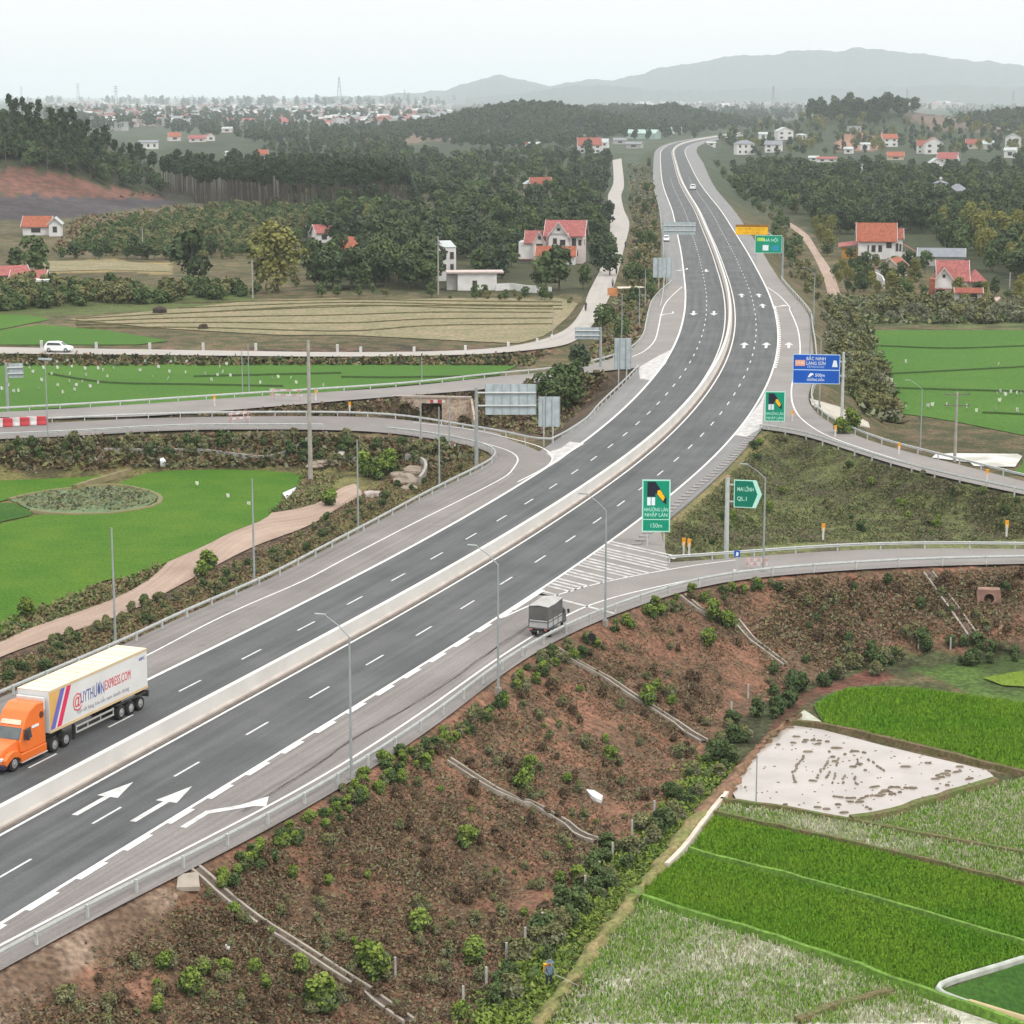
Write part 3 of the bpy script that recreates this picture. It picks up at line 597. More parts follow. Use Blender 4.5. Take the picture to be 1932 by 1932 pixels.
# ---------------------------------------------------------------- lamp posts
def lamp_protos():
    p = MB().tube((0,0,-.6),(0,0,9.4),.11,.065,8).build('t', polegrey); a = MB().tube((0,0,9.35),(-.75,0,10.05),.045,.04,6).tube((-.75,0,10.05),(-1.7,0,10.65),.04,.035,6).build('t', polegrey)
    h = MB().box(-2.4,-1.65,-.11,.11,10.62,10.72).build('t', polegrey, bevel=.03); b_ = MB().box(-.2,.2,-.2,.2,-.5,.12).build('t', oldconc, bevel=.02)
    r = [o.data for o in (p, a, h, b_)]
    for o in (p, a, h, b_): bpy.data.objects.remove(o)
    return r
LPm = lamp_protos()
def lamp(x, y, label, h=9.6, ang=None, z=None, arm=True):
    w_ = np.array([*at(x, y, z), z]) if z is not None else on_ground(x, y)
    if ang is None: s, _ = so(w_[:2]); T = frame(s)[1]; ang = math.atan2(-T[0], T[1])
    e = empty('street_lamp', w_, ang, (1, 1, h/9.6) if abs(h-9.6) > .3 else 1.); tag(e, label, 'street lamp', 'grey street lamps along the highway and its ramps')
    for nm, m_ in zip(('pole','arm','lamp_head','base'), LPm):
        if nm in ('arm','lamp_head') and not arm: continue
        link(nm, m_, e)
    return e
lamp(663,1470,'street lamp on the near shoulder right of the white turn arrow, nearest of all',z=0,h=9.8)
lamp(940,1300,'street lamp at the top of the red slope left of the small grey truck',z=0)
lamp(1142,1172,'street lamp right of the small grey truck where the exit ramp leaves',z=0)
lamp(1440,1078,'street lamp beside the right-pointing green sign at the exit ramp',z=0,h=8.9)
lamp(1736,852,'street lamp standing on the entry ramp in front of the right green rice field',h=9.0)
lamp(1546,765,'street lamp just left of the post of the blue sign',z=0)
lamp(1527,700,'street lamp partly hidden behind the blue sign',z=0)
lamp(1535,610,'street lamp above the blue sign at the dark bushes',z=0,h=9.6)
lamp(218,1212,'street lamp rising behind the rear of the orange truck',z=-.2,arm=False)
lamp(480,1096,'street lamp on the left guardrail between dirt track and shoulder',z=-.2,arm=False)
lamp(676,1004,'street lamp at the left guardrail beside the end of the dirt track',z=-.2,arm=False)
lamp(829,926,'street lamp on the left guardrail right of the pale boulders',z=-.2,arm=False)
lamp(848,838,'short street lamp on the near rail of the left ramp below the big sign back',z=0,arm=False,h=6)
lamp(794,826,'short street lamp on the near rail of the left ramp before the underpass',z=0,arm=False,h=5.6)
lamp(796,722,'street lamp behind the upper left ramp rail against the green rice',h=4.4,arm=False)
lamp(458,747,'left one of two close street lamps behind the upper left ramp',arm=False,h=7.6)
lamp(470,746,'right one of two close street lamps behind the upper left ramp',arm=False,h=8.4)
for i, (x, y) in enumerate(((1173,640),(1206,624),(1217,585))): lamp(x, y, ['street lamp behind the narrow sign back on the left ramp','left one of the street lamps in the bushes between the local road and the highway','right one of the street lamps in the bushes between the local road and the highway'][i], z=-1, arm=False, h=8.5)
e = lamp(91,830,'street lamp with a double head standing by the red and white barrier',z=-.3,arm=False,h=10.6)
o = MB().box(-.9,.9,-.14,.14,9.3,9.5).build('lamp_head', backgrey, e)
# ---------------------------------------------------------------- concrete power poles
ppm = K('power_pole_concrete', (.36,.34,.31), (.28,.265,.24), 1)
def power_pole(x, y, h, label, arms=1, r=.2, w_=1.7):
    p = on_ground(x, y); e = empty('power_pole', p); tag(e, label, 'power pole', 'concrete power poles')
    MB().tube((0,0,-.6),(0,0,h),r,r*.62,8).build('pole', ppm, e)
    for k in range(arms):
        z = h-.35-k*1.5; m_ = MB().box(-w_/2,w_/2,-.07,.07,z-.07,z+.07)
        for q in (-w_/2+.1, 0, w_/2-.1): m_.tube((q,0,z+.07),(q,0,z+.32),.05,.03,6)
        m_.build('crossarm', K('dark_insulator', (.16,.15,.14), (.11,.10,.10)), e)
power_pole(586,907,17.5,'tall pale concrete power pole on the bank beside the left rice field',0,.3)
power_pole(1801,872,9.6,'concrete power pole with crossarms beside the flooded patch on the right',2,.24,3.4)
power_pole(270,489,9,'thin pale power pole by the yellow grass behind the hedge')
power_pole(477,563,9,'pale power pole beside the tall yellow-green tree')
power_pole(827,556,14,'power pole in front of the narrow white house',2)
power_pole(911,323,11,'small power pole at the far pale meadow left of the local road')
power_pole(1904,560,6,'power pole at the courtyard right of the red-roofed houses',2)
power_pole(1042,640,6,'thin pole at the bend of the local road',0,.12)

# ---------------------------------------------------------------- signs
FONT = {}
def text(s, size, name, m, parent, loc, align='CENTER', wmax=None, bold=0.):
    cu_ = bpy.data.curves.new('t', 'FONT'); cu_.body = s; cu_.size = size; cu_.align_x = align; cu_.align_y = 'CENTER'; cu_.extrude = .004; cu_.offset = bold; cu_.resolution_u = 2
    ob = bpy.data.objects.new('t', cu_); COL.objects.link(ob); dg = bpy.context.evaluated_depsgraph_get(); me = bpy.data.meshes.new_from_object(ob.evaluated_get(dg)); bpy.data.objects.remove(ob)
    V = np.empty(len(me.vertices)*3, np.float32); me.vertices.foreach_get('co', V); V = V.reshape(-1, 3)
    k = 1.
    if wmax and len(V): wd = np.ptp(V[:, 0]); k = min(1, wmax/wd) if wd else 1
    R = np.c_[V[:, 0]*k, -V[:, 2], V[:, 1]]        # stand it up, facing -Y
    me.vertices.foreach_set('co', R.astype(np.float32).ravel()); me.materials.clear(); me.materials.append(m); me.update()
    return link(name, me, parent, loc)
def fm(k, c, c2=None): return K(k, c, c2 or tuple(x*.9 for x in c), .6, rough=.5)
sgreen = fm('sign_green', (.0,.27,.16)); sdgreen = fm('sign_dark_green', (.0,.17,.105)); sblue = fm('sign_blue', (.004,.09,.46)); syel = fm('sign_yellow', (.85,.48,.01)); mint = fm('sign_mint', (.45,.78,.66)); swhite = fm('sign_white', (.72,.80,.84)); sblack = fm('sign_black', (.012,.014,.03)); sorange = fm('sign_orange', (.75,.38,.25)); lblue = fm('sign_border_blue', (.42,.60,.86))
def face(name, pts, m, parent, y, th=.01):
    return MB().add([(x, y-th, z) for x, z in pts]+[(x, y, z) for x, z in pts], [tuple(range(len(pts)))]+[tuple(range(2*len(pts)-1, len(pts)-1, -1))]+[(i, (i+1) % len(pts), len(pts)+(i+1) % len(pts), len(pts)+i) for i in range(len(pts))]).build(name, m, parent)
def rect(x0, x1, z0, z1): return [(x0,z0),(x1,z0),(x1,z1),(x0,z1)]
def board(e, x0, x1, z0, z1, m, border, bw=.1, y=0.):
    MB().box(x0,x1,y,y+.07,z0,z1).build('board', backgrey, e); face('border', rect(x0,x1,z0,z1), border, e, y-.001); face('panel', rect(x0+bw,x1-bw,z0+bw,z1-bw), m, e, y-.013)
def stiff(e, x0, x1, z0, z1, y=.07, n=5, nh=3):
    m_ = MB()
    for i in range(n): x = x0+(x1-x0)*(i+.5)/n; m_.box(x-.05,x+.05,y,y+.08,z0+.05,z1-.05)
    m_.build('stiffeners', K('sign_back_ribs', (.30,.36,.38), (.25,.30,.32)), e)
    m_ = MB()
    for i in range(nh): z = z0+(z1-z0)*(i+.5)/nh; m_.box(x0+.05,x1-.05,y+.081,y+.13,z-.05,z+.05)
    m_.build('crossbars', steel, e)
def posts(e, xs, z1, r=.08, y=.2, z0=-1.):
    for x in xs: MB().tube((x,y,z0),(x,y,z1),r,r,8).build('post', steel, e)
def lane_picture(e, x0, z0, k):
    face('picture', [(x0+.0*k,z0+.9*k),(x0+.75*k,z0+.9*k),(x0+.75*k,z0+2.3*k),(x0+.0*k,z0+2.3*k)], sblack, e, -.026)
    face('picture', [(x0+.55*k,z0+2.3*k),(x0+.75*k,z0+2.3*k),(x0+1.75*k,z0+.75*k),(x0+1.75*k,z0+.2*k),(x0+1.5*k,z0+.35*k),(x0+.72*k,z0+1.3*k)], sblack, e, -.027)
    face('picture', [(x0+.95*k,z0+1.5*k),(x0+1.2*k,z0+1.55*k),(x0+1.62*k,z0+.85*k),(x0+1.45*k,z0+.5*k),(x0+.9*k,z0+1.15*k)], syel, e, -.039)
    for a in (0, .4): face('picture', [(x0+a*k,z0+.1*k),(x0+(a+.32)*k,z0+.1*k),(x0+(a+.32)*k,z0+.85*k),(x0+a*k,z0+.85*k)], swhite, e, -.026)
def rz_to_cam(p, extra=0): return math.atan2(-p[0], p[1])*-1*-1+extra
def sign_at(name, x, y, z, label, rz=0., cat='road sign'):
    w_ = np.array([*at(x, y, z), z]); e = empty(name, w_, math.atan2(-w_[0], w_[1])+rz); tag(e, label, cat); return e, w_
def ppm_at(w_): return F/math.hypot(w_[1], w_[2]-H)
# tall green lane signs
for (x, y, wpx, hpx, gap, lab, lines) in ((1237,1034,53,98,31,'tall green sign with a lane picture and three lines of white writing, nearer of two',('NHƯỜNG LÀN','NHẬP LÀN','150m')),
                                      (1461,812,38,56,17,'shorter green sign with a lane picture standing at the entry ramp gore',('NHƯỜNG LÀN','NHẬP LÀN'))):
    e, w_ = sign_at('lane_sign', x, y, -.1, lab, 0.02); k = ppm_at(w_); W_, Hh, g0 = wpx/k, hpx/k*1.02, gap/k
    board(e, -W_/2, W_/2, g0, g0+Hh, sgreen, mint, .12); posts(e, (-W_*.3, W_*.3), g0+Hh*.95)
    t3 = len(lines) == 3; zt = g0+Hh*(.24 if t3 else 0)
    if t3: face('divider', rect(-W_/2+.1,W_/2-.1,zt-.04,zt+.04), mint, e, -.026); text(lines[2], .62, 'lettering', mint, e, (0,-.03,g0+Hh*.12), wmax=W_*.4, bold=.0)
    text(lines[0], .5, 'lettering', mint, e, (0,-.03,zt+Hh*(.185 if t3 else .255)), wmax=W_*.84, bold=.004); text(lines[1], .5, 'lettering', mint, e, (0,-.03,zt+Hh*(.085 if t3 else .11)), wmax=W_*.80, bold=.004)
    lane_picture(e, -W_*.32, zt+Hh*(.25 if t3 else .36), Hh*(.205 if t3 else .25))
# blue direction sign on a side post
e, w_ = sign_at('direction_sign', 1588, 800, -.2, 'wide blue direction sign with white writing and an orange plate, on a side post', 0.0); k = ppm_at(w_)
zb, ztp = (800-725)/k*1.01, (800-671)/k*1.02; xl, xr = (1494-1588)/k, (1582-1588)/k
board(e, xl, xr, zb, ztp, sblue, lblue, .1, -.25); zm = zb+(ztp-zb)*.47; face('divider', rect(xl+.1,xr-.1,zm-.06,zm+.06), lblue, e, -.276)
MB().tube((0,0,-1),(0,0,ztp+.3),.22,.17,10).build('post', steel, e); MB().box(xr-.3,.3,-.1,.1,zb+(ztp-zb)*.28-.1,zb+(ztp-zb)*.28+.1).box(xr-.3,.3,-.1,.1,zb+(ztp-zb)*.76-.1,zb+(ztp-zb)*.76+.1).build('bracket', steel, e)
W_ = xr-xl; xc = xl+W_*.49; h_ = ztp-zb
text('BẮC NINH', .62, 'lettering', swhite, e, (xc,-.28,ztp-h_*.155), wmax=W_*.4, bold=.004); text('LẠNG SƠN', .62, 'lettering', swhite, e, (xc,-.28,ztp-h_*.31), wmax=W_*.4, bold=.004); text('EXPRESSWAY', .4, 'lettering', lblue, e, (xc,-.28,ztp-h_*.43), wmax=W_*.36, bold=.0)
text('500m', .6, 'lettering', swhite, e, (xc+W_*.09,-.28,zb+h_*.29), wmax=W_*.2, bold=.004); face('arrow', [(xc-W_*.17,zb+h_*.22),(xc-W_*.13,zb+h_*.22),(xc-W_*.06,zb+h_*.31),(xc-W_*.05,zb+h_*.27),(xc-W_*.05,zb+h_*.36),(xc-W_*.12,zb+h_*.36)], swhite, e, -.276)
text('HƯỚNG DẪN', .45, 'lettering', swhite, e, (xc,-.28,zb+h_*.13), wmax=W_*.36, bold=.004)
face('route_plate', rect(xl+W_*.05,xl+W_*.26,ztp-h_*.40,ztp-h_*.20), sorange, e, -.276); text('CT.01', .45, 'lettering', swhite, e, (xl+W_*.155,-.29,ztp-h_*.30), wmax=W_*.17)
face('symbol', [(xr-W_*.17,ztp-h_*.42),(xr-W_*.05,ztp-h_*.42),(xr-W_*.08,ztp-h_*.2),(xr-W_*.14,ztp-h_*.2)], swhite, e, -.276)
# green exit sign pointing right
e, w_ = sign_at('exit_sign', 1370, 1040, -.2, 'dark green arrow-shaped sign pointing right on a thick grey post at the exit ramp', -.15); k = ppm_at(w_)
zb, ztp = (1040-955)/k*1.0, (1040-905)/k*1.02; xl, xr = 12/k*1.05, 62/k*1.05; n0 = .55
MB().add([(xl,0,zb),(xr-n0,0,zb),(xr,0,(zb+ztp)/2),(xr-n0,0,ztp),(xl,0,ztp),(xl,.07,zb),(xr-n0,.07,zb),(xr,.07,(zb+ztp)/2),(xr-n0,.07,ztp),(xl,.07,ztp)], [(0,1,2,3,4),(9,8,7,6,5),(0,5,6,1),(1,6,7,2),(2,7,8,3),(3,8,9,4),(4,9,5,0)]).build('board', mint, e)
q = .09; face('panel', [(xl+q,zb+q),(xr-n0-.35,zb+q),(xr-.42,(zb+ztp)/2),(xr-n0-.35,ztp-q),(xl+q,ztp-q)], sdgreen, e, -.004)
text('MAI LĨNH', .55, 'lettering', mint, e, (xl+.3,-.02,zb+(ztp-zb)*.66), 'LEFT', wmax=(xr-xl)*.58, bold=.004); text('QL.1', .55, 'lettering', mint, e, (xl+.3,-.02,zb+(ztp-zb)*.32), 'LEFT', wmax=(xr-xl)*.34, bold=.004)
MB().tube((0,.1,-1),(0,.1,(1040-897)/k),.24,.2,10).build('post', steel, e); MB().box(.0,xl+.2,.08,.2,zb+.45,zb+.6).box(0,xl+.2,.08,.2,ztp-.6,ztp-.45).build('bracket', steel, e); MB().tube((0,.1,(1040-897)/k),(0,.1,(1040-895)/k),.25,.2,10).build('cap', K('rusty_cap', (.35,.2,.14)), e)
# far yellow and green boards on one side post
e, w_ = sign_at('overhead_sign', 1476, 524, -.1, 'yellow board with a green board below it on a side post far up the highway', 0); k = ppm_at(w_)
f2 = lambda x, y: ((x-1476)/k, (524-y)/k)
(a, b1), (c, d1) = f2(1387,444), f2(1447,430); board(e, a, c, b1, d1, syel, syel, .05, -.3); face('panel', rect(a,c,d1,d1+.6), K('sign_brown', (.30,.14,.02)), e, -.28); text('CHÚ Ý ĐƯỜNG CAO TỐC', .8, 'lettering', K('sign_brown2', (.45,.22,.02)), e, ((a+c)/2,-.33,(b1+d1)/2+.35), wmax=(c-a)*.86); text('GIẢM TỐC ĐỘ', .7, 'lettering', K('sign_brown2', (.45,.22,.02)), e, ((a+c)/2,-.33,(b1+d1)/2-.5), wmax=(c-a)*.5)
(a, b1), (c, d1) = f2(1424,478), f2(1474,445); board(e, a, c, b1, d1, sgreen, mint, .1, -.3); text('HÀ NỘI', 1., 'lettering', mint, e, ((a+c)/2+.6,-.33,d1-1.2), wmax=(c-a)*.5, bold=.01)
face('plate', rect(a+.5,a+2.2,d1-1.4,d1-.6), K('sign_lime', (.45,.7,.1)), e, -.33); face('plate', rect(a+1.8,a+3.2,b1+.6,b1+1.9), swhite, e, -.33); face('plate', rect(a+4.2,a+5.6,b1+.6,b1+1.8), K('sign_teal', (.02,.3,.5)), e, -.33)
MB().tube((0,0,-1),(0,0,f2(1476,455)[1]+.8),.25,.2,10).build('post', polegrey, e); MB().tube((0,0,f2(0,458)[1]),(f2(1440,0)[0],0,f2(0,436)[1]),.1,.1,8).tube((0,0,f2(0,470)[1]),(f2(1430,0)[0],0,f2(0,470)[1]),.1,.1,8).build('bracket', steel, e)
# backs of the signs for the other carriageway: grey boards on arms
def back_sign(x, y, z, lab, bx0, bx1, by0, by1, px0=None, arms=True, xs=(), top=None, rz=0.):
    e, w_ = sign_at('road_sign', x, y, z, lab, rz); k = ppm_at(w_); a, c = (bx0-x)/k, (bx1-x)/k; b1, d1 = (y-by1)/k, (y-by0)/k
    MB().box(a,c,.12,.18,b1,d1).build('board', backgrey, e)
    m_ = MB(); n = max(3, int((c-a)/.9))
    for i in range(n+1): q = a+(c-a)*i/n; m_.box(q-.035,q+.035,.05,.119,b1,d1)
    m_.build('stiffeners', K('sign_back_ribs', (.30,.36,.38), (.25,.30,.32)), e)
    if arms:
        MB().tube((0,0,-1),(0,0,(y-(top or by0))/k),.24,.18,10).build('post', polegrey, e)
        m_ = MB()
        for fz in (.3, .72): z0 = b1+(d1-b1)*fz; m_.tube((0,-.0,z0),(c if abs(c) > abs(a) else a,-.0,z0),.11,.11,8)
        m_.build('arm', steel, e)
    for q in xs: MB().tube(((q-x)/k,.0,-1),((q-x)/k,.0,d1-.2),.09,.09,8).build('post', steel, e)
back_sign(899,874,-.2,'large grey sign back on two arms from a tall post, beside the lower left ramp',916,1011,724,782,top=729)
back_sign(1036,832,-.3,'smaller grey sign back on two legs at the gore right of the large sign back',1016,1056,748,805,arms=False,xs=(1026,1043))
back_sign(1133,694,-.2,'grey sign back with two arms reaching left over the upper ramp',1085,1130,618,640,top=618)
back_sign(1174,722,-.6,'tall grey sign back on two short legs where the upper ramp leaves the highway',1159,1190,638,697,arms=False,xs=(1167,1182))
back_sign(1249,492,-.2,'wide grey sign back on double arms from a post over the left carriageway far off',1252,1311,420,443,top=420)
back_sign(1249,540,-.2,'squat grey sign back with a square panel beside the left shoulder in the bushes',1232,1266,487,524,arms=False,xs=(1243,1258))
back_sign(15,776,-.3,'small tilted grey sign back on a post at the left edge behind the ramp',20,46,686,713,top=684)
# small blue sign and barricade on the exit ramp
e, w_ = sign_at('small_sign', 1390, 1078, .0, 'small blue sign on a thin post at the edge of the exit ramp'); k = ppm_at(w_)
face('board', rect(-.27,.27,28/k,40/k), sblue, e, 0, .03); face('symbol', [(-.12,30/k),(.1,30/k),(.15,36/k),(-.05,38/k)], swhite, e, -.031); MB().tube((0,.04,-.5),(0,.04,38/k),.04,.04,6).build('post', steel, e); MB().box(-.3,-.05,-.2,.2,0,.12).build('foot', white, e)
rw_r = K('faded_red_plastic', (.50,.06,.07), (.40,.05,.06)); rw_p = K('faded_pink_paint', (.55,.33,.31), (.45,.27,.25))
def barricade(x, y, z, lab, wd=2.0, hh=1.1, rz=0., m1=None):
    e, w_ = sign_at('barricade', x, y, z, lab, rz, 'barricade'); m1 = m1 or rw_p
    for i in range(2):
        zz = hh*(.5+.4*i)
        m_ = MB()
        for j in range(6): m_.box(-wd/2+wd*j/6,-wd/2+wd*(j+1)/6,-.03,.03,zz-.12,zz+.12,(i+j) % 2)
        m_.build('rail', [m1, white], e)
    for q in (-wd*.4, wd*.4): MB().tube((q,-.4,0),(q,0,hh+.1),.04,.04,6).tube((q,.4,0),(q,0,hh+.1),.04,.04,6).build('leg', rw_p, e)
barricade(1428,1074,.0,'faded red and white barricade on the exit ramp beside the small blue sign',2.0,1.0)
barricade(452,800,.0,'pinkish folding barricade standing between the two left ramps',3.2,1.6,.5)
barricade(540,756,.0,'pinkish barricade leaning at the near side of the upper left ramp',5.,1.7,-.4)
# red-and-white water barriers
wb = MB().prism([(-.28,0),(.28,0),(.28,.18),(.12,.5),(.12,1.0),(-.12,1.0),(-.12,.5),(-.28,.18)],-1.45,1.45)
rowp = [((44-i*15.5, 802+i*.4)) for i in range(-2, 5)]
for i in range(7):
    a = at(76-i*16.0, 801.5+i*.9, .0); o = MB().prism([(-.28,0),(.28,0),(.28,.18),(.14,.55),(.14,1.12),(-.14,1.12),(-.14,.55),(-.28,.18)],-.66,.66).build('water_barrier', rw_r if i % 2 == 0 else white, None, (a[0],a[1],.02), math.pi/2+.05, bevel=.04)
    if not (i % 2): o.scale.y = 1.25
    tag(o, ['red plastic road barrier at the right end of the barrier row, beside the double-headed lamp','white plastic road barrier second from the right in the row on the left ramp','red plastic road barrier in the middle of the visible row on the left ramp','white plastic road barrier between the two left-hand red ones on the ramp','red plastic road barrier at the very left edge of the ramp','white plastic road barrier beyond the left edge','red plastic road barrier far beyond the left edge'][i], 'road barrier', 'red and white barriers closing the left ramp')
# yellow-topped delineator posts
dl = [(1290,1046),(1553,1018),(1899,1012),(1495,797),(1576,826),(1696,860),(1862,912),(596,757),(660,780),(1300,1048),(405,767)]
dpm = MB().box(-.06,.06,-.06,.06,0,.75).build('t', white).data; dpt = MB().box(-.11,.11,-.05,.05,.55,1.0).build('t', K('delineator_orange', (.75,.33,.02), (.6,.26,.02))).data
for o in [o for o in COL.objects if o.name.startswith('t') and o.type == 'MESH' and o.data in (dpm, dpt)]: bpy.data.objects.remove(o)
dlab = ['at the gore beside the tall green lane sign','on the exit ramp rail below the middle infield','on the exit ramp rail near the right edge','beside the shorter green lane sign','on the entry ramp just past the gore','on the middle of the entry ramp','on the entry ramp near the right edge','between the left ramps under the tall power pole','on the bank between the left ramps near the underpass','next to another at the exit gore','on the upper left ramp']
for (x, y), l in zip(dl, dlab):
    w_ = np.array([*at(x, y, -.1), -.1]); e = empty('delineator_post', w_, math.atan2(-w_[0], w_[1]), 1.6); tag(e, 'white post with an orange head '+l, 'delineator', 'orange-topped delineator posts'); link('post', dpm, e); link('head', dpt, e)
# ---------------------------------------------------------------- vehicles  (local +X forward, +Y left)
orange = K('orange_cab_paint', (.70,.155,.02), (.66,.14,.018), .5, rough=.32, spec=.5); cream = K('cream_trim', (.62,.47,.27), (.55,.40,.23), 1, rough=.6); cwhite = K('container_white', (.64,.64,.63), (.58,.58,.565), .5, rough=.5); croof = K('container_roof_cream', (.64,.58,.47), (.56,.50,.39), .8, rough=.6)
chrome = K('dull_chrome', (.55,.55,.55), (.4,.4,.4), 2, rough=.3, metal=.6); chass = K('chassis_black', (.03,.03,.032), (.05,.048,.045), 2, rough=.7)
def wheel(e, x, y, r, wd, rimm=None, nm='wheel'):
    s = 1 if y > 0 else -1
    o = MB().tube((x,y-s*wd,r),(x,y-s*.03,r),r,r,20).tube((x,y-s*.03,r),(x,y,r),r*.97,r*.86,20).build(nm, dark, e)
    MB().tube((x,y-s*.02,r),(x,y+s*.012,r),r*.62,r*.56,16).tube((x,y,r),(x,y+s*.05,r),r*.24,r*.18,10).build('rim', rimm or chrome, o); return o
def loft(secs, name, m, e, bevel=0., sm=False):
    """closed body through rectangular sections given as (x, halfwidth_bottom, halfwidth_top, z0, z1)"""
    V = []; Fs = []
    for x, wb_, wt, z0, z1 in secs: V += [(x,-wb_,z0),(x,wb_,z0),(x,wt,z1),(x,-wt,z1)]
    n = len(secs)
    for i in range(n-1):
        a = 4*i
        for j in range(4): Fs.append((a+j, a+(j+1) % 4, a+4+(j+1) % 4, a+4+j))
    Fs += [(3,2,1,0), (4*n-4,4*n-3,4*n-2,4*n-1)]
    return MB().add(V, Fs).build(name, m, e, bevel=bevel, sm=sm)
def articulated():
    a = at(90.8,1387,1.4); b_ = at(279,1298,1.4); d = (a-b_)/np.linalg.norm(a-b_); L = 12.3; lf = np.array([-d[1], d[0]])
    org = b_-lf*1.22; e = empty('articulated_truck', (org[0], org[1], .014), math.atan2(d[1], d[0]))
    tag(e, 'orange bonneted tractor unit pulling a white container trailer with red and blue stripes', 'truck')
    z0, z1 = 1.42, 4.28; hw = 1.22
    body = MB().box(0,L,-hw,hw,z0,z1).build('container', cwhite, e, bevel=.03)
    MB().box(-.01,L+.01,-hw-.02,hw+.02,z1,z1+.04).build('roof', croof, body)
    m_ = MB()
    for i in range(12): m_.box(.5+i*1.0,.56+i*1.0,-hw+.1,hw-.1,z1+.04,z1+.075)
    m_.build('roof_ribs', K('roof_rib', (.70,.62,.48), (.62,.54,.42), 1), body)
    for s in (-1, 1):
        MB().box(0,L,s*hw-.02,s*hw+.025,z1-.14,z1-.02).box(0,L,s*hw-.02,s*hw+.025,z0,z0+.18).build('rail', cream, body)
        y = s*(hw+.006)
        def sk(x0, x1, lean, nm, mm, dy=0): MB().add([(x0,y+s*dy,z0+.18),(x1,y+s*dy,z0+.18),(x1-lean,y+s*dy,z1-.14),(x0-lean,y+s*dy,z1-.14)], [(0,1,2,3)]).build(nm, mm, body)
        st = MB()
        # cream wedge at the front corner, then blue and red slanting stripes
        MB().add([(L-.02,y,z0+.18),(L-.02,y,z1-.14),(L-1.35,y,z1-.14),(L-.1,y,z0+.18)], [(0,1,2,3)]).build('stripe', K('ochre_stripe', (.62,.38,.12), (.55,.33,.10)), body)
        def stripe(t0, t1, mm, dy): MB().add([(L-.05-t0,y+s*dy,z0+.2),(L-.05-t1,y+s*dy,z0+.2),(L-1.35-t1,y+s*dy,z1-.16),(L-1.35-t0,y+s*dy,z1-.16)], [(0,1,2,3)]).build('stripe', mm, body)
        stripe(.0,.55,K('blue_stripe', (.16,.14,.42), (.13,.12,.38)),.004); stripe(.55,.75,cwhite,.004); stripe(.75,1.3,K('crimson_stripe', (.62,.035,.10), (.55,.03,.09)),.004)
        rzz = math.pi if s > 0 else 0
        def lt(sx, size, mm, x, z, wmax):
            o = text(sx, size, 'lettering', mm, body, (x, y+s*.008, z), wmax=wmax, bold=.0); o.rotation_euler = (0,0,rzz)
        tb = K('letter_blue', (.09,.12,.36), (.07,.1,.3)); tr = K('letter_red', (.62,.07,.09), (.55,.05,.07)); tg = K('letter_grey', (.35,.35,.38), (.3,.3,.33))
        xs_ = lambda f: L-f if s > 0 else f
        lt('@', 1.35, tr, xs_(3.3), 2.78, 1.1); lt('UYTHƯƠN', 1.15, tb, xs_(5.2), 2.85, 2.9); lt('EXPRESS.COM', .95, tr, xs_(8.4), 2.95, 3.3); lt('Vận tải hàng hóa bắc nam nhanh chóng', .42, tg, xs_(6.5), 2.02, 6.6); lt('40HC', .36, tb, xs_(11.6), 3.72, .8)
    MB().box(-.03,.0,-1.1,1.1,z0+.1,z1-.1).tube((-.05,-.5,z0+.2),(-.05,-.5,z1-.2),.03).tube((-.05,.5,z0+.2),(-.05,.5,z1-.2),.03).build('rear_door', cwhite, body)
    ch = MB().box(-.1,L-.3,-.55,.55,1.08,1.40).box(-.15,.0,-1.2,1.2,.75,1.2).build('chassis', chass, e)
    for x in (1.0, 2.25, 3.5):
        for y in (-1.2, 1.2): wheel(e, x, y, .51, .5)
    MB().box(.2,4.1,1.08,1.2,1.08,1.18).box(.2,4.1,-1.2,-1.08,1.08,1.18).build('mudguard', chass, e)
    for s in (-1, 1):
        m_ = MB().box(4.4,9.1,s*1.12-.03,s*1.12+.03,.95,1.07).box(4.4,9.1,s*1.12-.03,s*1.12+.03,.55,.67)
        for x in (4.4, 6.0, 7.6, 9.0): m_.box(x,x+.08,s*1.10-.03,s*1.10+.03,.55,1.1)
        m_.build('side_rail', K('side_rail_grey', (.42,.41,.39), (.36,.35,.33)), e)
    MB().box(8.9,9.05,-.9,-.75,.1,1.1).box(8.9,9.05,.75,.9,.1,1.1).build('landing_leg', chass, e)
    # tractor
    X = 11.0; fr = MB().box(X-1.2,X+6.4,-.45,.45,.72,1.0).build('frame', chass, e)
    for x in (X-.55, X+.8):
        for y in (-1.22, 1.22): wheel(e, x, y, .51, .52)
    for y in (-1.18, 1.18): wheel(e, X+5.35, y, .51, .32)
    c0 = X+1.75
    cab = loft([(c0,1.18,1.12,.95,3.75),(c0+.8,1.18,1.10,.95,3.78),(c0+1.55,1.18,1.02,.95,3.45),(c0+2.0,1.18,.98,.95,2.95),(c0+2.25,1.16,1.0,.95,2.55),(c0+2.75,1.12,1.04,1.0,1.72)], 'cab', orange, e, bevel=.07)
    hood = loft([(c0+2.5,1.0,.86,.85,1.86),(c0+3.4,.98,.80,.75,1.72),(c0+4.2,.92,.70,.65,1.50),(c0+4.55,.86,.62,.62,1.22)], 'hood', orange, e, bevel=.06)
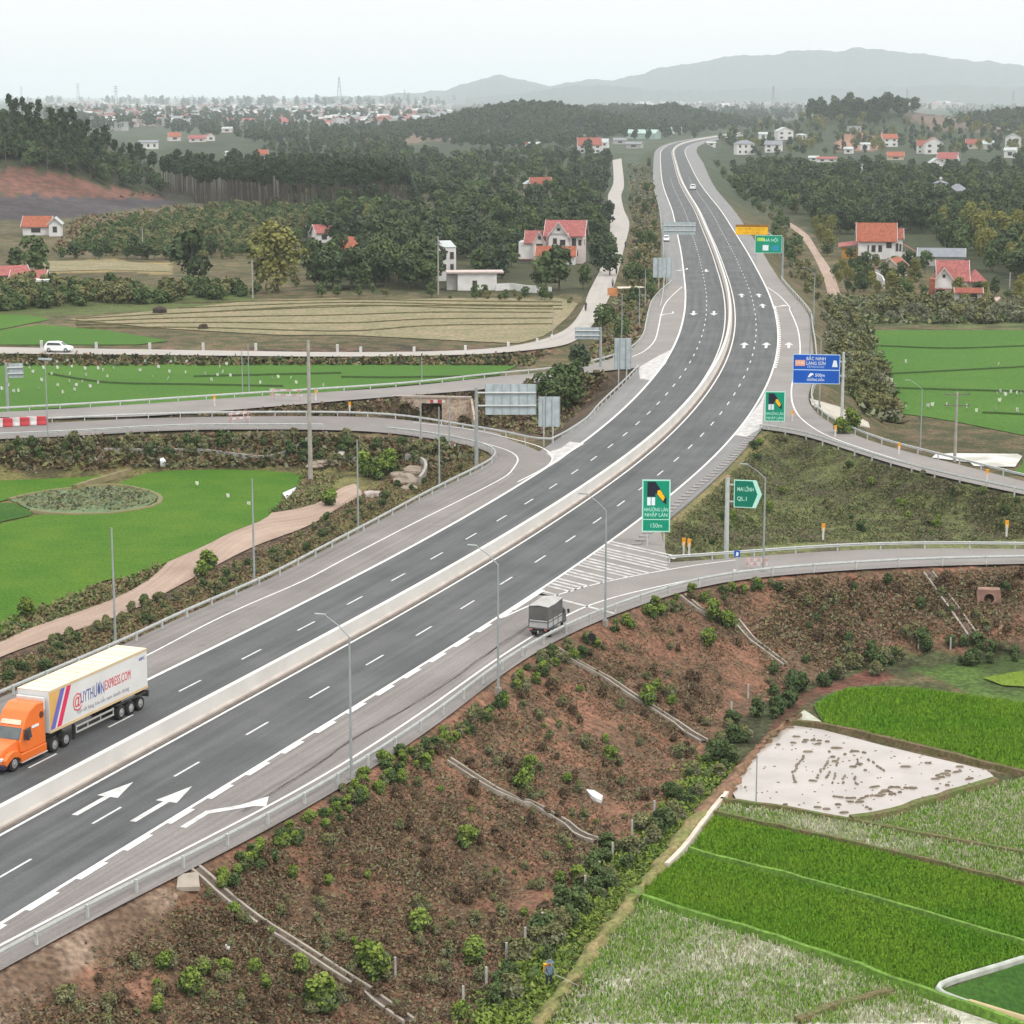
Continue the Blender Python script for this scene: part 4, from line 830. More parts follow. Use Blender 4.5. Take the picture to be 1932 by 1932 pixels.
    for s in (-1, 1):
        loft([(c0+2.9,.19,.17,.62,.98),(c0+3.15,.19,.17,.80,1.28),(c0+3.65,.19,.17,.95,1.36),(c0+4.15,.19,.17,.75,1.24),(c0+4.5,.17,.13,.52,.95)], 'fender', orange, e, bevel=.04).location.y = s*1.02
        MB().box(c0+.0,c0+2.9,s*1.14-.13,s*1.14+.10,.42,.95).build('side_skirt', orange, e, bevel=.05); MB().box(c0,c0+2.9,s*1.15-.1,s*1.15+.13,.36,.42).build('step', K('skirt_edge', (.6,.5,.45)), e)
        MB().add([(c0+1.55,s*1.175,1.75),(c0+2.42,s*1.145,1.75),(c0+2.2,s*1.085,2.42),(c0+1.6,s*1.10,2.45)], [(0,1,2,3)]).build('side_window', glass, e).location.y = s*.012
        MB().tube((c0+.35,s*1.12,2.95),(c0+.35,s*1.165,2.95),.22,.22,14).build('sleeper_window', K('sleeper_glass', (.12,.04,.03), (.1,.03,.02), rough=.2), e)
        MB().box(c0+2.35,c0+2.5,s*1.45-.12,s*1.45+.12,1.8,2.5).box(c0+2.38,c0+2.46,min(s*1.1,s*1.4),max(s*1.1,s*1.4),2.4,2.46).build('mirror', chass, e, bevel=.03)
        MB().box(c0+.7,c0+1.5,s*1.135-.01,s*1.135+.02,2.3,2.46).build('lettering_strip', swhite, e)
        MB().box(c0+4.3,c0+4.56,s*.72-.15,s*.72+.15,.82,1.05).build('headlight', K('lamp_glass', (.7,.7,.68)), e, bevel=.04)
        MB().tube((c0-.15,s*.95,.9),(c0-.15,s*.95,3.3),.08,.08,10).build('exhaust_stack', chrome, e)
    MB().add([(c0+2.27,-.93,2.5),(c0+2.27,.93,2.5),(c0+2.73,1.0,1.82),(c0+2.73,-1.0,1.82)], [(0,1,2,3)]).build('windscreen', K('windscreen_glass', (.06,.075,.08), (.09,.105,.11), 2, rough=.12, spec=.6), e).location = (.03,0,.02)
    MB().add([(c0+2.0,-.75,2.93),(c0+2.0,.75,2.93),(c0+2.2,.8,2.66),(c0+2.2,-.8,2.66)], [(0,1,2,3)]).build('sun_visor', K('visor_pale', (.85,.55,.42)), e).location = (.03,0,.03)
    MB().box(c0+4.40,c0+4.72,-1.16,1.16,.36,.66).build('bumper', K('bumper_dark', (.035,.03,.05)), e, bevel=.05)
    MB().box(c0+4.5,c0+4.6,-.48,.48,.72,1.18).build('grille', K('grille_dark', (.06,.05,.05)), e)
    MB().prism([(c0-.25,3.1),(c0-.05,3.1),(c0-.02,3.95),(c0-.1,3.98),(c0-.25,3.9)],-1.05,1.05).build('roof_fairing', white, e, bevel=.03)
    return e
articulated()
def small_truck():
    p = at(1014,1204,.02); s, dd = so(p); T = frame(s)[1]; N_ = frame(s)[2]
    d = T*.998+N_*.05; d /= np.linalg.norm(d); e = empty('box_truck', (p[0]+d[0]*.2, p[1]+d[1]*.2, .03), math.atan2(d[1], d[0]), (.70,.84,.84)); tag(e, 'small truck with a dark grey tarpaulin cover and light grey sides taking the exit ramp', 'truck')
    tarp = K('grey_tarpaulin', (.085,.085,.082), (.12,.12,.116), 1.5, rough=.8, bump=.3); side = K('truck_side_grey', (.38,.38,.37), (.33,.33,.325), 1.5, rough=.5); fr = K('truck_frame_grey', (.10,.10,.115), (.08,.08,.09))
    z0 = .95; L = 4.5; hw = 1.0
    b_ = MB().box(0,L,-hw,hw,z0,z0+.75).build('cargo_bed', side, e, bevel=.02)
    m_ = MB()
    for x in (-.02, 1.5, 3.0, L-.1): m_.box(x,x+.12,-hw-.03,-hw+.06,z0-.05,z0+.80).box(x,x+.12,hw-.06,hw+.03,z0-.05,z0+.80)
    m_.box(-.03,L,-hw-.03,hw+.03,z0-.1,z0); m_.box(-.04,L+.02,-hw-.035,hw+.035,z0+.55,z0+.62); m_.build('bed_frame', fr, e)
    t_ = MB().add([(0,-hw,z0+.82),(L,-hw,z0+.82),(L,hw,z0+.82),(0,hw,z0+.82),(0,-hw,z0+2.1),(L,-hw,z0+2.25),(L,hw,z0+2.25),(0,hw,z0+2.1),(L*.45,-hw,z0+2.06),(L*.45,hw,z0+2.06)], [(3,2,1,0),(0,1,5,8,4),(2,3,7,9,6),(1,2,6,5),(3,0,4,7)]).build('tarpaulin', tarp, e)
    MB().add([(-.02,-hw-.02,z0+2.1),(L*.45,-hw-.02,z0+2.08),(L+.02,-hw-.02,z0+2.27),(L+.02,hw+.02,z0+2.27),(L*.45,hw+.02,z0+2.08),(-.02,hw+.02,z0+2.1),(-.02,0,z0+2.2),(L+.02,0,z0+2.36)], [(0,1,2,7,6),(7,3,4,5,6)]).build('tarpaulin_top', K('tarpaulin_top', (.38,.375,.36), (.31,.305,.29), 1.2), e)
    cab = loft([(L+.15,.9,.85,.6,2.1),(L+.9,.9,.82,.6,2.12),(L+1.45,.9,.80,.6,1.75),(L+1.7,.88,.82,.55,1.3)], 'cab', fr, e, bevel=.06)
    for s in (-1, 1):
        MB().add([(L+.45,s*.885,1.42),(L+1.4,s*.87,1.42),(L+1.25,s*.835,1.85),(L+.5,s*.845,1.95)], [(0,1,2,3)]).build('side_window', glass, e).location.y = s*.01
        MB().box(L+1.35,L+1.5,s*1.15-.1,s*1.15+.1,1.45,1.85).box(L+1.4,L+1.44,min(s*.85,s*1.1),max(s*.85,s*1.1),1.7,1.74).build('mirror', chass, e)
        MB().box(-.06,-.03,s*.75-.14,s*.75+.14,.72,.86).build('tail_light', K('tail_lamp', (.5,.12,.1)), e)
        wheel(e, 1.0, s*.98, .42, .42); wheel(e, L+.75, s*.92, .40, .25)
    MB().box(.1,L+1.3,-.4,.4,.5,.9).box(-.05,.05,-.9,.9,.5,.66).build('chassis', chass, e)
    face('number_plate', rect(-.2,.2,.55,.68), swhite, e, 0).location = (-.07,0,0); e.children[-1].rotation_euler = (0,0,-math.pi/2)
small_truck()
def car(x, y, z, rz, lab, col=(.78,.79,.80), g=None, s=1., suv=True):
    w_ = at(x, y, z); e = empty('parked_car' if g else 'car', (w_[0], w_[1], z), rz, s); tag(e, lab, 'car', g)
    m_ = K('car_paint_%.2f' % col[0], col, tuple(q*.95 for q in col), 1, rough=.25, spec=.5)
    loft([(-2.25,.84,.80,.45,.95),(-2.15,.90,.84,.32,1.08),(-.9,.92,.86,.28,1.06),(1.0,.92,.86,.28,1.03),(1.9,.90,.78,.30,.92),(2.25,.80,.72,.40,.74)], 'body', m_, e, bevel=.05)
    loft([(-2.05,.83,.66,1.0,1.25),(-1.75,.83,.64,1.0,1.64),(-.2,.84,.64,1.0,1.70),(.45,.84,.66,1.0,1.58),(1.2,.82,.76,1.0,1.06)], 'cabin', m_, e, bevel=.05)
    for q in (-1, 1):
        MB().add([(-1.75,q*.80,1.12),(.75,q*.80,1.12),(.35,q*.705,1.50),(-1.6,q*.69,1.55)], [(0,1,2,3)]).build('side_window', glass, e).location.y = q*.035
        for xx in (-1.4, 1.42): wheel(e, xx, q*.92, .35, .22)
        MB().box(2.1,2.24,q*.6-.14,q*.6+.14,.66,.8).build('headlight', swhite, e, bevel=.02); MB().box(-2.26,-2.2,q*.68-.12,q*.68+.12,.8,1.0).build('tail_light', K('tail_lamp', (.5,.12,.1)), e)
    MB().add([(.52,-.60,1.54),(.52,.60,1.54),(1.15,.70,1.10),(1.15,-.70,1.10)], [(0,1,2,3)]).build('windscreen', glass, e).location = (.03,0,.02); MB().add([(-1.82,-.58,1.56),(-1.82,.58,1.56),(-2.1,.62,1.15),(-2.1,-.62,1.15)], [(0,1,2,3)]).build('rear_window', glass, e).location = (-.03,0,.01)
    return e
d = at(330,665,-2.95)-at(20,661,-2.95); car(111,663.5,-2.95,math.atan2(d[1], d[0]),'white hatchback driving along the local road above the rice on the left',s=1.12)
s_, d_ = so(at(1307,358)); p_, T_, N_ = frame(s_); car(1307,358,.05,math.atan2(T_[1],T_[0]),'white car alone on the far right carriageway near the bend',s=1.5)
s_, d_ = so(at(1257,455)); p_, T_, N_ = frame(s_); car(1257,455,.05,math.atan2(-T_[1],-T_[0]),'white car on the left shoulder under the far double-armed sign back',s=1.0)
# people: one continuous skinned body each
def skin_body(name, J, E_, R, parent, m, loc=None, sub=1):
    me = bpy.data.meshes.new(name); me.from_pydata(J, E_, []); o = bpy.data.objects.new(name, me); COL.objects.link(o)
    md = o.modifiers.new('s', 'SKIN'); sk = me.skin_vertices[0].data
    for i, r in enumerate(R): sk[i].radius = (r, r)
    sk[0].use_root = True
    sb = o.modifiers.new('d', 'SUBSURF'); sb.levels = sub; sb.render_levels = sub
    dg = bpy.context.evaluated_depsgraph_get(); m2 = bpy.data.meshes.new_from_object(o.evaluated_get(dg)); bpy.data.objects.remove(o)
    m2.materials.clear()
    for q in (m if isinstance(m, (list, tuple)) else [m]): m2.materials.append(q)
    for p in m2.polygons: p.use_smooth = True
    return link(name, m2, parent, loc)
skinm = K('skin', (.36,.20,.13), (.32,.18,.12)); trou = K('dark_trousers', (.03,.04,.05)); bshirt = K('blue_grey_shirt', (.16,.22,.28), (.12,.17,.22)); 
def colour_by_height(o, rules):
    for p in o.data.polygons:
        z = p.center.z
        for i, (lo, hi) in enumerate(rules):
            if lo <= z < hi: p.material_index = i
def person_spraying():
    w_ = on_ground(1036,1868); e = empty('person', w_, math.atan2(-w_[0], w_[1])+.35); tag(e, 'person in blue-grey shirt and hat, yellow tank on the back, spraying the grass bank', 'person')
    J = [(0,0,.92),(0,.0,1.12),(0,-.03,1.36),(0,-.05,1.47),(0,-.09,1.55),(0,-.11,1.66),(.10,0,.88),(.12,-.04,.50),(.12,.02,.09),(.12,-.14,.04),(-.10,0,.88),(-.12,.03,.50),(-.13,.12,.09),(-.13,-.03,.04),(.19,-.03,1.38),(.27,-.06,1.12),(.24,-.26,1.02),(.23,-.34,1.01),(-.19,-.03,1.38),(-.26,-.02,1.12),(-.18,-.2,1.0),(-.16,-.28,.99)]
    E_ = [(0,1),(1,2),(2,3),(3,4),(4,5),(0,6),(6,7),(7,8),(8,9),(0,10),(10,11),(11,12),(12,13),(2,14),(14,15),(15,16),(16,17),(2,18),(18,19),(19,20),(20,21)]
    R = [.15,.14,.17,.06,.085,.075,.10,.07,.05,.045,.10,.07,.05,.045,.075,.05,.038,.035,.075,.05,.038,.035]
    b_ = skin_body('body', J, E_, R, e, [skinm, trou, bshirt]); colour_by_height(b_, [(1.44,9),(-1,.93),(.93,1.44)])
    MB().tube((0,-.10,1.66),(0,-.10,1.70),.24,.21,14).tube((0,-.10,1.70),(0,-.10,1.83),.13,.08,12).build('hat', K('grey_hat', (.15,.18,.22)), e)
    MB().box(-.22,.22,.14,.40,.95,1.46).box(-.06,.06,.2,.3,1.46,1.5).build('sprayer_tank', K('sprayer_yellow', (.80,.42,.01), (.75,.38,.01)), e, bevel=.05)
    MB().tube((.23,-.34,1.01),(1.3,-1.2,.55),.014,.012,6).build('spray_lance', steel, e)
person_spraying()
def rider(x, y, lab, heading, shirt, z=-2.95):
    w_ = at(x, y, z); e = empty('motorbike', (w_[0], w_[1], z), heading, 1.15); tag(e, lab, 'motorbike')
    for xx in (-.62, .62): MB().tube((xx,-.05,.29),(xx,.05,.29),.29,.29,16).build('wheel', dark, e)
    loft([(-.8,.10,.10,.55,.75),(-.4,.14,.12,.4,.78),(.0,.12,.10,.32,.70),(.3,.10,.09,.30,.50),(.55,.10,.08,.45,1.0),(.68,.07,.05,.55,.95)], 'frame', K('bike_dark', (.05,.05,.06)), e, bevel=.03); MB().tube((.5,-.34,1.02),(.5,.34,1.02),.02,.02,6).build('handlebar', chass, e)
    pe = empty('person', (w_[0], w_[1], z), heading, 1.15); tag(pe, 'person riding the '+lab.replace('motorbike','motorbike,')[0:0]+shirt[1], 'person')
    J = [(-.2,0,.86),(-.16,0,1.1),(-.08,0,1.34),(-.05,0,1.44),(-.02,0,1.55),(0,0,1.64),(.0,.12,.82),(.22,.15,.62),(.12,.15,.30),(.24,.15,.26),(.0,-.12,.82),(.22,-.15,.62),(.12,-.15,.30),(.24,-.15,.26),(-.07,.19,1.35),(.08,.26,1.12),(.42,.28,1.06),(-.07,-.19,1.35),(.08,-.26,1.12),(.42,-.28,1.06)]
    E_ = [(0,1),(1,2),(2,3),(3,4),(4,5),(0,6),(6,7),(7,8),(8,9),(0,10),(10,11),(11,12),(12,13),(2,14),(14,15),(15,16),(2,17),(17,18),(18,19)]
    b_ = skin_body('body', J, E_, [.14,.14,.16,.06,.09,.075,.1,.07,.05,.045,.1,.07,.05,.045,.07,.05,.04,.07,.05,.04], pe, [skinm, trou, K('shirt_%s' % shirt[0], shirt[2])]); colour_by_height(b_, [(1.42,9),(-1,.9),(.9,1.42)])
    MB().tube((0,0,1.56),(0,0,1.66),.125,.135,12).tube((0,0,1.66),(0,0,1.75),.135,.06,12).build('helmet', K('helmet_grey', (.10,.10,.11)), pe)
up = math.atan2(*(at(1157,530,-2.95)-at(1110,600,-2.95))[::-1])
rider(1105,586,'motorbike nearest the bend of the local road, heading toward the viewer',up+math.pi,('a','dark motorbike nearest the bend, in a dark jacket',(.05,.05,.07)))
rider(1156,541,'motorbike on the right side of the local road near the orange stall',up,('b','motorbike beside the orange stall, in a grey top',(.25,.26,.28)))
rider(1163,517,'motorbike in the middle of the local road opposite the white wall',up,('c','motorbike opposite the white wall, in a brown top',(.13,.09,.07)))
rider(1180,467,'motorbike farthest up the local road at its right edge',up,('d','motorbike farthest up the local road, in a navy top',(.05,.07,.13)))
# ---------------------------------------------------------------- rice fields
def ricemat(name, c, c2, c3, sc_=.12, rows=(0,0), bump=.5):
    """leaf colour c, yellower patches c2, gaps c3"""
    m = bpy.data.materials.new(name); m.use_nodes = True; t = m.node_tree; b = t.nodes['Principled BSDF']; b.inputs['Roughness'].default_value = .9; b.inputs['Specular IOR Level'].default_value = .12
    g = N(t, 'ShaderNodeNewGeometry'); mp = N(t, 'ShaderNodeMapping'); mp.inputs['Scale'].default_value = (1, .45, 1)
    n1 = N(t, 'ShaderNodeTexNoise', Scale=sc_, Detail=6., Roughness=.65); n2 = N(t, 'ShaderNodeTexNoise', Scale=1.7, Detail=4., Roughness=.6); n3 = N(t, 'ShaderNodeTexNoise', Scale=4.5, Detail=2.)
    r1 = N(t, 'ShaderNodeMapRange'); r1.inputs[1].default_value = .42; r1.inputs[2].default_value = .66
    r2 = N(t, 'ShaderNodeMapRange'); r2.inputs[1].default_value = .60; r2.inputs[2].default_value = .74; r2.inputs[4].default_value = .55
    r3 = N(t, 'ShaderNodeMapRange'); r3.inputs[1].default_value = .3; r3.inputs[2].default_value = .7; r3.inputs[3].default_value = .72; r3.inputs[4].default_value = 1.25
    m1 = N(t, 'ShaderNodeMix', data_type='RGBA'); m2 = N(t, 'ShaderNodeMix', data_type='RGBA'); v = N(t, 'ShaderNodeVectorMath', operation='SCALE'); bp = N(t, 'ShaderNodeBump', Strength=bump, Distance=.25)
    m1.inputs[6].default_value = (*c, 1); m1.inputs[7].default_value = (*c2, 1); m2.inputs[7].default_value = (*c3, 1)
    t.links.new(g.outputs['Position'], mp.inputs[0])
    t.links.new(g.outputs['Position'], n1.inputs['Vector'])
    for n in (n2, n3): t.links.new(mp.outputs[0], n.inputs['Vector'])
    t.links.new(n1.outputs['Fac'], r1.inputs[0]); t.links.new(r1.outputs[0], m1.inputs[0]); t.links.new(n2.outputs['Fac'], r2.inputs[0]); t.links.new(r2.outputs[0], m2.inputs[0]); t.links.new(m1.outputs[2], m2.inputs[6])
    t.links.new(n3.outputs['Fac'], r3.inputs[0]); t.links.new(m2.outputs[2], v.inputs[0]); t.links.new(r3.outputs[0], v.inputs['Scale']); t.links.new(v.outputs[0], b.inputs['Base Color']); t.links.new(n3.outputs['Fac'], bp.inputs['Height']); t.links.new(bp.outputs[0], b.inputs['Normal'])
    return m
G1 = ricemat('rice_bright', (.044,.118,.008), (.072,.142,.011), (.05,.095,.018)); G2 = ricemat('rice_mid', (.042,.105,.011), (.08,.135,.022), (.07,.11,.035)); G3 = ricemat('rice_dark', (.028,.08,.01), (.038,.095,.012), (.027,.07,.01)); G4 = ricemat('rice_yellowgreen', (.11,.17,.018), (.14,.19,.025), (.08,.125,.022)); G5 = ricemat('rice_far', (.047,.12,.014), (.06,.138,.017), (.042,.10,.014), .03, bump=.15)
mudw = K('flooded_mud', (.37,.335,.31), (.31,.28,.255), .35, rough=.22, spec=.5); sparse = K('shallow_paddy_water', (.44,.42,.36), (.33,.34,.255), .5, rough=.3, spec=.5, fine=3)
stub = K('rice_stubble', (.225,.185,.11), (.165,.155,.08), .18, rough=.95, fine=1.2); weedm = ricemat('weedy_pond', (.10,.15,.075), (.14,.19,.10), (.09,.10,.08), .25)
FZ = -5.86; FL = -4.02
# make sure that fields lie clear of the bumpy soil below them
def field(pts, m, z=FZ, k=2): ngon('paddy_field', resample(np.vstack([line(pts, z), line(pts[:1], z)]), 3.)[:-1], z, m)
field(px('C3',(740,900),(800,850),(930,805),(1080,790),(1300,800),(1560,835),(1932,890),(2500,990),(2500,1420),(1932,1290),(1830,1262),(1300,1130),(800,1015)), G2)
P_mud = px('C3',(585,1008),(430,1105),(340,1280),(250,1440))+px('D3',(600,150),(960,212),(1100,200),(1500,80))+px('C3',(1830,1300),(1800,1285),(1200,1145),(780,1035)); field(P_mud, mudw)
field(px('C3',(600,990),(690,925),(760,960),(800,1008)), sparse, FZ-.01)
field(px('D3',(1010,218),(1200,190),(1770,0),(1932,-30),(2500,-150),(2500,530),(1932,392)), sparse)
field(px('D3',(215,112),(600,160),(960,222),(1932,410),(2500,520),(2500,690),(1932,562),(1000,340),(200,168)), sparse)
field(px('D3',(180,185),(1000,360),(1932,585),(2500,720),(2500,1090),(1932,898),(1000,630),(40,378)), G2)
field(px('D3',(20,392),(1000,650),(1932,925),(2500,1100),(2300,1000),(1932,975),(1450,1118),(1415,1160),(1440,1195),(1300,1150),(600,895),(40,745),(-100,700),(-250,640)), G1)
P_sp = px('D3',(-290,650),(-100,715),(60,765),(600,925),(1300,1185),(1932,1400),(2500,1600),(2500,1900),(-700,1900),(-820,1480),(-700,1240),(-500,950)); field(P_sp, sparse)
field(px('D3',(1470,1160),(1932,1005),(2500,850),(2500,1500),(1932,1310),(1630,1225),(1470,1180)), G3)
field(px('C3',(1700,745),(1932,700),(2500,650),(2500,850),(1932,790),(1760,785)), G4)
field(px('B3',(1060,130),(1932,130),(2600,140),(2600,800),(1932,725),(1560,650),(1350,615),(1200,600),(1195,480),(1190,370),(1100,250)), G5, -5.9)
field(px('B3',(1920,900),(1932,850),(2400,850),(2400,1000),(1932,960),(1860,935)), G5)
field(px('B3',(1410,850),(1440,825),(1932,830),(1880,905),(1650,900),(1640,880)), K('flooded_patch', (.50,.49,.45), (.28,.27,.2), .25, rough=.3, spec=.5, lo=.45, hi=.6))
field(px('B1',(-300,935),(0,930),(300,925),(700,918),(650,950),(460,1012),(200,1040),(60,1085),(0,1100),(-300,1150)), G1, FL)
field(px('B1',(930,905),(1400,915),(1730,945),(1690,1010),(1600,1050),(1590,1110),(1500,1200),(1290,1280),(1180,1340),(1000,1420),(720,1540))+px('C1',(560,0),(440,80),(300,140),(150,210),(0,300),(-400,450))+px('B1',(-400,1300),(0,1225),(230,1172),(500,1175),(860,1130),(915,1080),(860,1040),(640,1005)), G1, FL)
field(px('B1',(60,1092),(250,1045),(480,1020),(700,1015),(850,1045),(900,1082),(840,1125),(640,1160),(360,1165),(180,1150)), weedm, FL-.01)
field(px('B1',(-300,1150),(0,1105),(60,1100),(170,1150),(220,1168),(0,1215),(-300,1290)), G3, FL-.02)
field(px('B1',(-600,328),(0,318),(1300,318),(1932,322))+px('B2',(0,325),(700,328),(1000,330),(860,390),(600,420),(0,472))+px('B1',(1932,480),(1100,540),(300,572),(-600,640)), G5, FL)
field(px('B1',(-300,30),(0,38),(190,50),(290,68),(0,125),(-300,170)), G5, FL)
field(px('B1',(-300,205),(0,130),(230,98),(600,130),(960,190),(780,212),(0,212),(-300,215)), G5, FL)
field(px('A1',(380,1420),(900,1370),(1480,1310),(1932,1300))+px('A2',(0,1312),(700,1300),(1240,1300),(1340,1330),(1290,1400),(1200,1480))+px('B2',(1140,165),(1000,205),(0,155))+px('A1',(1600,1510),(900,1470)), stub, FL+.005)
field(px('A1',(240,1092),(620,1085),(965,1115),(960,1150),(600,1140),(250,1150)), stub, FL+.005)
# low bunds between the fields
bund_m = K('grassy_bund', (.085,.12,.03), (.13,.10,.05), .9, rough=.95, fine=4); bund_b = K('muddy_bund', (.14,.10,.06), (.09,.085,.03), .7, rough=.95, fine=4); straw = K('straw_ridge', (.055,.055,.025), (.12,.10,.045), .6, rough=.95)
def bund(pts, w_=.9, h=.35, m=bund_m, name='bund', z=FZ, sm=2): C = curve(pts, z=z, step=1.2, sm=sm); C = C+rng.normal(0, .07, C.shape); o = sweep(name, C, [(w_/2,-.3),(w_/4,h),(-w_/4,h),(-w_/2,-.3)], m, z=z); o['kind'] = 'structure'
bund(px('C3',(590,1003),(800,1020),(1300,1135),(1932,1292),(2400,1400)), .8, .3, bund_b); bund(px('D3',(960,216),(1150,190),(1400,105),(1770,-5)), 1.2, .5); bund(px('D3',(225,100),(600,152),(960,218),(1932,402),(2400,500)), .7, .35)
bund(px('D3',(185,170),(1000,350),(1932,575),(2400,690)), .55, .35); bund(px('D3',(30,383),(1000,638),(1932,912),(2400,1060)), .5, .4, K('bright_bund', (.12,.23,.03), (.08,.16,.02), .8, fine=4)); bund(px('D3',(-290,630),(50,750),(600,908),(1300,1165),(1932,1385)), .6, .45, K('bright_bund', (.1,.2,.03)))
bund(px('D2',(1250,1110),(1410,1175)), .35, .25)
bund(px('D3',(650,1345),(850,1260),(1200,1180)), .9, .3)
bund(px('B1',(420,1030),(560,985),(700,945),(800,915)), 1.3, .5, K('tan_bund', (.21,.16,.09), (.12,.12,.05), .8), z=FL); bund(px('B1',(50,1088),(240,1045),(480,1018),(640,1003),(800,1030),(880,1055),(915,1082),(860,1128),(640,1165),(380,1172),(170,1152)), 1., .14, K('green_tan_bund', (.14,.15,.06), (.17,.14,.075), .6), z=FL)
for q in (px('B1',(280,380),(620,430),(1100,440),(1600,450)), px('B2',(0,398),(350,400),(900,390)), px('B1',(1100,395),(1932,375))): bund(q, .9, .3, K('field_edge_dark', (.035,.08,.012), (.03,.06,.012)), z=FL)
for q in (px('B3',(1080,220),(1500,235),(1932,222)), px('B3',(1200,460),(1500,470),(1932,480)), px('B3',(1180,380),(1932,340)), px('B3',(1700,600),(1932,610))): bund(q, .8, .3, K('field_edge_dark', (.035,.08,.012)), z=-5.9)
for q in ([px('A1',(430,1420+i*17),(1100,1385+i*28),(1932,1352+i*46)) + px('A2',(500,1345+i*38),(1200,1352+i*32)) for i in range(4)] + [px('A1',(1000,1330+i*30),(1932,1312+i*16)) + px('A2',(700,1320+i*20),(1250,1325+i*20)) for i in range(3)]): bund(q, .65, .22, straw, z=FL)
pipe = curve(px('D3',(2300,860),(1932,985),(1600,1085),(1480,1122),(1428,1148),(1432,1172),(1490,1195),(1620,1240)), z=FZ, step=.8, sm=1); o = sweep('bund', pipe, [(.18,-.2),(.16,.12),(.08,.22),(-.08,.22),(-.16,.12),(-.18,-.2)], K('white_sheet_bund', (.46,.48,.44), (.30,.33,.28), 1.2, rough=.6), z=FZ); o['kind'] = 'structure'
o = sweep('bund', curve(px('D3',(1620,1240),(1932,1335),(2300,1440)), z=FZ, step=.8), [(.24,-.2),(.22,.14),(.1,.28),(-.1,.28),(-.22,.14),(-.24,-.2)], K('tan_sheet_bund', (.46,.36,.2), (.38,.3,.17), 1.2), z=FZ); o['kind'] = 'structure'
sweep('bund', curve(px('D3',(250,60),(150,180),(10,370),(-90,470)), z=FZ, step=.8), [(.2,-.2),(.16,.35),(-.16,.35),(-.2,-.2)], K('pale_bund', (.56,.50,.42), (.42,.37,.3), 1), z=FZ)['kind'] = 'structure'
# earth bank that carries the foot track between slope and fields
bk_l = curve(px('D2',(1060,1352),(1180,1180),(1380,900),(1540,700),(1700,500),(1850,300))+px('C3',(100,1440),(240,1300),(340,1180),(480,1050),(620,960)), z=-5.4, sm=3); bk_r = curve(px('D2',(1150,1352),(1260,1180),(1480,900),(1640,690),(1800,480),(1930,310))+px('C3',(165,1500),(260,1400),(330,1280),(430,1110),(580,1005),(680,930)), z=-5.4, sm=3)
n_ = 90; A_ = resample(bk_l, n=n_); B_ = resample(bk_r, n=n_); rows = []
for q, h in ((-.35,-6.2),(0,-5.8),(.3,-5.5),(.7,-5.48),(1,-5.75),(1.2,-6.2)): rows.append(np.c_[A_+(B_-A_)*q+rng.normal(0,.14,(n_,2)), h+rng.normal(0,.09,n_)])
V = np.concatenate(rows); i, j = np.meshgrid(np.arange(5), np.arange(n_-1), indexing='ij'); Q = np.stack([i*n_+j, (i+1)*n_+j, (i+1)*n_+j+1, i*n_+j+1], -1).reshape(-1, 4)
bkm = K('red_earth_bank', (.22,.125,.08), (.14,.095,.05), .35, rough=.95, fine=3, bump=.4); tag(link('earth_bank', npmesh('earth_bank', V, Q, [bkm, K('tan_earth_bank', (.23,.185,.085), (.13,.15,.045), .35, rough=.95, fine=3, bump=.4)], mi=[0 if jj > 52 else 1 for jj in np.tile(np.arange(n_-1), 5)], smooth_=True)), kind='structure')
# scattered quads helper: blades, leaves, clods
def cards(C, w_, h, up=.8, tilt=.5, r=None):
    """one quad per centre, standing with random heading; returns V,Q"""
    n = len(C); r = r or rng; a = r.uniform(0, 2*np.pi, n); u = np.c_[np.cos(a), np.sin(a), np.zeros(n)]*(w_ if np.isscalar(w_) else w_[:, None])/2
    v = np.c_[r.normal(0, tilt, n), r.normal(0, tilt, n), np.full(n, up)]; v /= np.linalg.norm(v, axis=1)[:, None]; v *= (h if np.isscalar(h) else h[:, None])
    V = np.stack([C-u, C+u, C+u*.6+v, C-u*.6+v], 1).reshape(-1, 3); return V, np.arange(4*n).reshape(-1, 4)
def scatter_px(poly_px, n, z=None, dens=None):
    """points uniform in the picture polygon, put on the ground"""
    Pq = np.array(poly_px); lo, hi = Pq.min(0), Pq.max(0); out = []
    while len(out) < n:
        q = rng.uniform(lo, hi, (n, 2)); q = q[inside(q, Pq)]; out += list(q)
    return np.array(out[:n])
def world_scatter(poly_px, n, z):
    Wp = line(poly_px, z); lo, hi = Wp.min(0), Wp.max(0); out = np.zeros((0, 2))
    while len(out) < n: q = rng.uniform(lo, hi, (n*2, 2)); out = np.vstack([out, q[inside(q, Wp)]])
    return out[:n]
def rice_tufts(name, poly_px, n, m, h, w_, z=FZ, clump=.5):
    P = world_scatter(poly_px, n*2, z); k = wob(P, 2.3, 5)+.5*wob(P, .9, 2)+.6*wob(P, 7, 1)+rng.normal(0, .5, len(P)); P = P[np.argsort(-k)[:n]] if clump else P[:n]
    V, Q = cards(np.c_[P, np.full(len(P), z-.02)], rng.uniform(.6,1.3,len(P))*w_, rng.uniform(.6,1.4,len(P))*h, tilt=.25); tag(link(name, npmesh(name, V, Q, m)), {'rice_sparse':'thin young rice in shallow pale water','rice_dense':'thick green rice'}.get(name, 'young rice'), 'rice', kind='stuff')
bl1 = K('rice_blades', (.13,.28,.02), (.19,.31,.04), .4, rough=.9); bl2 = K('rice_blades_pale', (.40,.40,.27), (.30,.34,.17), .5, rough=.9); bl3 = K('rice_blades_green', (.10,.24,.011), (.15,.27,.018), .16, rough=.9)
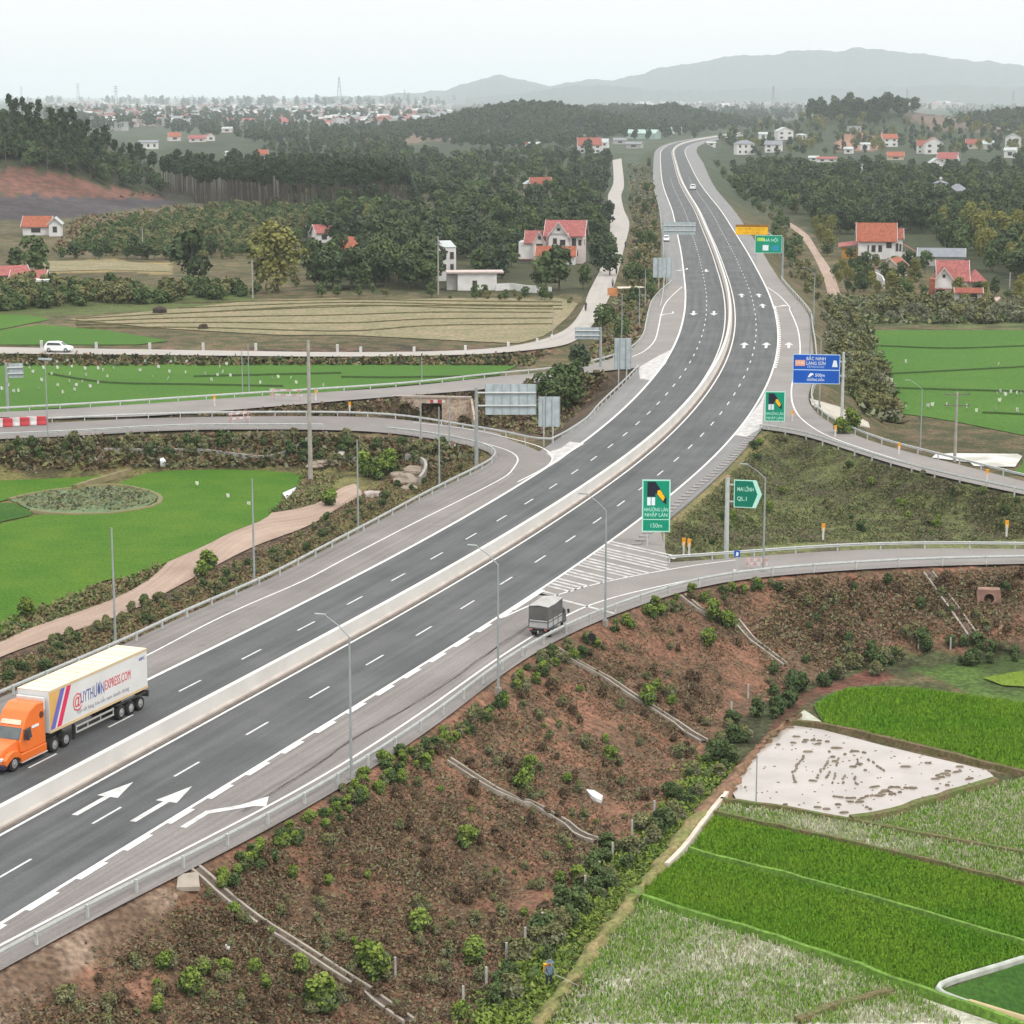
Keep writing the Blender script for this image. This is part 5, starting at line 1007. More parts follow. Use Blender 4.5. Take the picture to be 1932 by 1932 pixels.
SP1 = px('D3',(-290,655),(-100,718),(60,768),(600,928),(1300,1188),(1600,1352),(-800,1352),(-700,1240),(-500,950)); SP2 = px('D3',(1010,222),(1200,194),(1770,4),(1960,-30),(1960,400)); SP3 = px('D3',(215,115),(600,163),(960,225),(1960,416),(1960,565),(1000,340),(200,168))
rice_tufts('rice_sparse', SP1, 11000, bl1, .26, .09); rice_tufts('rice_sparse', SP1, 10000, bl2, .30, .08, clump=0)
rice_tufts('rice_sparse', SP2, 6000, bl1, .26, .12); rice_tufts('rice_sparse', SP2, 5000, bl2, .3, .1, clump=0); rice_tufts('rice_sparse', SP3, 3000, bl1, .28, .12); rice_tufts('rice_sparse', SP3, 3800, bl2, .32, .1, clump=0)
DE1 = px('D3',(180,188),(1000,364),(1960,600),(1960,898),(1000,626),(44,376)); DE2 = px('D3',(20,396),(1000,654),(1960,935),(1960,970),(1450,1110),(1400,1180),(600,890),(0,735),(-250,640)); DE3 = px('C3',(760,905),(930,812),(1300,808),(1960,898),(1960,1285),(1300,1125),(810,1012))
for d_, n in ((DE1, 34000), (DE2, 40000), (DE3, 23000)): rice_tufts('rice_dense', d_, n, bl3, .28, .12, clump=0)
# clods of mud in the flooded field
cl = []
def clod(C, L, wd, hd, h=.12):
    n = 7; a = np.linspace(0, 2*np.pi, n, endpoint=False); rr = rng.uniform(.6, 1.2, n); x = np.cos(a)*L*rr; y = np.sin(a)*wd*rr; c, s = math.cos(hd), math.sin(hd)
    cl.append((np.c_[C[0]+x*c-y*s, C[1]+x*s+y*c], h))
for (x, y), L, wd, hd in [(q, rng.uniform(.15,.55), rng.uniform(.08,.2), rng.uniform(-.3,.5)) for q in px('C3',(640,1080),(625,1115),(745,1095),(770,1120),(830,1165),(870,1145),(920,1180),(960,1165),(710,1165),(860,1220),(1000,1235),(960,1250),(1035,1270),(1260,1250),(1390,1230),(1480,1290),(1500,1300),(1550,1280),(1570,1250),(1430,1320),(1440,1300),(1620,1320),(1750,1275),(1085,1365),(1230,1395),(1170,1370),(950,1450),(1000,1440),(1180,1405),(1040,1480),(1060,1490),(920,1510),(580,1465),(880,1465),(760,1480),(815,1490),(1300,1370),(1500,1355),(1440,1375),(470,1105),(610,1028),(540,1125),(990,1350),(735,1330),(1150,1385),(1110,1415),(1130,1410),(1000,1450),(850,1195),(690,1110),(1500,1275),(1460,1310))]: clod(at(x, y, FZ), L, wd, hd)
for q in (px('C3',(690,1190),(650,1240),(625,1300),(640,1335)), px('C3',(825,1220),(790,1265),(760,1310)), px('C3',(880,1205),(875,1240)), px('C3',(865,1290),(845,1340)), px('C3',(835,1270),(815,1310)), px('C3',(930,1295),(905,1340)), px('C3',(970,1310),(980,1355)), px('C3',(1055,1215),(1135,1270)), px('C3',(990,1210),(1005,1240)), px('C3',(955,1160),(1020,1170)), px('C3',(700,1100),(820,1105)), px('C3',(860,1420),(1000,1430),(1150,1390),(1200,1405)), px('C3',(1180,1365),(1300,1375))):
    C = curve(q, z=FZ, step=.45, sm=0); T = tangents(C)[0]
    for p, tt in zip(C, T):
        if rng.random() < .85: clod(p+rng.normal(0,.05,2), .3, .11, math.atan2(tt[1], tt[0]))
for p in world_scatter(P_mud, 120, FZ): clod(p, rng.uniform(.05,.16), rng.uniform(.03,.07), rng.uniform(-.5,.5), .05)
mb = MB()
for ring, h in cl: mb.add([(x, y, FZ-.05) for x, y in ring]+[(ring[:, 0].mean()+(x-ring[:, 0].mean())*.6, ring[:, 1].mean()+(y-ring[:, 1].mean())*.6, FZ+h) for x, y in ring], [(i, (i+1) % 7, 7+(i+1) % 7, 7+i) for i in range(7)]+[tuple(range(7, 14))])
o = mb.build('mud_clods', K('wet_mud', (.13,.105,.075), (.20,.16,.12), 1.5, rough=.6)); tag(o, 'dark clods of mud breaking the surface of the flooded pale field', 'mud', kind='stuff')

# ---------------------------------------------------------------- drains, culverts, walls, rocks
def slope_drain(pts, lab, wd=.8, ztop=-.05):
    P3 = np.array([on_ground(*p) for p in pts]); C = resample(P3[:, :2], .8); z = gzs(C); T, Nn = tangents(C); e = empty('slope_drain', P3[0]); tag(e, lab, 'drain', 'concrete drains down the embankments')
    for s in (-1, 1):
        V = []; 
        for a, dz in ((wd/2,-.3),(wd/2,.28),(wd/2-.17,.28),(wd/2-.17,-.3)): V.append(np.c_[C+Nn*a*s, z+dz])
        n = len(C); i = np.arange(n-1); Q = np.concatenate([np.c_[j*n+i, (j+1) % 4*n+i, (j+1) % 4*n+i+1, j*n+i+1] for j in range(4)]); me = npmesh('side_wall', np.concatenate(V), Q, oldconc if False else K('drain_concrete', (.33,.29,.245), (.23,.2,.165), .8, rough=.9)); bm = bmesh.new(); bm.from_mesh(me); bmesh.ops.holes_fill(bm, edges=[q for q in bm.edges if q.is_boundary]); bmesh.ops.recalc_face_normals(bm, faces=bm.faces); bm.to_mesh(me); bm.free(); par(link('side_wall', me), e)
    V = np.concatenate([np.c_[C+Nn*a, z+.16] for a in (-wd/2+.1, wd/2-.1)]); n = len(C); i = np.arange(n-1); par(link('channel', npmesh('channel', V, np.c_[i, n+i, n+i+1, i+1], K('drain_floor2', (.12,.095,.075), (.07,.055,.045), 1))), e)
slope_drain(px('D1',(1110,490),(1250,615),(1500,810),(1750,965),(1932,1085))+px('D2',(0,1085),(180,1200),(380,1352)), 'long concrete drain running diagonally down the red slope, nearest of all')
slope_drain(px('C2',(610,1225),(860,1385),(1050,1470))+px('D2',(1060,105),(1280,235),(1440,325)), 'concrete drain half hidden by bushes in the middle of the red slope')
slope_drain(px('C2',(1180,575),(1340,670),(1500,755),(1640,850),(1830,970))+px('C3',(0,1035),(120,1115)), 'pale concrete drain starting below the small grey truck')
slope_drain(px('C3',(0,290),(110,380),(300,450)), 'short concrete drain among bushes right of the small truck')
slope_drain(px('C3',(300,430),(390,540),(580,680)), 'grey drain among dark bushes below the exit ramp')
slope_drain(px('C3',(1390,160),(1520,340),(1640,515)), 'twin-walled straight concrete drain on the red bank below the exit ramp', 1.1)
slope_drain(px('B1',(485,720),(530,800),(585,885)), 'wide pale concrete drain on the slope below the lower left ramp', 1.6)
dp = [at(*px('D1',(1020,505))[0]), at(*px('D1',(1100,500))[0])]; m_ = MB(); a, b_ = at(336,1652,-.1), at(374,1647,-.1); c = on_ground(372,1664)
MB().add([(*a,-.25),(*b_,-.25),(b_[0]+.3,b_[1]-1.5,-.6),(a[0]+.1,a[1]-1.3,-.55),(*a,-.02),(*b_,-.02),(b_[0]+.3,b_[1]-1.5,-.35),(a[0]+.1,a[1]-1.3,-.3)], [(0,3,2,1),(4,5,6,7),(0,1,5,4),(1,2,6,5),(2,3,7,6),(3,0,4,7)]).build('drain_inlet', K('drain_concrete', (.33,.29,.245), (.23,.2,.165), .8, rough=.9)); tag(COL.objects['drain_inlet'], 'pale concrete apron at the head of the nearest slope drain', 'drain inlet')
# pipe culvert outlet in the red bank
w_ = on_ground(*px('C3',(1735,335))[0])+np.array([0,.15,-.1]); e = empty('pipe_culvert', w_, math.atan2(-w_[0], w_[1])+.1, .72); tag(e, 'round concrete pipe mouth with splayed walls in the red bank below the exit ramp', 'culvert')
rc = K('stained_red_concrete', (.30,.18,.14), (.20,.12,.10), 1.2, rough=.95); hd = MB(); n = 18
ring = [(.62*math.cos(2*math.pi*i/n), .62*math.sin(2*math.pi*i/n)+.9) for i in range(n)]; outer = []
for x, z in ring:
    k = 1/max(abs(x)/1.5, abs(z-.9)/1.15); outer.append((x*k, .9+(z-.9)*k))
hd.add([(x,.0,z) for x, z in ring]+[(x,.0,z) for x, z in outer], [(i, (i+1) % n, n+(i+1) % n, n+i) for i in range(n)]); hd.add([(x,0,z) for x, z in outer]+[(x,1.6,z) for x, z in outer], [(i, (i+1) % n, n+(i+1) % n, n+i) for i in range(n)]); hd.build('headwall', rc, e)
MB().add([(x,0,z) for x, z in ring]+[(x,2.4,z) for x, z in ring], [(i, n+i, n+(i+1) % n, (i+1) % n) for i in range(n)]+[tuple(range(n, 2*n))]).build('pipe', K('dark_pipe', (.02,.017,.015)), e)
MB().add([(-.75,0,.2),(.75,0,.2),(1.3,-2.6,-1.2),(-1.3,-2.6,-1.2),(1.5,-4.4,-2.0),(-1.3,-4.4,-2.0)], [(0,1,2,3),(3,2,4,5)]).build('apron', K('red_apron', (.34,.22,.16), (.24,.15,.1), 1), e)
# box culvert (underpass) below the upper left ramp
org = cu-cu_dir*.0; e = empty('underpass', (org[0], org[1], -5.2), math.atan2(-cu_dir[0], cu_dir[1])); tag(e, 'stained concrete underpass with a dark box opening beneath the upper left ramp', 'underpass')
um = K('rust_stained_concrete', (.46,.38,.30), (.34,.25,.19), .9, rough=.9, fine=3)
ow, oh, tw, hh = 1.5, 4.15, 5.7, 4.95
MB().box(-tw,-ow,-.3,.2,-.8,hh).box(ow,tw,-.3,.2,-.8,hh).box(-ow,ow,-.3,.2,oh,hh).build('headwall', um, e); MB().box(-tw-.1,tw+.1,-.4,.25,hh,hh+.28).build('coping', K('coping_concrete', (.40,.34,.29)), e)
MB().add([(-ow,.2,-.3),(ow,.2,-.3),(ow,9,-.3),(-ow,9,-.3),(-ow,.2,oh),(ow,.2,oh),(ow,9,oh),(-ow,9,oh)], [(0,1,2,3),(7,6,5,4),(0,4,5,1)[0:0] or (3,2,6,7),(0,3,7,4),(1,5,6,2)]).build('tunnel', K('tunnel_dark', (.10,.085,.07), (.07,.06,.05)), e)
for s in (-1, 1): MB().add([(s*tw,-.3,-.8),(s*(tw+1.6),-6.5,-.8),(s*(tw+1.6),-6.5,1.3),(s*tw,-.3,hh),(s*(tw+.3),-.3,-.8),(s*(tw+1.9),-6.5,-.8),(s*(tw+1.9),-6.5,1.3),(s*(tw+.3),-.3,hh)], [(0,1,2,3),(4,7,6,5),(0,4,5,1),(1,5,6,2),(2,6,7,3),(3,7,4,0)]).build('wing_wall', um, e)
MB().box(-.2,.25,-.36,-.31,oh+.1,oh+.55).box(.9,1.5,-.36,-.31,oh+.1,oh+.55).build('clearance_plate', rw_r, e); MB().box(.26,.89,-.36,-.31,oh+.1,oh+.55).box(1.51,2.,-.36,-.31,oh+.1,oh+.55).build('clearance_plate', white, e)
# curved retaining wall + boulders at the end of the dirt track, small walls by the left field
def wall_px(pts, h, lab, m, th=.35, name='retaining_wall'):
    P3 = np.array([on_ground(*p) for p in pts]); C = smooth(resample(P3[:, :2], .9), 2); z = gzs(C); T, Nn = tangents(C); n = len(C); V = np.concatenate([np.c_[C+Nn*a, z+b_] for a, b_ in ((th/2,-.5),(th/2,h),(-th/2,h),(-th/2,-.5))]); i = np.arange(n-1); Q = np.concatenate([np.c_[j*n+i, (j+1) % 4*n+i, (j+1) % 4*n+i+1, j*n+i+1] for j in range(4)]); me = npmesh(name, V, Q, m); bm = bmesh.new(); bm.from_mesh(me); bmesh.ops.holes_fill(bm, edges=[q for q in bm.edges if q.is_boundary]); bmesh.ops.recalc_face_normals(bm, faces=bm.faces); bm.to_mesh(me); bm.free(); o = link(name, me); tag(o, lab, 'wall'); return o
gw = K('grey_wall', (.34,.32,.30), (.25,.235,.22), .9, rough=.9)
wall_px(px('E4',(930,985),(1030,985),(1110,1030),(1135,1080),(1110,1140),(1060,1200)), 1.1, 'curved grey retaining wall around the pale boulders at the end of the dirt track', gw)
wall_px(px('E4',(250,975),(400,990),(560,1005),(680,1010)), .8, 'low grey wall running right from the white ledge beside the left ramp slope', gw); wall_px(px('E4',(310,965),(350,880),(395,800)), .7, 'pale wall climbing the slope behind the tall power pole', K('pale_wall', (.42,.40,.38), (.33,.31,.29)), .8)
wall_px(px('F4',(980,725),(1300,728),(1700,722),(1932,725))+px('B1',(1500,870),(1640,830),(1740,760)), .5, 'long low kerb wall along the foot of the slope under the lower left ramp', gw)
def rock(x, y, r, lab, m, zs=.6, seed=0):
    w_ = on_ground(x, y); r *= .8; bm = bmesh.new(); bmesh.ops.create_icosphere(bm, subdivisions=3, radius=1); q = np.random.default_rng(seed); ph = q.uniform(0, 6, 9)
    for v in bm.verts:
        c = v.co; k = 1+.16*math.sin(3*c.x+ph[0])*math.cos(2.5*c.y+ph[1])+.10*math.sin(6*c.z+ph[2])+.07*math.sin(9*c.x+ph[3]+5*c.y); v.co = Vector((round(c.x*k*5)/5*.5+c.x*k*.5, c.y*k, c.z*k*zs))*r
    me = bpy.data.meshes.new('boulder'); bm.to_mesh(me); bm.free(); me.materials.append(m); o = link('boulder', me, None, w_+np.array([0,0,r*zs*.1]), q.uniform(0,6)); tag(o, lab, 'boulder')
rkm = K('pale_rock', (.29,.24,.195), (.2,.165,.13), .8, rough=.95, bump=.5); rkg = K('grey_rock', (.40,.34,.31), (.30,.25,.23), 1, rough=.95, bump=.5)
rock(*px('E4',(950,1175))[0], 2.2, 'large pale boulder lowest of the heap inside the curved wall', rkm, .6, 1); rock(*px('E4',(1020,1100))[0], 1.9, 'pale boulder at the top right of the heap inside the curved wall', rkm, .7, 2); rock(*px('E4',(880,1125))[0], 1.6, 'pale boulder at the left of the heap inside the curved wall', rkm, .6, 3); rock(*px('E4',(960,1240))[0], 1.3, 'small pale boulder below the heap near the guardrail', rkm, .6, 4); rock(*px('E4',(610,1300))[0], 1.5, 'greyish pink boulder beside the dirt track end', rkg, .5, 5)
for i, (x, y) in enumerate(px('E4',(60,1000),(130,985),(230,960))): rock(x, y+4, 1.3, ['cream boulder behind the foot of the tall power pole','cream boulder just right of the tall power pole','pale ledge of rock under the sloping pale wall'][i], rkm, .5, 8+i)
def slab_px(name, pts, z, m, lab, cat, up=.1):
    P3 = np.array([on_ground(*p) for p in pts]); n = len(P3); V = [(x, y, zz+.04) for x, y, zz in P3]+[(x, y, zz+up) for x, y, zz in P3]; o = MB().add(V, [tuple(range(n-1,-1,-1)), tuple(range(n, 2*n))]+[(i, (i+1) % n, n+(i+1) % n, n+i) for i in range(n)]).build(name, m); tag(o, lab, cat)
tarpw = K('white_plastic', (.62,.62,.62), (.54,.54,.54), 2, rough=.5)
slab_px('plastic_sheet', px('C2',(1385,1400),(1430,1405),(1480,1435),(1470,1460),(1440,1450),(1410,1430)), 0, tarpw, 'white plastic sheet lying on the red slope', 'plastic sheet', .3)
slab_px('plastic_sheet', px('B1',(1600,1065),(1680,1030),(1650,1065),(1620,1095)), 0, tarpw, 'white patch of sheeting at the right corner of the left rice field', 'plastic sheet', .3)
slab_px('plastic_sheet', px('B1',(905,895),(925,885),(940,905),(910,908)), 0, tarpw, 'small white bundle on the bund at the top of the left rice field', 'plastic sheet', .8)
slab_px('plastic_sheet', px('D1',(1275,915),(1305,918),(1300,938),(1280,935)), 0, tarpw, 'tiny scrap of white plastic among the scrub near the longest drain', 'plastic sheet', .15)
slab_px('plastic_sheet', px('B2',(620,785),(650,785),(645,797),(625,797)), 0, tarpw, 'small white scrap on the brown slope under the lower left ramp', 'plastic sheet', .3)
slab_px('retaining_slab', px('B3',(720,525),(880,570),(1050,660),(1060,690),(900,655),(780,590),(730,560)), 0, K('pale_slab', (.43,.40,.34), (.35,.32,.27), .5), 'pale concrete slope facing beside the post of the blue sign', 'slope facing', .25)
m_ = MB(); w_ = on_ground(*px('F5',(465,1195))[0]); e = empty('stall', w_, .2); tag(e, 'small orange stall board at the right edge of the local road', 'stall'); MB().box(-1.2,1.2,-.1,.1,.3,2.2).build('board', K('stall_orange', (.55,.24,.10), (.45,.2,.1)), e); MB().tube((-1,0,-.2),(-1,0,.4),.05).tube((1,0,-.2),(1,0,.4),.05).build('leg', steel, e); MB().add([(1.2,-.9,2.1),(8,-.5,2.2),(8,.9,2.35),(1.2,.9,2.4)], [(0,1,2,3)]).build('awning', K('pale_awning', (.55,.48,.40)), e)
# fence posts at the foot of the slope
fpm = MB().box(-.065,.065,-.065,.065,-.3,1.15).build('t', K('fence_post_concrete', (.40,.39,.36), (.32,.31,.28), 2)).data; bpy.data.objects.remove(COL.objects[-1]) if COL.objects[-1].data == fpm else None
for i, (x, y) in enumerate(px('D2',(690,1250),(820,1140),(935,1000),(1040,910),(1138,825),(1297,700),(1380,610),(1460,530),(1645,290),(1770,180),(305,1085),(1535,420))+px('C3',(275,960),(370,860),(1335,590),(1515,590))):
    w_ = on_ground(x, y); o = link('fence_post', fpm, None, w_, rng.uniform(0, 1)); tag(o, 'thin grey concrete fence post in the greenery at the foot of the red slope', 'fence post', 'fence posts along the foot of the slope')
o = MB().tube((0,0,-.5),(0,0,3.6),.05,.04,6).build('marker_pole', polegrey, None, (*at(*px('C3',(415,1465))[0], -5.9), -5.9)); tag(o, 'thin grey marker pole standing in the flooded field', 'pole')
# ---------------------------------------------------------------- plants
def leafmat(name, c, c2, c3):
    m = bpy.data.materials.new(name); m.use_nodes = True; t = m.node_tree; b = t.nodes['Principled BSDF']; b.inputs['Roughness'].default_value = .75; b.inputs['Specular IOR Level'].default_value = .15
    g = N(t, 'ShaderNodeNewGeometry'); n1 = N(t, 'ShaderNodeTexNoise', Scale=.11, Detail=2.); n2 = N(t, 'ShaderNodeTexNoise', Scale=1.1, Detail=3.)
    r = N(t, 'ShaderNodeValToRGB'); r.color_ramp.elements[0].position = .3; r.color_ramp.elements[1].position = .7; r.color_ramp.elements[0].color = (*c, 1); r.color_ramp.elements[1].color = (*c2, 1)
    r2 = N(t, 'ShaderNodeMapRange'); r2.inputs[1].default_value = .45; r2.inputs[2].default_value = .68; r2.inputs[4].default_value = .8; mx_ = N(t, 'ShaderNodeMix', data_type='RGBA'); mx_.inputs[7].default_value = (*c3, 1)
    t.links.new(g.outputs['Position'], n1.inputs['Vector']); t.links.new(g.outputs['Position'], n2.inputs['Vector']); t.links.new(n1.outputs['Fac'], r.inputs[0]); t.links.new(n2.outputs['Fac'], r2.inputs[0]); t.links.new(r2.outputs[0], mx_.inputs[0]); t.links.new(r.outputs[0], mx_.inputs[6]); t.links.new(mx_.outputs[2], b.inputs['Base Color']); return m
Ld = leafmat('leaf_dark', (.032,.053,.024), (.053,.078,.031), (.075,.105,.042)); Lm = leafmat('leaf_mid', (.05,.082,.029), (.08,.115,.04), (.105,.145,.054)); Ly = leafmat('leaf_yellow', (.17,.165,.04), (.13,.15,.04), (.22,.20,.06)); Lp = leafmat('leaf_pine', (.026,.044,.022), (.037,.06,.026), (.056,.084,.036)); Lb = leafmat('leaf_bright', (.12,.185,.03), (.15,.205,.035), (.21,.26,.055)); Lo = leafmat('leaf_olive', (.115,.125,.05), (.15,.15,.06), (.19,.185,.085)); Lbr = leafmat('leaf_brown', (.145,.092,.057), (.18,.117,.072), (.215,.15,.095)); Lbd = leafmat('leaf_dark_brown', (.065,.05,.032), (.09,.066,.04), (.115,.086,.053)); Lg = leafmat('leaf_greygreen', (.13,.14,.085), (.16,.165,.10), (.19,.195,.125)); Lbl = leafmat('leaf_bluegreen', (.036,.058,.034), (.05,.07,.038), (.07,.095,.048))
bark = K('bark', (.11,.085,.06), (.07,.055,.04), 3, rough=.95); barkp = K('pale_bark', (.105,.085,.07), (.07,.056,.046), 2, rough=.95); stemm = K('brown_stem', (.08,.055,.035), (.05,.035,.025), 4)
def leaf_cloud(n, blobs, size, seed, flat=.0, shell=.55):
    """n leaf sprays spread over several overlapping clumps (x,y,z,rx,rz)"""
    r = np.random.default_rng(seed); wgt = np.array([b[3]*b[3] for b in blobs]); k = r.choice(len(blobs), n, p=wgt/wgt.sum()); Bb = np.array(blobs)[k]
    d = r.normal(size=(n, 3)); d /= np.linalg.norm(d, axis=1)[:, None]; d[:, 2] = np.abs(d[:, 2])*np.where(r.random(n) < .75, 1, -1); rad = (shell+(1-shell)*r.random(n))**.7
    C = Bb[:, :3]+d*rad[:, None]*np.c_[Bb[:, 3], Bb[:, 3], Bb[:, 4]]
    nrm = d*.8+r.normal(size=(n, 3))*.6; nrm[:, 2] += .35; nrm /= np.linalg.norm(nrm, axis=1)[:, None]
    u = np.cross(nrm, r.normal(size=(n, 3))); u /= np.linalg.norm(u, axis=1)[:, None]; v = np.cross(nrm, u); s = size*r.uniform(.6, 1.35, n)[:, None]
    V = np.stack([C-u*s*.5-v*s*.3, C+u*s*.5-v*s*.22, C+u*s*.42+v*s*.33, C-u*s*.35+v*s*.4], 1).reshape(-1, 3); return V, np.arange(4*n).reshape(-1, 4)
def blobs_round(h, r, z0, n, seed, rr=.5, squash=.8):
    q = np.random.default_rng(seed); out = []
    for i in range(n):
        a = q.uniform(0, 6.28); t = (i+.5)/n; zz = z0+(h-z0)*(.12+.76*t); env = r*math.sqrt(max(.05, 1-(2*t-.95)**2))*(1-rr*.6); rad = env*math.sqrt(q.random())
        b_ = r*rr*q.uniform(.75, 1.25); out.append((rad*math.cos(a), rad*math.sin(a), min(zz, h-b_*squash*.8), b_, b_*squash))
    return out
def trunk_mesh(h, r, seed, limbs=4, m=bark, z0=-.5, spread=.3):
    q = random.Random(seed); M_ = MB(); p = Vector((0,0,z0)); n = 4
    for i in range(n):
        p2 = Vector((q.uniform(-1,1)*h*.02*i, q.uniform(-1,1)*h*.02*i, z0+(h-z0)*(i+1)/n)); M_.tube(p, p2, r*(1-.75*i/n), r*(1-.75*(i+1)/n), 6, cap=False)
        if i >= 1:
            for _ in range(limbs//3+1):
                a = q.uniform(0, 6.28); d = Vector((math.cos(a), math.sin(a), q.uniform(.5,1.1)))*h*spread; M_.tube(p2-Vector((0,0,h*.06)), p2+d, r*.4*(1-.2*i), r*.12, 5, cap=False)
        p = p2
    o = M_.build('t', m); me = o.data; bpy.data.objects.remove(o); return me
def proto(name, n, blobs, size, seed, m, th, tr, tm=bark, limbs=4, spread=.3, shell=.55):
    V, Q = leaf_cloud(n, blobs, size, seed, shell=shell); return npmesh(name+'_crown', V, Q, m), trunk_mesh(th, tr, seed, limbs, tm, spread=spread)
PR = {}
for i in range(4):
    PR['dark', i] = proto('dark', 620, blobs_round(9, 3.6, 2.0, 11, i), .85, i, Ld, 7, .22); PR['mid', i] = proto('mid', 560, blobs_round(8, 3.3, 1.6, 10, 20+i), .8, 20+i, Lm, 6, .18)
    PR['yellow', i] = proto('yellow', 1500, blobs_round(10, 3.9, 1.2, 15, 40+i, .5, 1.2), .58, 40+i, Ly, 9, .22); PR['pine', i] = proto('pine', 320, blobs_round(17, 2.0, 11.2, 7, 60+i, .6, .9), .85, 60+i, Lp, 16, .17, barkp, 2, .1)
    PR['olive', i] = proto('olive', 420, blobs_round(4.2, 2.2, .4, 8, 80+i), .6, 80+i, Lo, 3, .1, stemm); PR['blue', i] = proto('blue', 560, blobs_round(10, 3.0, 1.2, 11, 100+i, .5, 1.1), .85, 100+i, Lbl, 8, .2)
    PR['row', i] = proto('row', 420, blobs_round(3.6, 2.1, .2, 8, 140+i), .6, 140+i, Lm, 3, .1, stemm)
    PR['grey', i] = proto('grey', 380, blobs_round(3.0, 2.1, .2, 8, 120+i), .5, 120+i, Lg, 2, .08, stemm)
def tree(kind, p, s, label, group, cat='tree', name=None, sz=None, parts=True):
    cm, tm = PR[kind, random.randrange(4)]; e = empty(name or {'dark':'broadleaf_tree','mid':'round_tree','yellow':'autumn_tree','pine':'plantation_tree','olive':'bush','blue':'tall_tree','grey':'thicket_bush','row':'bush'}[kind], (p[0], p[1], p[2]-.1), random.uniform(0, 6.28), (s, s, s*(sz or random.uniform(.85, 1.2))))
    tag(e, label, cat, group); link('crown', cm, e); link('trunk', tm, e); return e
def hill_canopy(cx, cy, sx, sy, n, kinds, smin, smax, label, thin=1.5, lim=None):
    P = np.c_[rng.normal(cx, sx, n*2), rng.normal(cy, sy, n*2)]
    if lim: P = P[[lim(p) for p in P]]
    woodland('hill_wood', None, n, kinds, smin, smax, label, thin=thin, pts=P[:n])
def grove(kinds, poly_, n, smin, smax, labels, group, cat='tree', sep=0):
    P = scatter_px(poly_, n); P = P[np.argsort(P[:, 1])]
    for x, y in P: k = random.choice(kinds); tree(k, on_ground(x, y, 300), random.uniform(smin, smax), labels[k] if isinstance(labels, dict) else labels, group, cat)
def woodland(name, poly_, n, kinds, smin, smax, label, cat='wood', thin=1., dmin=300, pts=None):
    """a wood that reads as one mass: many crowns and trunks in ONE object"""
    Vs = []; Qs = []; mi = []; nv = 0; mats = []
    for x, y in (scatter_px(poly_, n) if pts is None else pts):
        if pts is not None: p = (x, y, gz(x, y))
        else:
            if y > 270: x += random.gauss(0, 11); y += random.gauss(0, 3)
            p = on_ground(x, y, dmin)
        k = random.choice(kinds); cm, tm = PR[k, random.randrange(4)]; s = random.uniform(smin, smax); a = random.uniform(0, 6.28); c, sn = math.cos(a)*s, math.sin(a)*s
        cnt = len(cm.vertices); V = np.empty(cnt*3, np.float32); cm.vertices.foreach_get('co', V); V = V.reshape(-1, 3)
        d = math.hypot(p[0], p[1]); keep = min(1., thin*1000/d*.75) if d > 700 else 1.
        ql = cnt//4; sel = np.arange(int(ql*keep)); V = V.reshape(-1, 4, 3)[sel]
        if keep < 1: ctr = V.mean(1, keepdims=True); V = ctr+(V-ctr)*min(1.9, keep**-.5)
        V = V.reshape(-1, 3); W_ = np.c_[p[0]+V[:, 0]*c-V[:, 1]*sn, p[1]+V[:, 0]*sn+V[:, 1]*c, p[2]+V[:, 2]*s*random.uniform(.85,1.15)]
        m = cm.materials[0]
        if m not in mats: mats.append(m)
        Vs.append(W_); Qs.append(np.arange(len(W_)).reshape(-1, 4)+nv); mi += [mats.index(m)]*(len(W_)//4); nv += len(W_)
        if k == 'pine':
            if barkp not in mats: mats.append(barkp)
            r = .22*s; hh = 13*s; ang = np.arange(4)*math.pi/2; T_ = np.concatenate([np.c_[p[0]+r*np.cos(ang), p[1]+r*np.sin(ang), np.full(4, p[2]-.5)], np.c_[p[0]+r*.6*np.cos(ang), p[1]+r*.6*np.sin(ang), np.full(4, p[2]+hh)]])
            Vs.append(T_); Qs.append(np.array([[q, (q+1) % 4, 4+(q+1) % 4, 4+q] for q in range(4)])+nv); mi += [mats.index(barkp)]*4; nv += 8
    tag(link(name, npmesh(name, np.concatenate(Vs), np.concatenate(Qs), mats, mi)), label, cat, kind='stuff')
# --- woods far and middle distance (one mass each)
woodland('hill_wood', [(-60,205),(0,215),(60,228),(130,268),(200,290),(250,318),(300,345),(330,375),(190,345),(80,318),(0,310),(-60,305)], 420, ['dark','mid','pine'], .75, 1.05, 'dark wood covering the hill on the left above the red soil', thin=1.)
woodland('plantation_wood', [(290,352),(420,358),(740,360),(770,396),(560,392),(380,385)], 420, ['pine'], .85, 1.1, 'tall bare-trunked plantation wood in a dark band behind the left clearing', thin=1.)
woodland('scrub_wood', [(160,440),(400,395),(560,380),(580,440),(520,475),(330,484),(150,474)], 800, ['row','row','olive'], .6, 1.0, 'rows of low olive green plantation on the slope behind the yellow grass', 'scrub')
woodland('valley_wood', [(560,330),(740,345),(870,355),(1000,330),(1090,340),(1130,400),(1125,470),(1000,460),(830,500),(690,490),(590,455)], 540, ['dark','mid','row','mid','dark','olive','blue','mid','grey','dark','row'], .6, 1.25, 'dark mixed wood filling the valley between the plantation and the villas')
woodland('far_wood', [(500,285),(740,275),(800,305),(1000,288),(1120,290),(1140,330),(1000,325),(880,345),(740,345),(560,318)], 430, ['dark','blue','mid','mid','row'], .7, 1.3, 'hazy dark wood beyond the plantation, left of the local road')
woodland('far_wood', [(360,225),(640,236),(830,240),(960,262),(1130,268),(1100,285),(740,272),(560,285),(430,262),(300,250)], 560, ['dark','blue'], 1., 1.4, 'blue-grey far wood between the town and the near woods', thin=1.5)
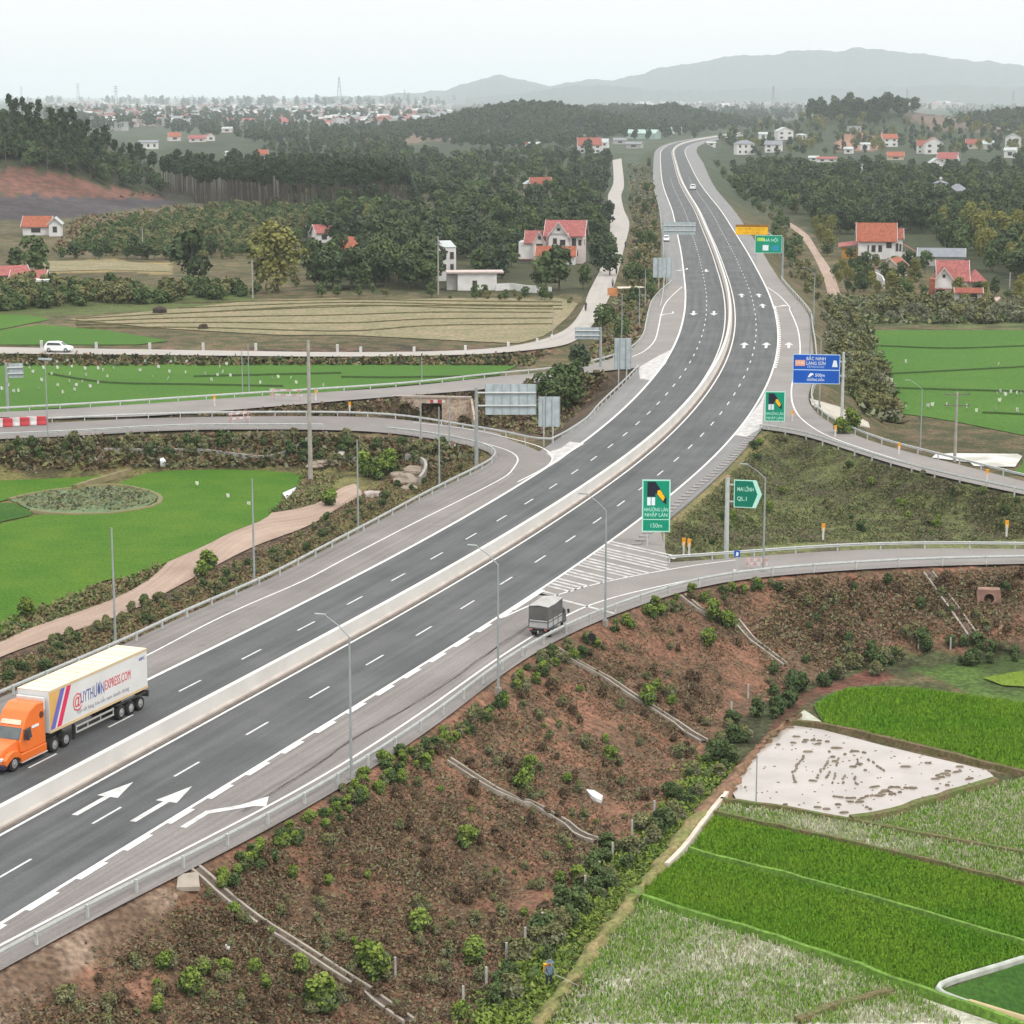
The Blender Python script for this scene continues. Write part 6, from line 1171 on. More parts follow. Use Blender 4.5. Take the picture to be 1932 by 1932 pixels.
woodland('hill_wood', [(830,225),(880,205),(940,192),(1000,186),(1060,198),(1120,215),(1160,232),(1100,240),(1000,240),(870,240)], 800, ['dark','blue'], 1.0, 1.5, 'wood on the round hazy hill in the middle distance', thin=1.5)
for i_, (X_, Y_, h_, sx_, sy_) in enumerate(HILLS[:3]): hill_canopy(X_, Y_, sx_*.75, sy_*.75, 420, ['dark','blue'], 1.1, 1.7, 'continuous canopy over the round hazy hill in the middle distance')
for X_, Y_, h_, sx_, sy_ in HILLS[3:7]: hill_canopy(X_, Y_, sx_*.9, sy_*.8, 260, ['blue','dark'], 1.3, 1.9, 'dark canopy over the low hills left of the highway bend', 1.8)
for X_, Y_, h_, sx_, sy_ in HILLS[7:9]: hill_canopy(X_, Y_, sx_*.9, sy_*.8, 320, ['blue','dark'], 1.1, 1.6, 'dark canopy over the rise at the upper right')
hill_canopy(-300, 1010, 95, 75, 900, ['dark','mid','dark','mid','mid'], .7, 1.1, 'dense canopy over the crest of the left hill', 1., lambda p: p[0] < -165 and gz(*p) > 2 and project(np.array([[p[0], p[1], gz(*p)]]))[0][1] < 300)
woodland('hill_wood', [(1190,228),(1210,206),(1270,204),(1310,215),(1340,232),(1330,250),(1250,250)], 300, ['dark','blue'], 1.1, 1.5, 'dark wooded mound just left of where the highway vanishes', thin=1.5)
woodland('far_wood', [(1130,200),(1180,192),(1230,198),(1240,212),(1190,235),(1130,225)], 120, ['blue'], 1.3, 1.8, 'hazy wood between the round hill and the highway bend', thin=1.8)
woodland('far_wood', [(1350,262),(1420,232),(1560,225),(1750,225),(1932,240),(1960,262),(1932,300),(1700,285),(1560,292),(1400,296)], 360, ['dark','blue','mid','olive','yellow'], .6, 1.2, 'patchy trees between the village houses right of the highway bend', thin=1.4)
woodland('far_wood', [(1780,205),(1830,190),(1960,192),(1960,222),(1850,225),(1790,222)], 160, ['dark','blue'], 1.1, 1.6, 'dark line of trees on the rise at the upper right', thin=1.6)
woodland('roadside_wood', [(1380,330),(1420,318),(1600,318),(1760,325),(1960,318),(1960,440),(1860,455),(1720,430),(1560,420),(1480,400),(1400,372)], 760, ['dark','mid','dark','blue','mid','dark','mid','row','dark','olive'], .6, 1.2, 'dense dark green wood right of the highway above the red-roofed houses')
woodland('town_trees', [(0,195),(240,205),(500,212),(800,205),(830,228),(500,232),(300,240),(200,250),(60,225)], 560, ['blue','dark'], 1.3, 2.2, 'hazy trees scattered through the far town on the left', thin=2.4)
woodland('town_trees', [(1180,190),(1420,192),(1700,195),(1770,205),(1700,222),(1400,228),(1330,212)], 460, ['blue','dark'], 1.3, 2.2, 'hazy trees scattered through the far town on the right', thin=2.4)
woodland('town_trees', [(0,184),(500,188),(860,190),(860,202),(400,205),(0,195)], 240, ['blue'], 2.5, 4.5, 'faint rows of trees at the foot of the sky on the left', thin=4)
woodland('town_trees', [(1180,186),(1400,187),(1900,189),(1960,190),(1900,198),(1400,196),(1180,194)], 240, ['blue'], 2.2, 4., 'faint rows of trees below the long mountain', thin=4)
# --- individual trees
grove(['pine'], [(380,382),(560,390),(760,392),(770,400),(560,398),(400,388)], 95, .9, 1.12, 'slim tall plantation tree with bare trunk at the front of the dark band', 'plantation trees along the clearing')
grove(['dark','mid'], [(700,475),(815,490),(818,548),(600,552),(585,525),(620,518),(690,518)], 60, .9, 1.2, {'dark':'dark leafy tree in the clump left of the narrow white house','mid':'mid-green leafy tree in the clump left of the narrow white house'}, 'trees left of the narrow white house')
grove(['dark','mid','blue'], [(870,470),(960,470),(975,440),(1000,405),(1110,395),(1150,420),(1152,520),(1118,545),(1118,430),(1100,420),(1000,425),(975,500),(950,530),(900,520)], 70, .6, 1.0, {'dark':'dark tree around the pink-roofed villa','mid':'mid-green tree around the pink-roofed villa','blue':'tall bluish tree around the pink-roofed villa'}, 'trees around the pink-roofed villa')
grove(['dark','blue'], [(1000,370),(1080,380),(1140,370),(1150,300),(1110,320),(1090,350)], 26, .8, 1.1, {'dark':'dark tree between the small red house and the far local road','blue':'tall bluish tree between the small red house and the far local road'}, 'trees along the far local road')
grove(['dark','mid','yellow'], [(1560,490),(1600,470),(1580,420),(1500,400),(1540,470)], 14, .5, .8, {'dark':'dark tree by the dirt lane left of the big red roof','mid':'green tree by the dirt lane left of the big red roof','yellow':'yellowish tree by the dirt lane left of the big red roof'}, 'trees by the dirt lane')
grove(['dark','blue','dark'], [(1500,405),(1600,425),(1740,425),(1800,440),(1620,445),(1560,440)], 45, .75, 1.05, {'dark':'dark tree at the wood edge above the big red roof','blue':'tall bluish tree at the wood edge above the big red roof'}, 'wood edge trees above the big red roof')
grove(['dark','mid','yellow'], [(1620,440),(1750,440),(1780,470),(1820,500),(1890,520),(1960,540),(1960,450),(1850,435),(1760,425)], 75, .75, 1.1, {'dark':'dark tree behind the red-roofed houses','mid':'mid-green tree behind the red-roofed houses','yellow':'yellowish tree behind the red-roofed houses'}, 'trees behind the red-roofed houses')
grove(['dark','mid','olive','yellow'], [(1600,500),(1650,500),(1730,505),(1745,540),(1800,552),(1880,560),(1932,555),(1932,575),(1700,565),(1590,560),(1575,520)], 70, .28, .6, {'dark':'dark garden tree among the red-roofed houses','mid':'green garden tree among the red-roofed houses','olive':'olive garden bush among the red-roofed houses','yellow':'yellowish garden tree among the red-roofed houses'}, 'garden trees among the red-roofed houses')
grove(['mid','dark','olive'], [(100,480),(330,486),(500,480),(560,500),(560,548),(540,500),(480,490),(330,490),(100,490)], 45, .35, .7, {'dark':'dark tree around the yellow grass field','mid':'green tree around the yellow grass field','olive':'olive bush around the yellow grass field'}, 'trees around the yellow grass field')
for x, y, k, s, l in ((523,553,'yellow',1.75,'tall yellow-green tree alone between the dark clump and the stubble field'),(362,546,'dark',1.45,'dark round tree standing alone left of the yellow-green tree'),(68,522,'mid',1.4,'grey-green tree in front of the orange-roofed house'),(30,515,'mid',.9,'tree at the left edge beside the market roofs'),(688,440,'yellow',1.0,'yellow-brown tree on the wooded slope above the dark clump'),(712,450,'yellow',.8,'smaller yellow-brown tree next to the wooded slope tree'),(1885,470,'yellow',1.1,'tall yellowish tree at the right above the courtyard'),(1850,480,'yellow',.8,'bushy yellow-olive tree behind the grey roof'),(1905,490,'yellow',.9,'olive tree at the right edge behind the grey roof'),(1055,548,'dark',1.25,'big dark tree in front of the pink-roofed villa'),(1030,548,'mid',1.05,'dark green tree directly left of the big tree at the villa'),(1100,545,'mid',.7,'fresh green small tree at the roadside before the villa'),(1015,545,'mid',.6,'fresh green banana-like tree left of the villa tree'),(1137,623,'mid',.75,'bright bushy tree at the bend of the local road'),(1150,615,'mid',.6,'second bright tree close to the bend of the local road'),(1092,712,'blue',.62,'dark narrow tree on the bank beside the upper left ramp'),(1085,690,'mid',.4,'pale green sapling next to the narrow dark tree'),(1660,488,'dark',.5,'dark round tree close in front of the white house with the big red roof'),(1605,492,'dark',.45,'dark tree covering the ochre annex corner'),(1745,515,'mid',.75,'wide dark-green tree between the small cream house and the courtyard house'),(1780,540,'dark',.75,'dark ivy-like tree in front of the courtyard house'),(1725,525,'yellow',.5,'olive tree left of the courtyard house'),(1640,238,'dark',1.6,'dark tree standing above the far village'),(1655,236,'blue',1.5,'tall dark tree on the far village skyline'),(1570,232,'dark',1.3,'rounded tree behind the far white villa'),(350,405,'olive',.9,'lonely bush at the tip of the burnt strip'),(585,500,'dark',.9,'dark tree right behind the yellow-green tree'),(640,505,'dark',1.0,'dark tree below the red roof in the clump')):
    tree(k, on_ground(x, y, 200), s, l, None)
grove(['row','row','olive'], [(-20,548),(150,545),(330,550),(490,548),(490,562),(330,572),(150,578),(-20,588)], 150, .7, 1.15, {'olive':'low olive bush in the hedge strip behind the left rice','row':'low green bush in the hedge strip behind the left rice'}, 'hedge bushes behind the left rice fields', 'bush')
grove(['mid','olive'], [(590,552),(760,556),(960,560),(1080,562),(1090,575),(900,566),(600,562)], 26, .28, .45, {'olive':'low olive bush along the top of the stubble field','mid':'low green bush along the top of the stubble field'}, 'bushes along the stubble field', 'bush')
grove(['grey','olive','grey'], [(1600,575),(1700,560),(1830,585),(1932,575),(1960,610),(1800,612),(1660,610)], 95, .6, 1.05, {'grey':'grey-green bush in the thicket between the red-roofed houses and the rice','olive':'olive bush in the thicket between the red-roofed houses and the rice'}, 'thicket bushes beyond the right rice field', 'bush')
grove(['olive','grey'], [(1540,560),(1600,590),(1630,630),(1660,720),(1690,800),(1640,790),(1575,700),(1555,620)], 100, .4, .8, {'olive':'olive bush on the bank between the highway and the right rice field','grey':'grey-green bush on the bank between the highway and the right rice field','mid':'green bush on the bank between the highway and the right rice field'}, 'bushes on the bank right of the highway', 'bush')
grove(['olive','grey','mid'], [(1450,420),(1470,500),(1530,560),(1560,570),(1500,450),(1420,380),(1370,320),(1345,300),(1350,320),(1390,370)], 85, .45, .8, {'olive':'olive bush beside the right edge of the far highway','grey':'grey-green bush beside the right edge of the far highway','mid':'green bush beside the right edge of the far highway'}, 'bushes along the far highway', 'bush')
grove(['olive','grey','mid'], [(1185,310),(1230,310),(1240,400),(1245,480),(1250,540),(1210,600),(1170,660),(1145,640),(1180,540),(1195,440),(1185,380)], 110, .35, .65, {'olive':'olive bush in the strip between the local road and the highway','grey':'grey-green bush in the strip between the local road and the highway','mid':'green bush in the strip between the local road and the highway'}, 'bushes between local road and highway', 'bush')
grove(['olive','mid'], [(960,712),(1040,722),(1120,720),(1140,712),(1090,760),(1060,790),(1000,745)], 26, .4, .7, {'olive':'olive bush on the bank beside the large sign back','mid':'green bush on the bank beside the large sign back'}, 'bushes beside the large sign back', 'bush')
# --- shrubs on the near slopes
SH = []
for i in range(6):
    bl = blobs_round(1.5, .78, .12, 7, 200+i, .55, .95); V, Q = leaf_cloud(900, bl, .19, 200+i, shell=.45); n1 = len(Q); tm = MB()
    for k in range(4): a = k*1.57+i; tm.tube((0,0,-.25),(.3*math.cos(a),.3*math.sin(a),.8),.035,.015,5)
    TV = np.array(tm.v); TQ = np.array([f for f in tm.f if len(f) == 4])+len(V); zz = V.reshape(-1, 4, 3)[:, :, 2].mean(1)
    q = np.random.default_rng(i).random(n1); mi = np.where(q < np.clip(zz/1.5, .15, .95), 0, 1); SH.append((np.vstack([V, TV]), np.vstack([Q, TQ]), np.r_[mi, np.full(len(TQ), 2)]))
def shrub_meshes(a, b_): return [npmesh('shrub', V, Q, [a, b_, stemm], mi) for V, Q, mi in SH]
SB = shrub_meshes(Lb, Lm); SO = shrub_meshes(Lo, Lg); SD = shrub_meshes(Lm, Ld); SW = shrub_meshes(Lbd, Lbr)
SHL = []
def shrub(p, s, meshes, label, group): SHL.append((s/math.hypot(p[0], p[1])*(10 if group is None else 1), p, s, meshes, label, group))
def plant_shrubs():
    SHL.sort(key=lambda q: -q[0]); rest = {}
    for _, p, s, meshes, label, group in SHL[:285]:
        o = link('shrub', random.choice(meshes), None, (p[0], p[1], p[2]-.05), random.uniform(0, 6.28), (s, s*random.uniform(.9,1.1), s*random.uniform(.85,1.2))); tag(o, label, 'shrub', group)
    for q in SHL[285:]: rest.setdefault(q[5], []).append(q)
    for grp, L in rest.items():
        Vs = []; Qs = []; mi = []; nv = 0; mats = []
        for _, p, s, meshes, label, group in L:
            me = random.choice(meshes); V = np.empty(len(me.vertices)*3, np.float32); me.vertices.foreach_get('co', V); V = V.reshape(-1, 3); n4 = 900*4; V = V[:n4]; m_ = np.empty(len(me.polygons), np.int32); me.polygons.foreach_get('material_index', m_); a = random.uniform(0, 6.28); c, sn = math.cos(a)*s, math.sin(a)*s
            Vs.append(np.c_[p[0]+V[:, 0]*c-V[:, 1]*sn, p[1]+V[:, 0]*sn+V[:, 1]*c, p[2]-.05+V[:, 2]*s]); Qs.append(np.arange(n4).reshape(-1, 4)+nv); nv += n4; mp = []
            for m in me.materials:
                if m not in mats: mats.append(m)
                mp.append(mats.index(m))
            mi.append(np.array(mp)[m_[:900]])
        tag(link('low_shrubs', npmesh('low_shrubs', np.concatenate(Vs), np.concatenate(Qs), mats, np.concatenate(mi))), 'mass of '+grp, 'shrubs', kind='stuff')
big = [((703,1845),1.25,'large bright green shrub just above the long concrete drain at the bottom'),((606,1905),1.35,'largest bright green shrub at the bottom left of the long drain'),((790,1757),1.0,'round bright green shrub alone in the middle of the red slope'),((893,1818),1.05,'bright green shrub on the lower slope above the fence posts'),((363,1878),.95,'bright green shrub at the bottom left of the slope'),((1092,1675),.9,'yellow-green shrub near the foot of the slope beside the fence'),((1222,1335),1.1,'tall bright green shrub beside the middle drain on the slope'),((562,1837),.85,'round green shrub directly left of the long drain'),((420,1838),.7,'yellowish green shrub left of the long drain halfway down'),((500,1865),.6,'small yellowish shrub between two round ones at the bottom left'),((312,1830),.7,'green shrub below the concrete verge at the bottom left'),((880,1600),1.0,'dark-footed green shrub on the slope left of the white sheet'),((1000,1460),.9,'green shrub near the white sheet on the bare red patch'),((1150,1440),.85,'bright green shrub on the bare red patch above the white sheet'),((985,1490),1.05,'tall green shrub beside the middle drain above the white sheet'),((1345,1170),1.2,'bright green shrub right of the small truck at the slope top'),((1375,1185),1.1,'second bright green shrub on the slope top below the exit ramp'),((1338,1220),1.0,'bright green shrub below the pair at the slope top')]
for (x, y), s, l in big: shrub(on_ground(x, y), s, SB, l, None)
slope_poly = [(-20,1975),(200,1835),(340,1740),(400,1672),(640,1520),(860,1390),(1050,1255),(1290,1130),(1420,1110),(1400,1200),(1330,1400),(1230,1520),(1130,1620),(1010,1760),(900,1900),(860,1990),(0,1990)]
for x, y in scatter_px(slope_poly, 330): shrub(on_ground(x, y), random.uniform(.25, .7), random.choice([SB, SO, SO, SW, SW, SW, SW, SO]), 'small rounded shrub growing among the dry scrub of the red slope', 'small shrubs on the red slope')
for x, y in scatter_px([(640,1500),(850,1368),(1045,1230),(1290,1118),(1460,1098),(1460,1118),(1300,1145),(1060,1262),(870,1400),(660,1535)], 110): shrub(on_ground(x, y), random.uniform(.35, .75), random.choice([SB, SD, SO]), 'green shrub in the hedge-like row along the guardrail at the top of the red slope', 'shrubs along the top of the red slope')
for x, y in scatter_px([(400,1650),(560,1560),(650,1510),(660,1540),(560,1600),(420,1690)], 40): shrub(on_ground(x, y), random.uniform(.35, .6), random.choice([SB, SD]), 'bright green low shrub at the slope top near the start of the long drain', 'shrubs near the start of the long drain')
for x, y in scatter_px([(1100,1640),(1230,1540),(1340,1400),(1440,1320),(1560,1262),(1700,1222),(1932,1215),(1932,1255),(1720,1258),(1540,1300),(1430,1380),(1350,1480),(1200,1640),(1050,1800),(960,1900),(900,1900)], 120): shrub(on_ground(x, y), random.uniform(.5, 1.1), random.choice([SD, SO, SD]), 'dense dark green shrub along the foot of the red slope', 'dense shrubs along the foot of the red slope')
for x, y in scatter_px([(1470,1110),(1932,1080),(1932,1210),(1700,1215),(1540,1255),(1440,1310)], 55): shrub(on_ground(x, y), random.uniform(.35, .8), random.choice([SW, SD, SO, SW]), 'shrub on the brown bank below the exit ramp', 'shrubs on the bank below the exit ramp')
for x, y in scatter_px([(1290,1010),(1330,950),(1440,825),(1540,840),(1932,950),(1932,1010),(1550,1015),(1300,1035)], 45): shrub(on_ground(x, y, 150), random.uniform(.4, .9), random.choice([SO, SO, SD, SB]), 'low olive shrub in the infield between the two right-hand ramps', 'low shrubs of the infield')
for x, y in scatter_px([(0,1305),(233,1205),(500,1085),(880,880),(900,850),(700,930),(500,1050),(300,1130),(0,1260)], 130): shrub(on_ground(x, y), random.uniform(.35, .8), random.choice([SO, SO, SD]), 'olive shrub on the bank between the dirt track and the left guardrail', 'shrubs beside the dirt track')
for x, y in scatter_px([(0,845),(200,830),(560,825),(860,842),(800,880),(640,880),(500,860),(200,870),(0,870)], 90): shrub(on_ground(x, y), random.uniform(.5, 1.2), random.choice([SO, SD]), 'brownish shrub on the slope under the lower left ramp', 'shrubs under the lower left ramp')
for x, y, s, l in ((693,900,2.0,'bright green bush at the end of the dirt track, left one of the pair'),(716,905,1.7,'bright green bush at the end of the dirt track, right one of the pair'),(735,880,1.6,'bright green bush above the pair at the end of the dirt track'),(741,893,1.3,'small bright bush between the pair and the boulders'),(622,955,1.5,'single green bush standing on the dirt track verge'),(390,1075,1.5,'green bush on the edge of the dirt track beside the lamp'),(380,1090,1.0,'smaller bush on the edge of the dirt track'),(52,1165,1.3,'round green bush on the grassy verge of the left rice field'),(1590,820,1.6,'green bush beside the post of the blue sign'),(1608,812,1.8,'round green bush right of the post of the blue sign')): shrub(on_ground(x, y), s, SB, l, None)
plant_shrubs()
# --- ground scrub nobody could count
PATHP = poly(pth_l, pth_r)
def scrub(name, poly_, n, h, w_, mats_, label, spread=.35, per=5, dmin=40, patch=.8):
    P = scatter_px(poly_, n); C = np.array([on_ground(x, y, dmin) for x, y in P]) if n < 2500 else None
    if C is None:
        base = np.array([on_ground(x, y, dmin) for x, y in P[:2400]]); q = wob(base[:, :2], 2.1, 3)+.8*wob(base[:, :2], .8, 7)+.5*wob(base[:, :2], 6, 2)+rng.normal(0, .25, len(base)); base = base[np.argsort(-q)[:int(len(base)*patch)]]; k = rng.integers(0, len(base), n); C = base[k]; C[:, :2] += rng.normal(0, .6, (n, 2)); C[:, 2] = gzs(C[:, :2])
    C = np.repeat(C, per, 0); C[:, :2] += rng.normal(0, spread, (len(C), 2)); C[:, 2] = gzs(C[:, :2])-.05
    mi = np.repeat(rng.integers(0, len(mats_), len(C)//per), per); k = C[:, 2] < -.42; C = C[k]; mi = mi[k]
    k = ~inside(C[:, :2], PATHP); C = C[k]; mi = mi[k]
    C[:, 2] += rng.uniform(-.05, .9, len(C))**1.5*h*.7*(rng.random(len(C)) < .8)
    V, Q = cards(C, rng.uniform(.5,1.4,len(C))*w_, rng.uniform(.3,1.1,len(C))*w_*1.5, tilt=1.1); tag(link(name, npmesh(name, V, Q, mats_, mi)), label, 'scrub', kind='stuff')
scrub('dry_scrub', slope_poly, 26000, .34, .14, [Lbr, Lbr, Lbd, Lo, Lbr, Lbd, Lg], 'dry brown and olive scrub covering the red slope')
scrub('green_weeds', [(1330,1430),(1240,1560),(1130,1650),(1000,1800),(900,1932),(1050,1960),(1180,1740),(1300,1560),(1390,1450)], 7000, .45, .2, [Lm, Lb, Lb, Lb], 'rank green weeds between the slope foot and the earth bank')
scrub('bank_grass', px('D2',(1060,1352),(1180,1180),(1380,900),(1540,700),(1700,520),(1800,480),(1640,690),(1480,900),(1260,1180),(1150,1352)), 1500, .3, .17, [Lo, Lb, Lo], 'tufts of grass on the earth bank of the foot track')
scrub('dry_scrub', [(1440,1320),(1700,1225),(1932,1200),(1932,1085),(1460,1105),(1420,1200)], 5000, .45, .2, [Lbr, Lo, Lbr, Lg, Lbr], 'brown scrub covering the bank below the exit ramp')
scrub('infield_scrub', [(1200,1045),(1300,960),(1440,815),(1540,835),(1932,945),(1932,1020),(1550,1020),(1300,1045)], 9000, .42, .17, [Lo, Lm, Lbd, Lo, Lm], 'olive and brown scrub of the infield between the right-hand ramps', dmin=150)
scrub('track_scrub', [(0,1310),(233,1210),(500,1092),(880,885),(920,850),(860,840),(700,925),(560,1010),(360,1110),(200,1180),(0,1260)], 8000, .42, .2, [Lbr, Lo, Lbr, Lo], 'dry weeds on the bank beside the dirt track')
scrub('ramp_slope_scrub', [(0,835),(560,820),(860,840),(900,850),(800,900),(560,880),(0,885)], 2400, .5, .5, [Lbr, Lo, Lg], 'brown weeds on the slope under the lower left ramp')
scrub('field_edge_weeds', [(0,1180),(150,1120),(300,1070),(480,990),(560,930),(570,890),(640,900),(600,960),(420,1060),(200,1140),(0,1215)], 1800, .5, .3, [Lo, Lo, Lbr, Lm], 'grassy weeds between the left rice field and the dirt track')
scrub('infill_scrub', [(180,788),(580,760),(740,752),(1050,722),(1150,705),(1100,770),(1040,825),(966,812),(880,800),(700,780),(400,784)], 1500, .5, .4, [Lbr, Lbd, Lo], 'brown weeds on the ground between the two left ramps', dmin=200)
scrub('road_bank_scrub', [(0,672),(600,682),(1000,672),(1030,664),(1000,690),(600,690),(0,692)], 1600, .6, .6, [Lbr, Lo, Ld], 'dark scrub on the bank under the local road', dmin=250)
scrub('strip_scrub', [(1185,310),(1230,310),(1245,480),(1250,540),(1200,640),(1100,740),(1030,800),(990,760),(1060,720),(1140,640),(1180,540),(1195,440)], 2400, .7, .8, [Lo, Lbr, Lg], 'rough scrub between the local road, the ramps and the highway', dmin=250)
scrub('hedge_scrub', [(1560,560),(1932,580),(1932,610),(1640,612),(1700,800),(1640,790),(1570,700)], 2400, .8, .9, [Lg, Lo, Lm], 'rough grass and scrub around the right rice field', dmin=250)
scrub('pond_weeds', px('B1',(80,1092),(250,1050),(480,1028),(700,1022),(850,1050),(880,1082),(830,1120),(640,1152),(360,1158),(180,1145)), 900, .12, .35, [Lg, Lg, Lo], 'grey-green weeds filling the oval pond in the left rice field')
scrub('stump_scrub', [(0,318),(80,325),(190,350),(320,374),(215,372),(0,366)], 420, 1., .9, [Lbd, Lbd, Lbr], 'dark stumps and brush left on the red cleared hillside', dmin=500, spread=1.2)
scrub('clearing_weeds', [(150,412),(335,388),(390,392),(330,480),(100,482),(130,430)], 900, .7, 1., [Lbr, Lo], 'brown weeds of the clearing below the burnt strip', dmin=400)
# white rags on sticks in the rice
bag = MB().tube((0,0,-.1),(0,0,.9),.02,.02,5).build('t', stemm).data
rags = [MB().add([(0,0,.9),(.42,.05,1.0),(.38,.12,.35),(.05,.05,.25),(-.2,-.08,.5),(-.15,.06,.95)], [(0,1,2,3,4,5)]).add([(0,.05,.9),(.2,.25,.8),(.15,.3,.3),(-.05,.2,.25)], [(0,1,2,3)]).build('t', m).data for m in (white, K('pale_rag', (.62,.66,.52), (.55,.6,.45)), white)]
for o in [o for o in COL.objects if o.name.startswith('t') and len(o.name) < 6 and o.type == 'MESH' and not o.parent]: bpy.data.objects.remove(o)
def rag(x, y, lab, grp, z=FL, s=.8): e = empty('rag_on_stick', (*at(x, y, z), z), rng.uniform(0, 6), s); tag(e, lab, 'rag on stick', grp); link('stick', bag, e); link('rag', random.choice(rags), e)
for x, y in px('B1',(185,380),(250,355),(240,425),(215,470),(290,390),(330,355),(325,455),(320,325),(395,432),(405,350),(400,390),(430,455),(420,480),(470,435),(485,360),(485,395),(515,462),(560,358),(560,440),(605,405),(585,370),(640,355),(360,495),(110,487),(75,490),(55,455),(15,475),(165,355),(155,330),(790,370),(865,410),(895,352),(962,378),(955,418),(1050,385),(1160,388),(1200,425),(1245,350),(1265,378),(1308,400),(1230,398),(1280,335),(1540,412),(1578,408),(1478,440),(1650,415),(1680,440),(1835,455),(820,320),(630,315),(380,315),(1055,322),(965,322)): rag(x, y, 'small white rag on a stick in the bright rice behind the left ramps', 'white rags in the rice behind the left ramps')
for x, y in px('B3',(1210,545),(1265,585),(1385,575),(1410,570),(1495,570),(1610,580),(1660,605),(1770,590),(1790,545),(1795,490),(1895,600),(1775,505),(1830,510),(1855,498),(1890,505),(1912,505),(1265,322),(1790,340),(1185,430)): rag(x, y, 'white rag on a stick in the right rice field beyond the entry ramp', 'white rags in the right rice field', -5.85, .95)
for x, y in px('B1',(1295,1085),(1120,1015),(1405,1130)): rag(x, y, 'lone pale rag in the middle of the left rice field', 'pale rags in the left rice field', FL, .7)
wm = MB().box(-.18,.18,-.18,.18,-.3,.75).build('t', white); wme = wm.data; bpy.data.objects.remove(wm)
for x, y in px('B1',(545,222),(848,225),(1150,225),(1448,228),(235,212),(1910,235))+px('B2',(110,248),(412,248),(702,240),(945,220),(1108,200),(1192,178)): o = link('marker_post', wme, None, (*at(x, y+2, -3.1), -3.1), 0, 1.3); tag(o, 'short white marker post along the far edge of the local road', 'marker post', 'white marker posts along the local road')
hp = K('dark_heap', (.055,.04,.03), (.035,.028,.022), 1, rough=1)
rock(302,591,1.9,'dark heap at the upper edge of the stubble field, larger of two',hp,.9,31); rock(383,621,1.4,'dark heap in the lower part of the stubble field, smaller of two',hp,.9,32)
for o in COL.objects:
    if o.name.startswith('boulder') and o.get('label','').startswith('dark heap'): o.name = 'straw_heap'; o['category'] = 'heap'
# ---------------------------------------------------------------- houses
rf_red = K('red_roof_tiles', (.27,.085,.058), (.22,.068,.048), .8, rough=.8, fine=2.5); rf_or = K('orange_roof_tiles', (.31,.10,.057), (.26,.082,.048), .8, rough=.8, fine=2.5); rf_pink = K('faded_pink_roof', (.31,.105,.095), (.26,.085,.078), .8, rough=.75, fine=2.5); rf_grey = K('grey_roof_sheet', (.20,.215,.235), (.16,.17,.19), .6, rough=.6); rf_pale = K('pale_roof_sheet', (.40,.43,.43), (.32,.35,.35), .3, rough=.6); rf_green = K('pale_green_sheet', (.33,.44,.40), (.28,.38,.34), .2, rough=.6)
wl_w = K('white_plaster', (.66,.65,.64), (.56,.55,.535), .5, rough=.85); wl_c = K('cream_plaster', (.52,.45,.36), (.44,.38,.29), .5, rough=.85); wl_p = K('pinkish_plaster', (.62,.55,.53), (.54,.475,.455), .5, rough=.85); wl_g = K('grey_plaster', (.42,.41,.39), (.33,.32,.30), .5, rough=.9); wl_o = K('ochre_wall', (.45,.25,.06), (.38,.2,.05), .5, rough=.9); wdark = K('window_dark', (.035,.035,.038), (.06,.055,.05), 1, rough=.3); trim = K('white_trim', (.55,.525,.51), (.48,.455,.44), 1)
def gable(e, x0, x1, y0, y1, zb, zr, m, axis='x', ov=.5, th=.18, wm=None, name='roof', tr=True):
    """pitched roof; ridge along axis; walls of the gables filled when wm is given"""
    if axis == 'x':
        yc = (y0+y1)/2; P = lambda a, b_, c: (a, b_, c); A, B_ = x0-ov, x1+ov; lo, hi = y0-ov, y1+ov; c = yc
    else:
        xc = (x0+x1)/2; P = lambda a, b_, c: (b_, a, c); A, B_ = y0-ov, y1+ov; lo, hi = x0-ov, x1+ov; c = xc
    dz = (zr-zb)*ov/max(abs(c-(lo+ov)), .1); zl = zb-dz
    V = [P(A,lo,zl),P(B_,lo,zl),P(B_,c,zr),P(A,c,zr),P(A,hi,zl),P(B_,hi,zl)]; V += [(x, y, z+th) for x, y, z in V]
    o = MB().add(V, [(0,1,2,3),(3,2,5,4),(6,9,8,7),(9,10,11,8),(0,6,7,1),(4,5,11,10),(0,3,9,6),(3,4,10,9),(1,7,8,2),(2,8,11,5)]).build(name, m, e)
    if tr:
        t_ = MB()
        for q in (A, B_): t_.add([P(q-.06,lo,zl-.1),P(q+.06,lo,zl-.1),P(q+.06,c,zr-.1),P(q-.06,c,zr-.1),P(q-.06,lo,zl+.27),P(q+.06,lo,zl+.27),P(q+.06,c,zr+.27),P(q-.06,c,zr+.27)], [(0,3,2,1),(4,5,6,7),(0,1,5,4),(1,2,6,5),(2,3,7,6),(3,0,4,7)]).add([P(q-.06,hi,zl-.1),P(q+.06,hi,zl-.1),P(q+.06,c,zr-.1),P(q-.06,c,zr-.1),P(q-.06,hi,zl+.27),P(q+.06,hi,zl+.27),P(q+.06,c,zr+.27),P(q-.06,c,zr+.27)], [(0,3,2,1),(4,5,6,7),(0,1,5,4),(1,2,6,5),(2,3,7,6),(3,0,4,7)])
        t_.build('verge_trim', trim, o)
    if wm:
        for q in (x0, x1) if axis == 'x' else (y0, y1):
            s = .15 if q in (x0, y0) else -.15
            MB().add([P(q,lo+ov,zb-.01),P(q,hi-ov,zb-.01),P(q,c,zr-.05),P(q+s,lo+ov,zb-.01),P(q+s,hi-ov,zb-.01),P(q+s,c,zr-.05)], [(0,1,2),(5,4,3),(0,3,4,1),(1,4,5,2),(2,5,3,0)]).build('gable_wall', wm, e)
    return o
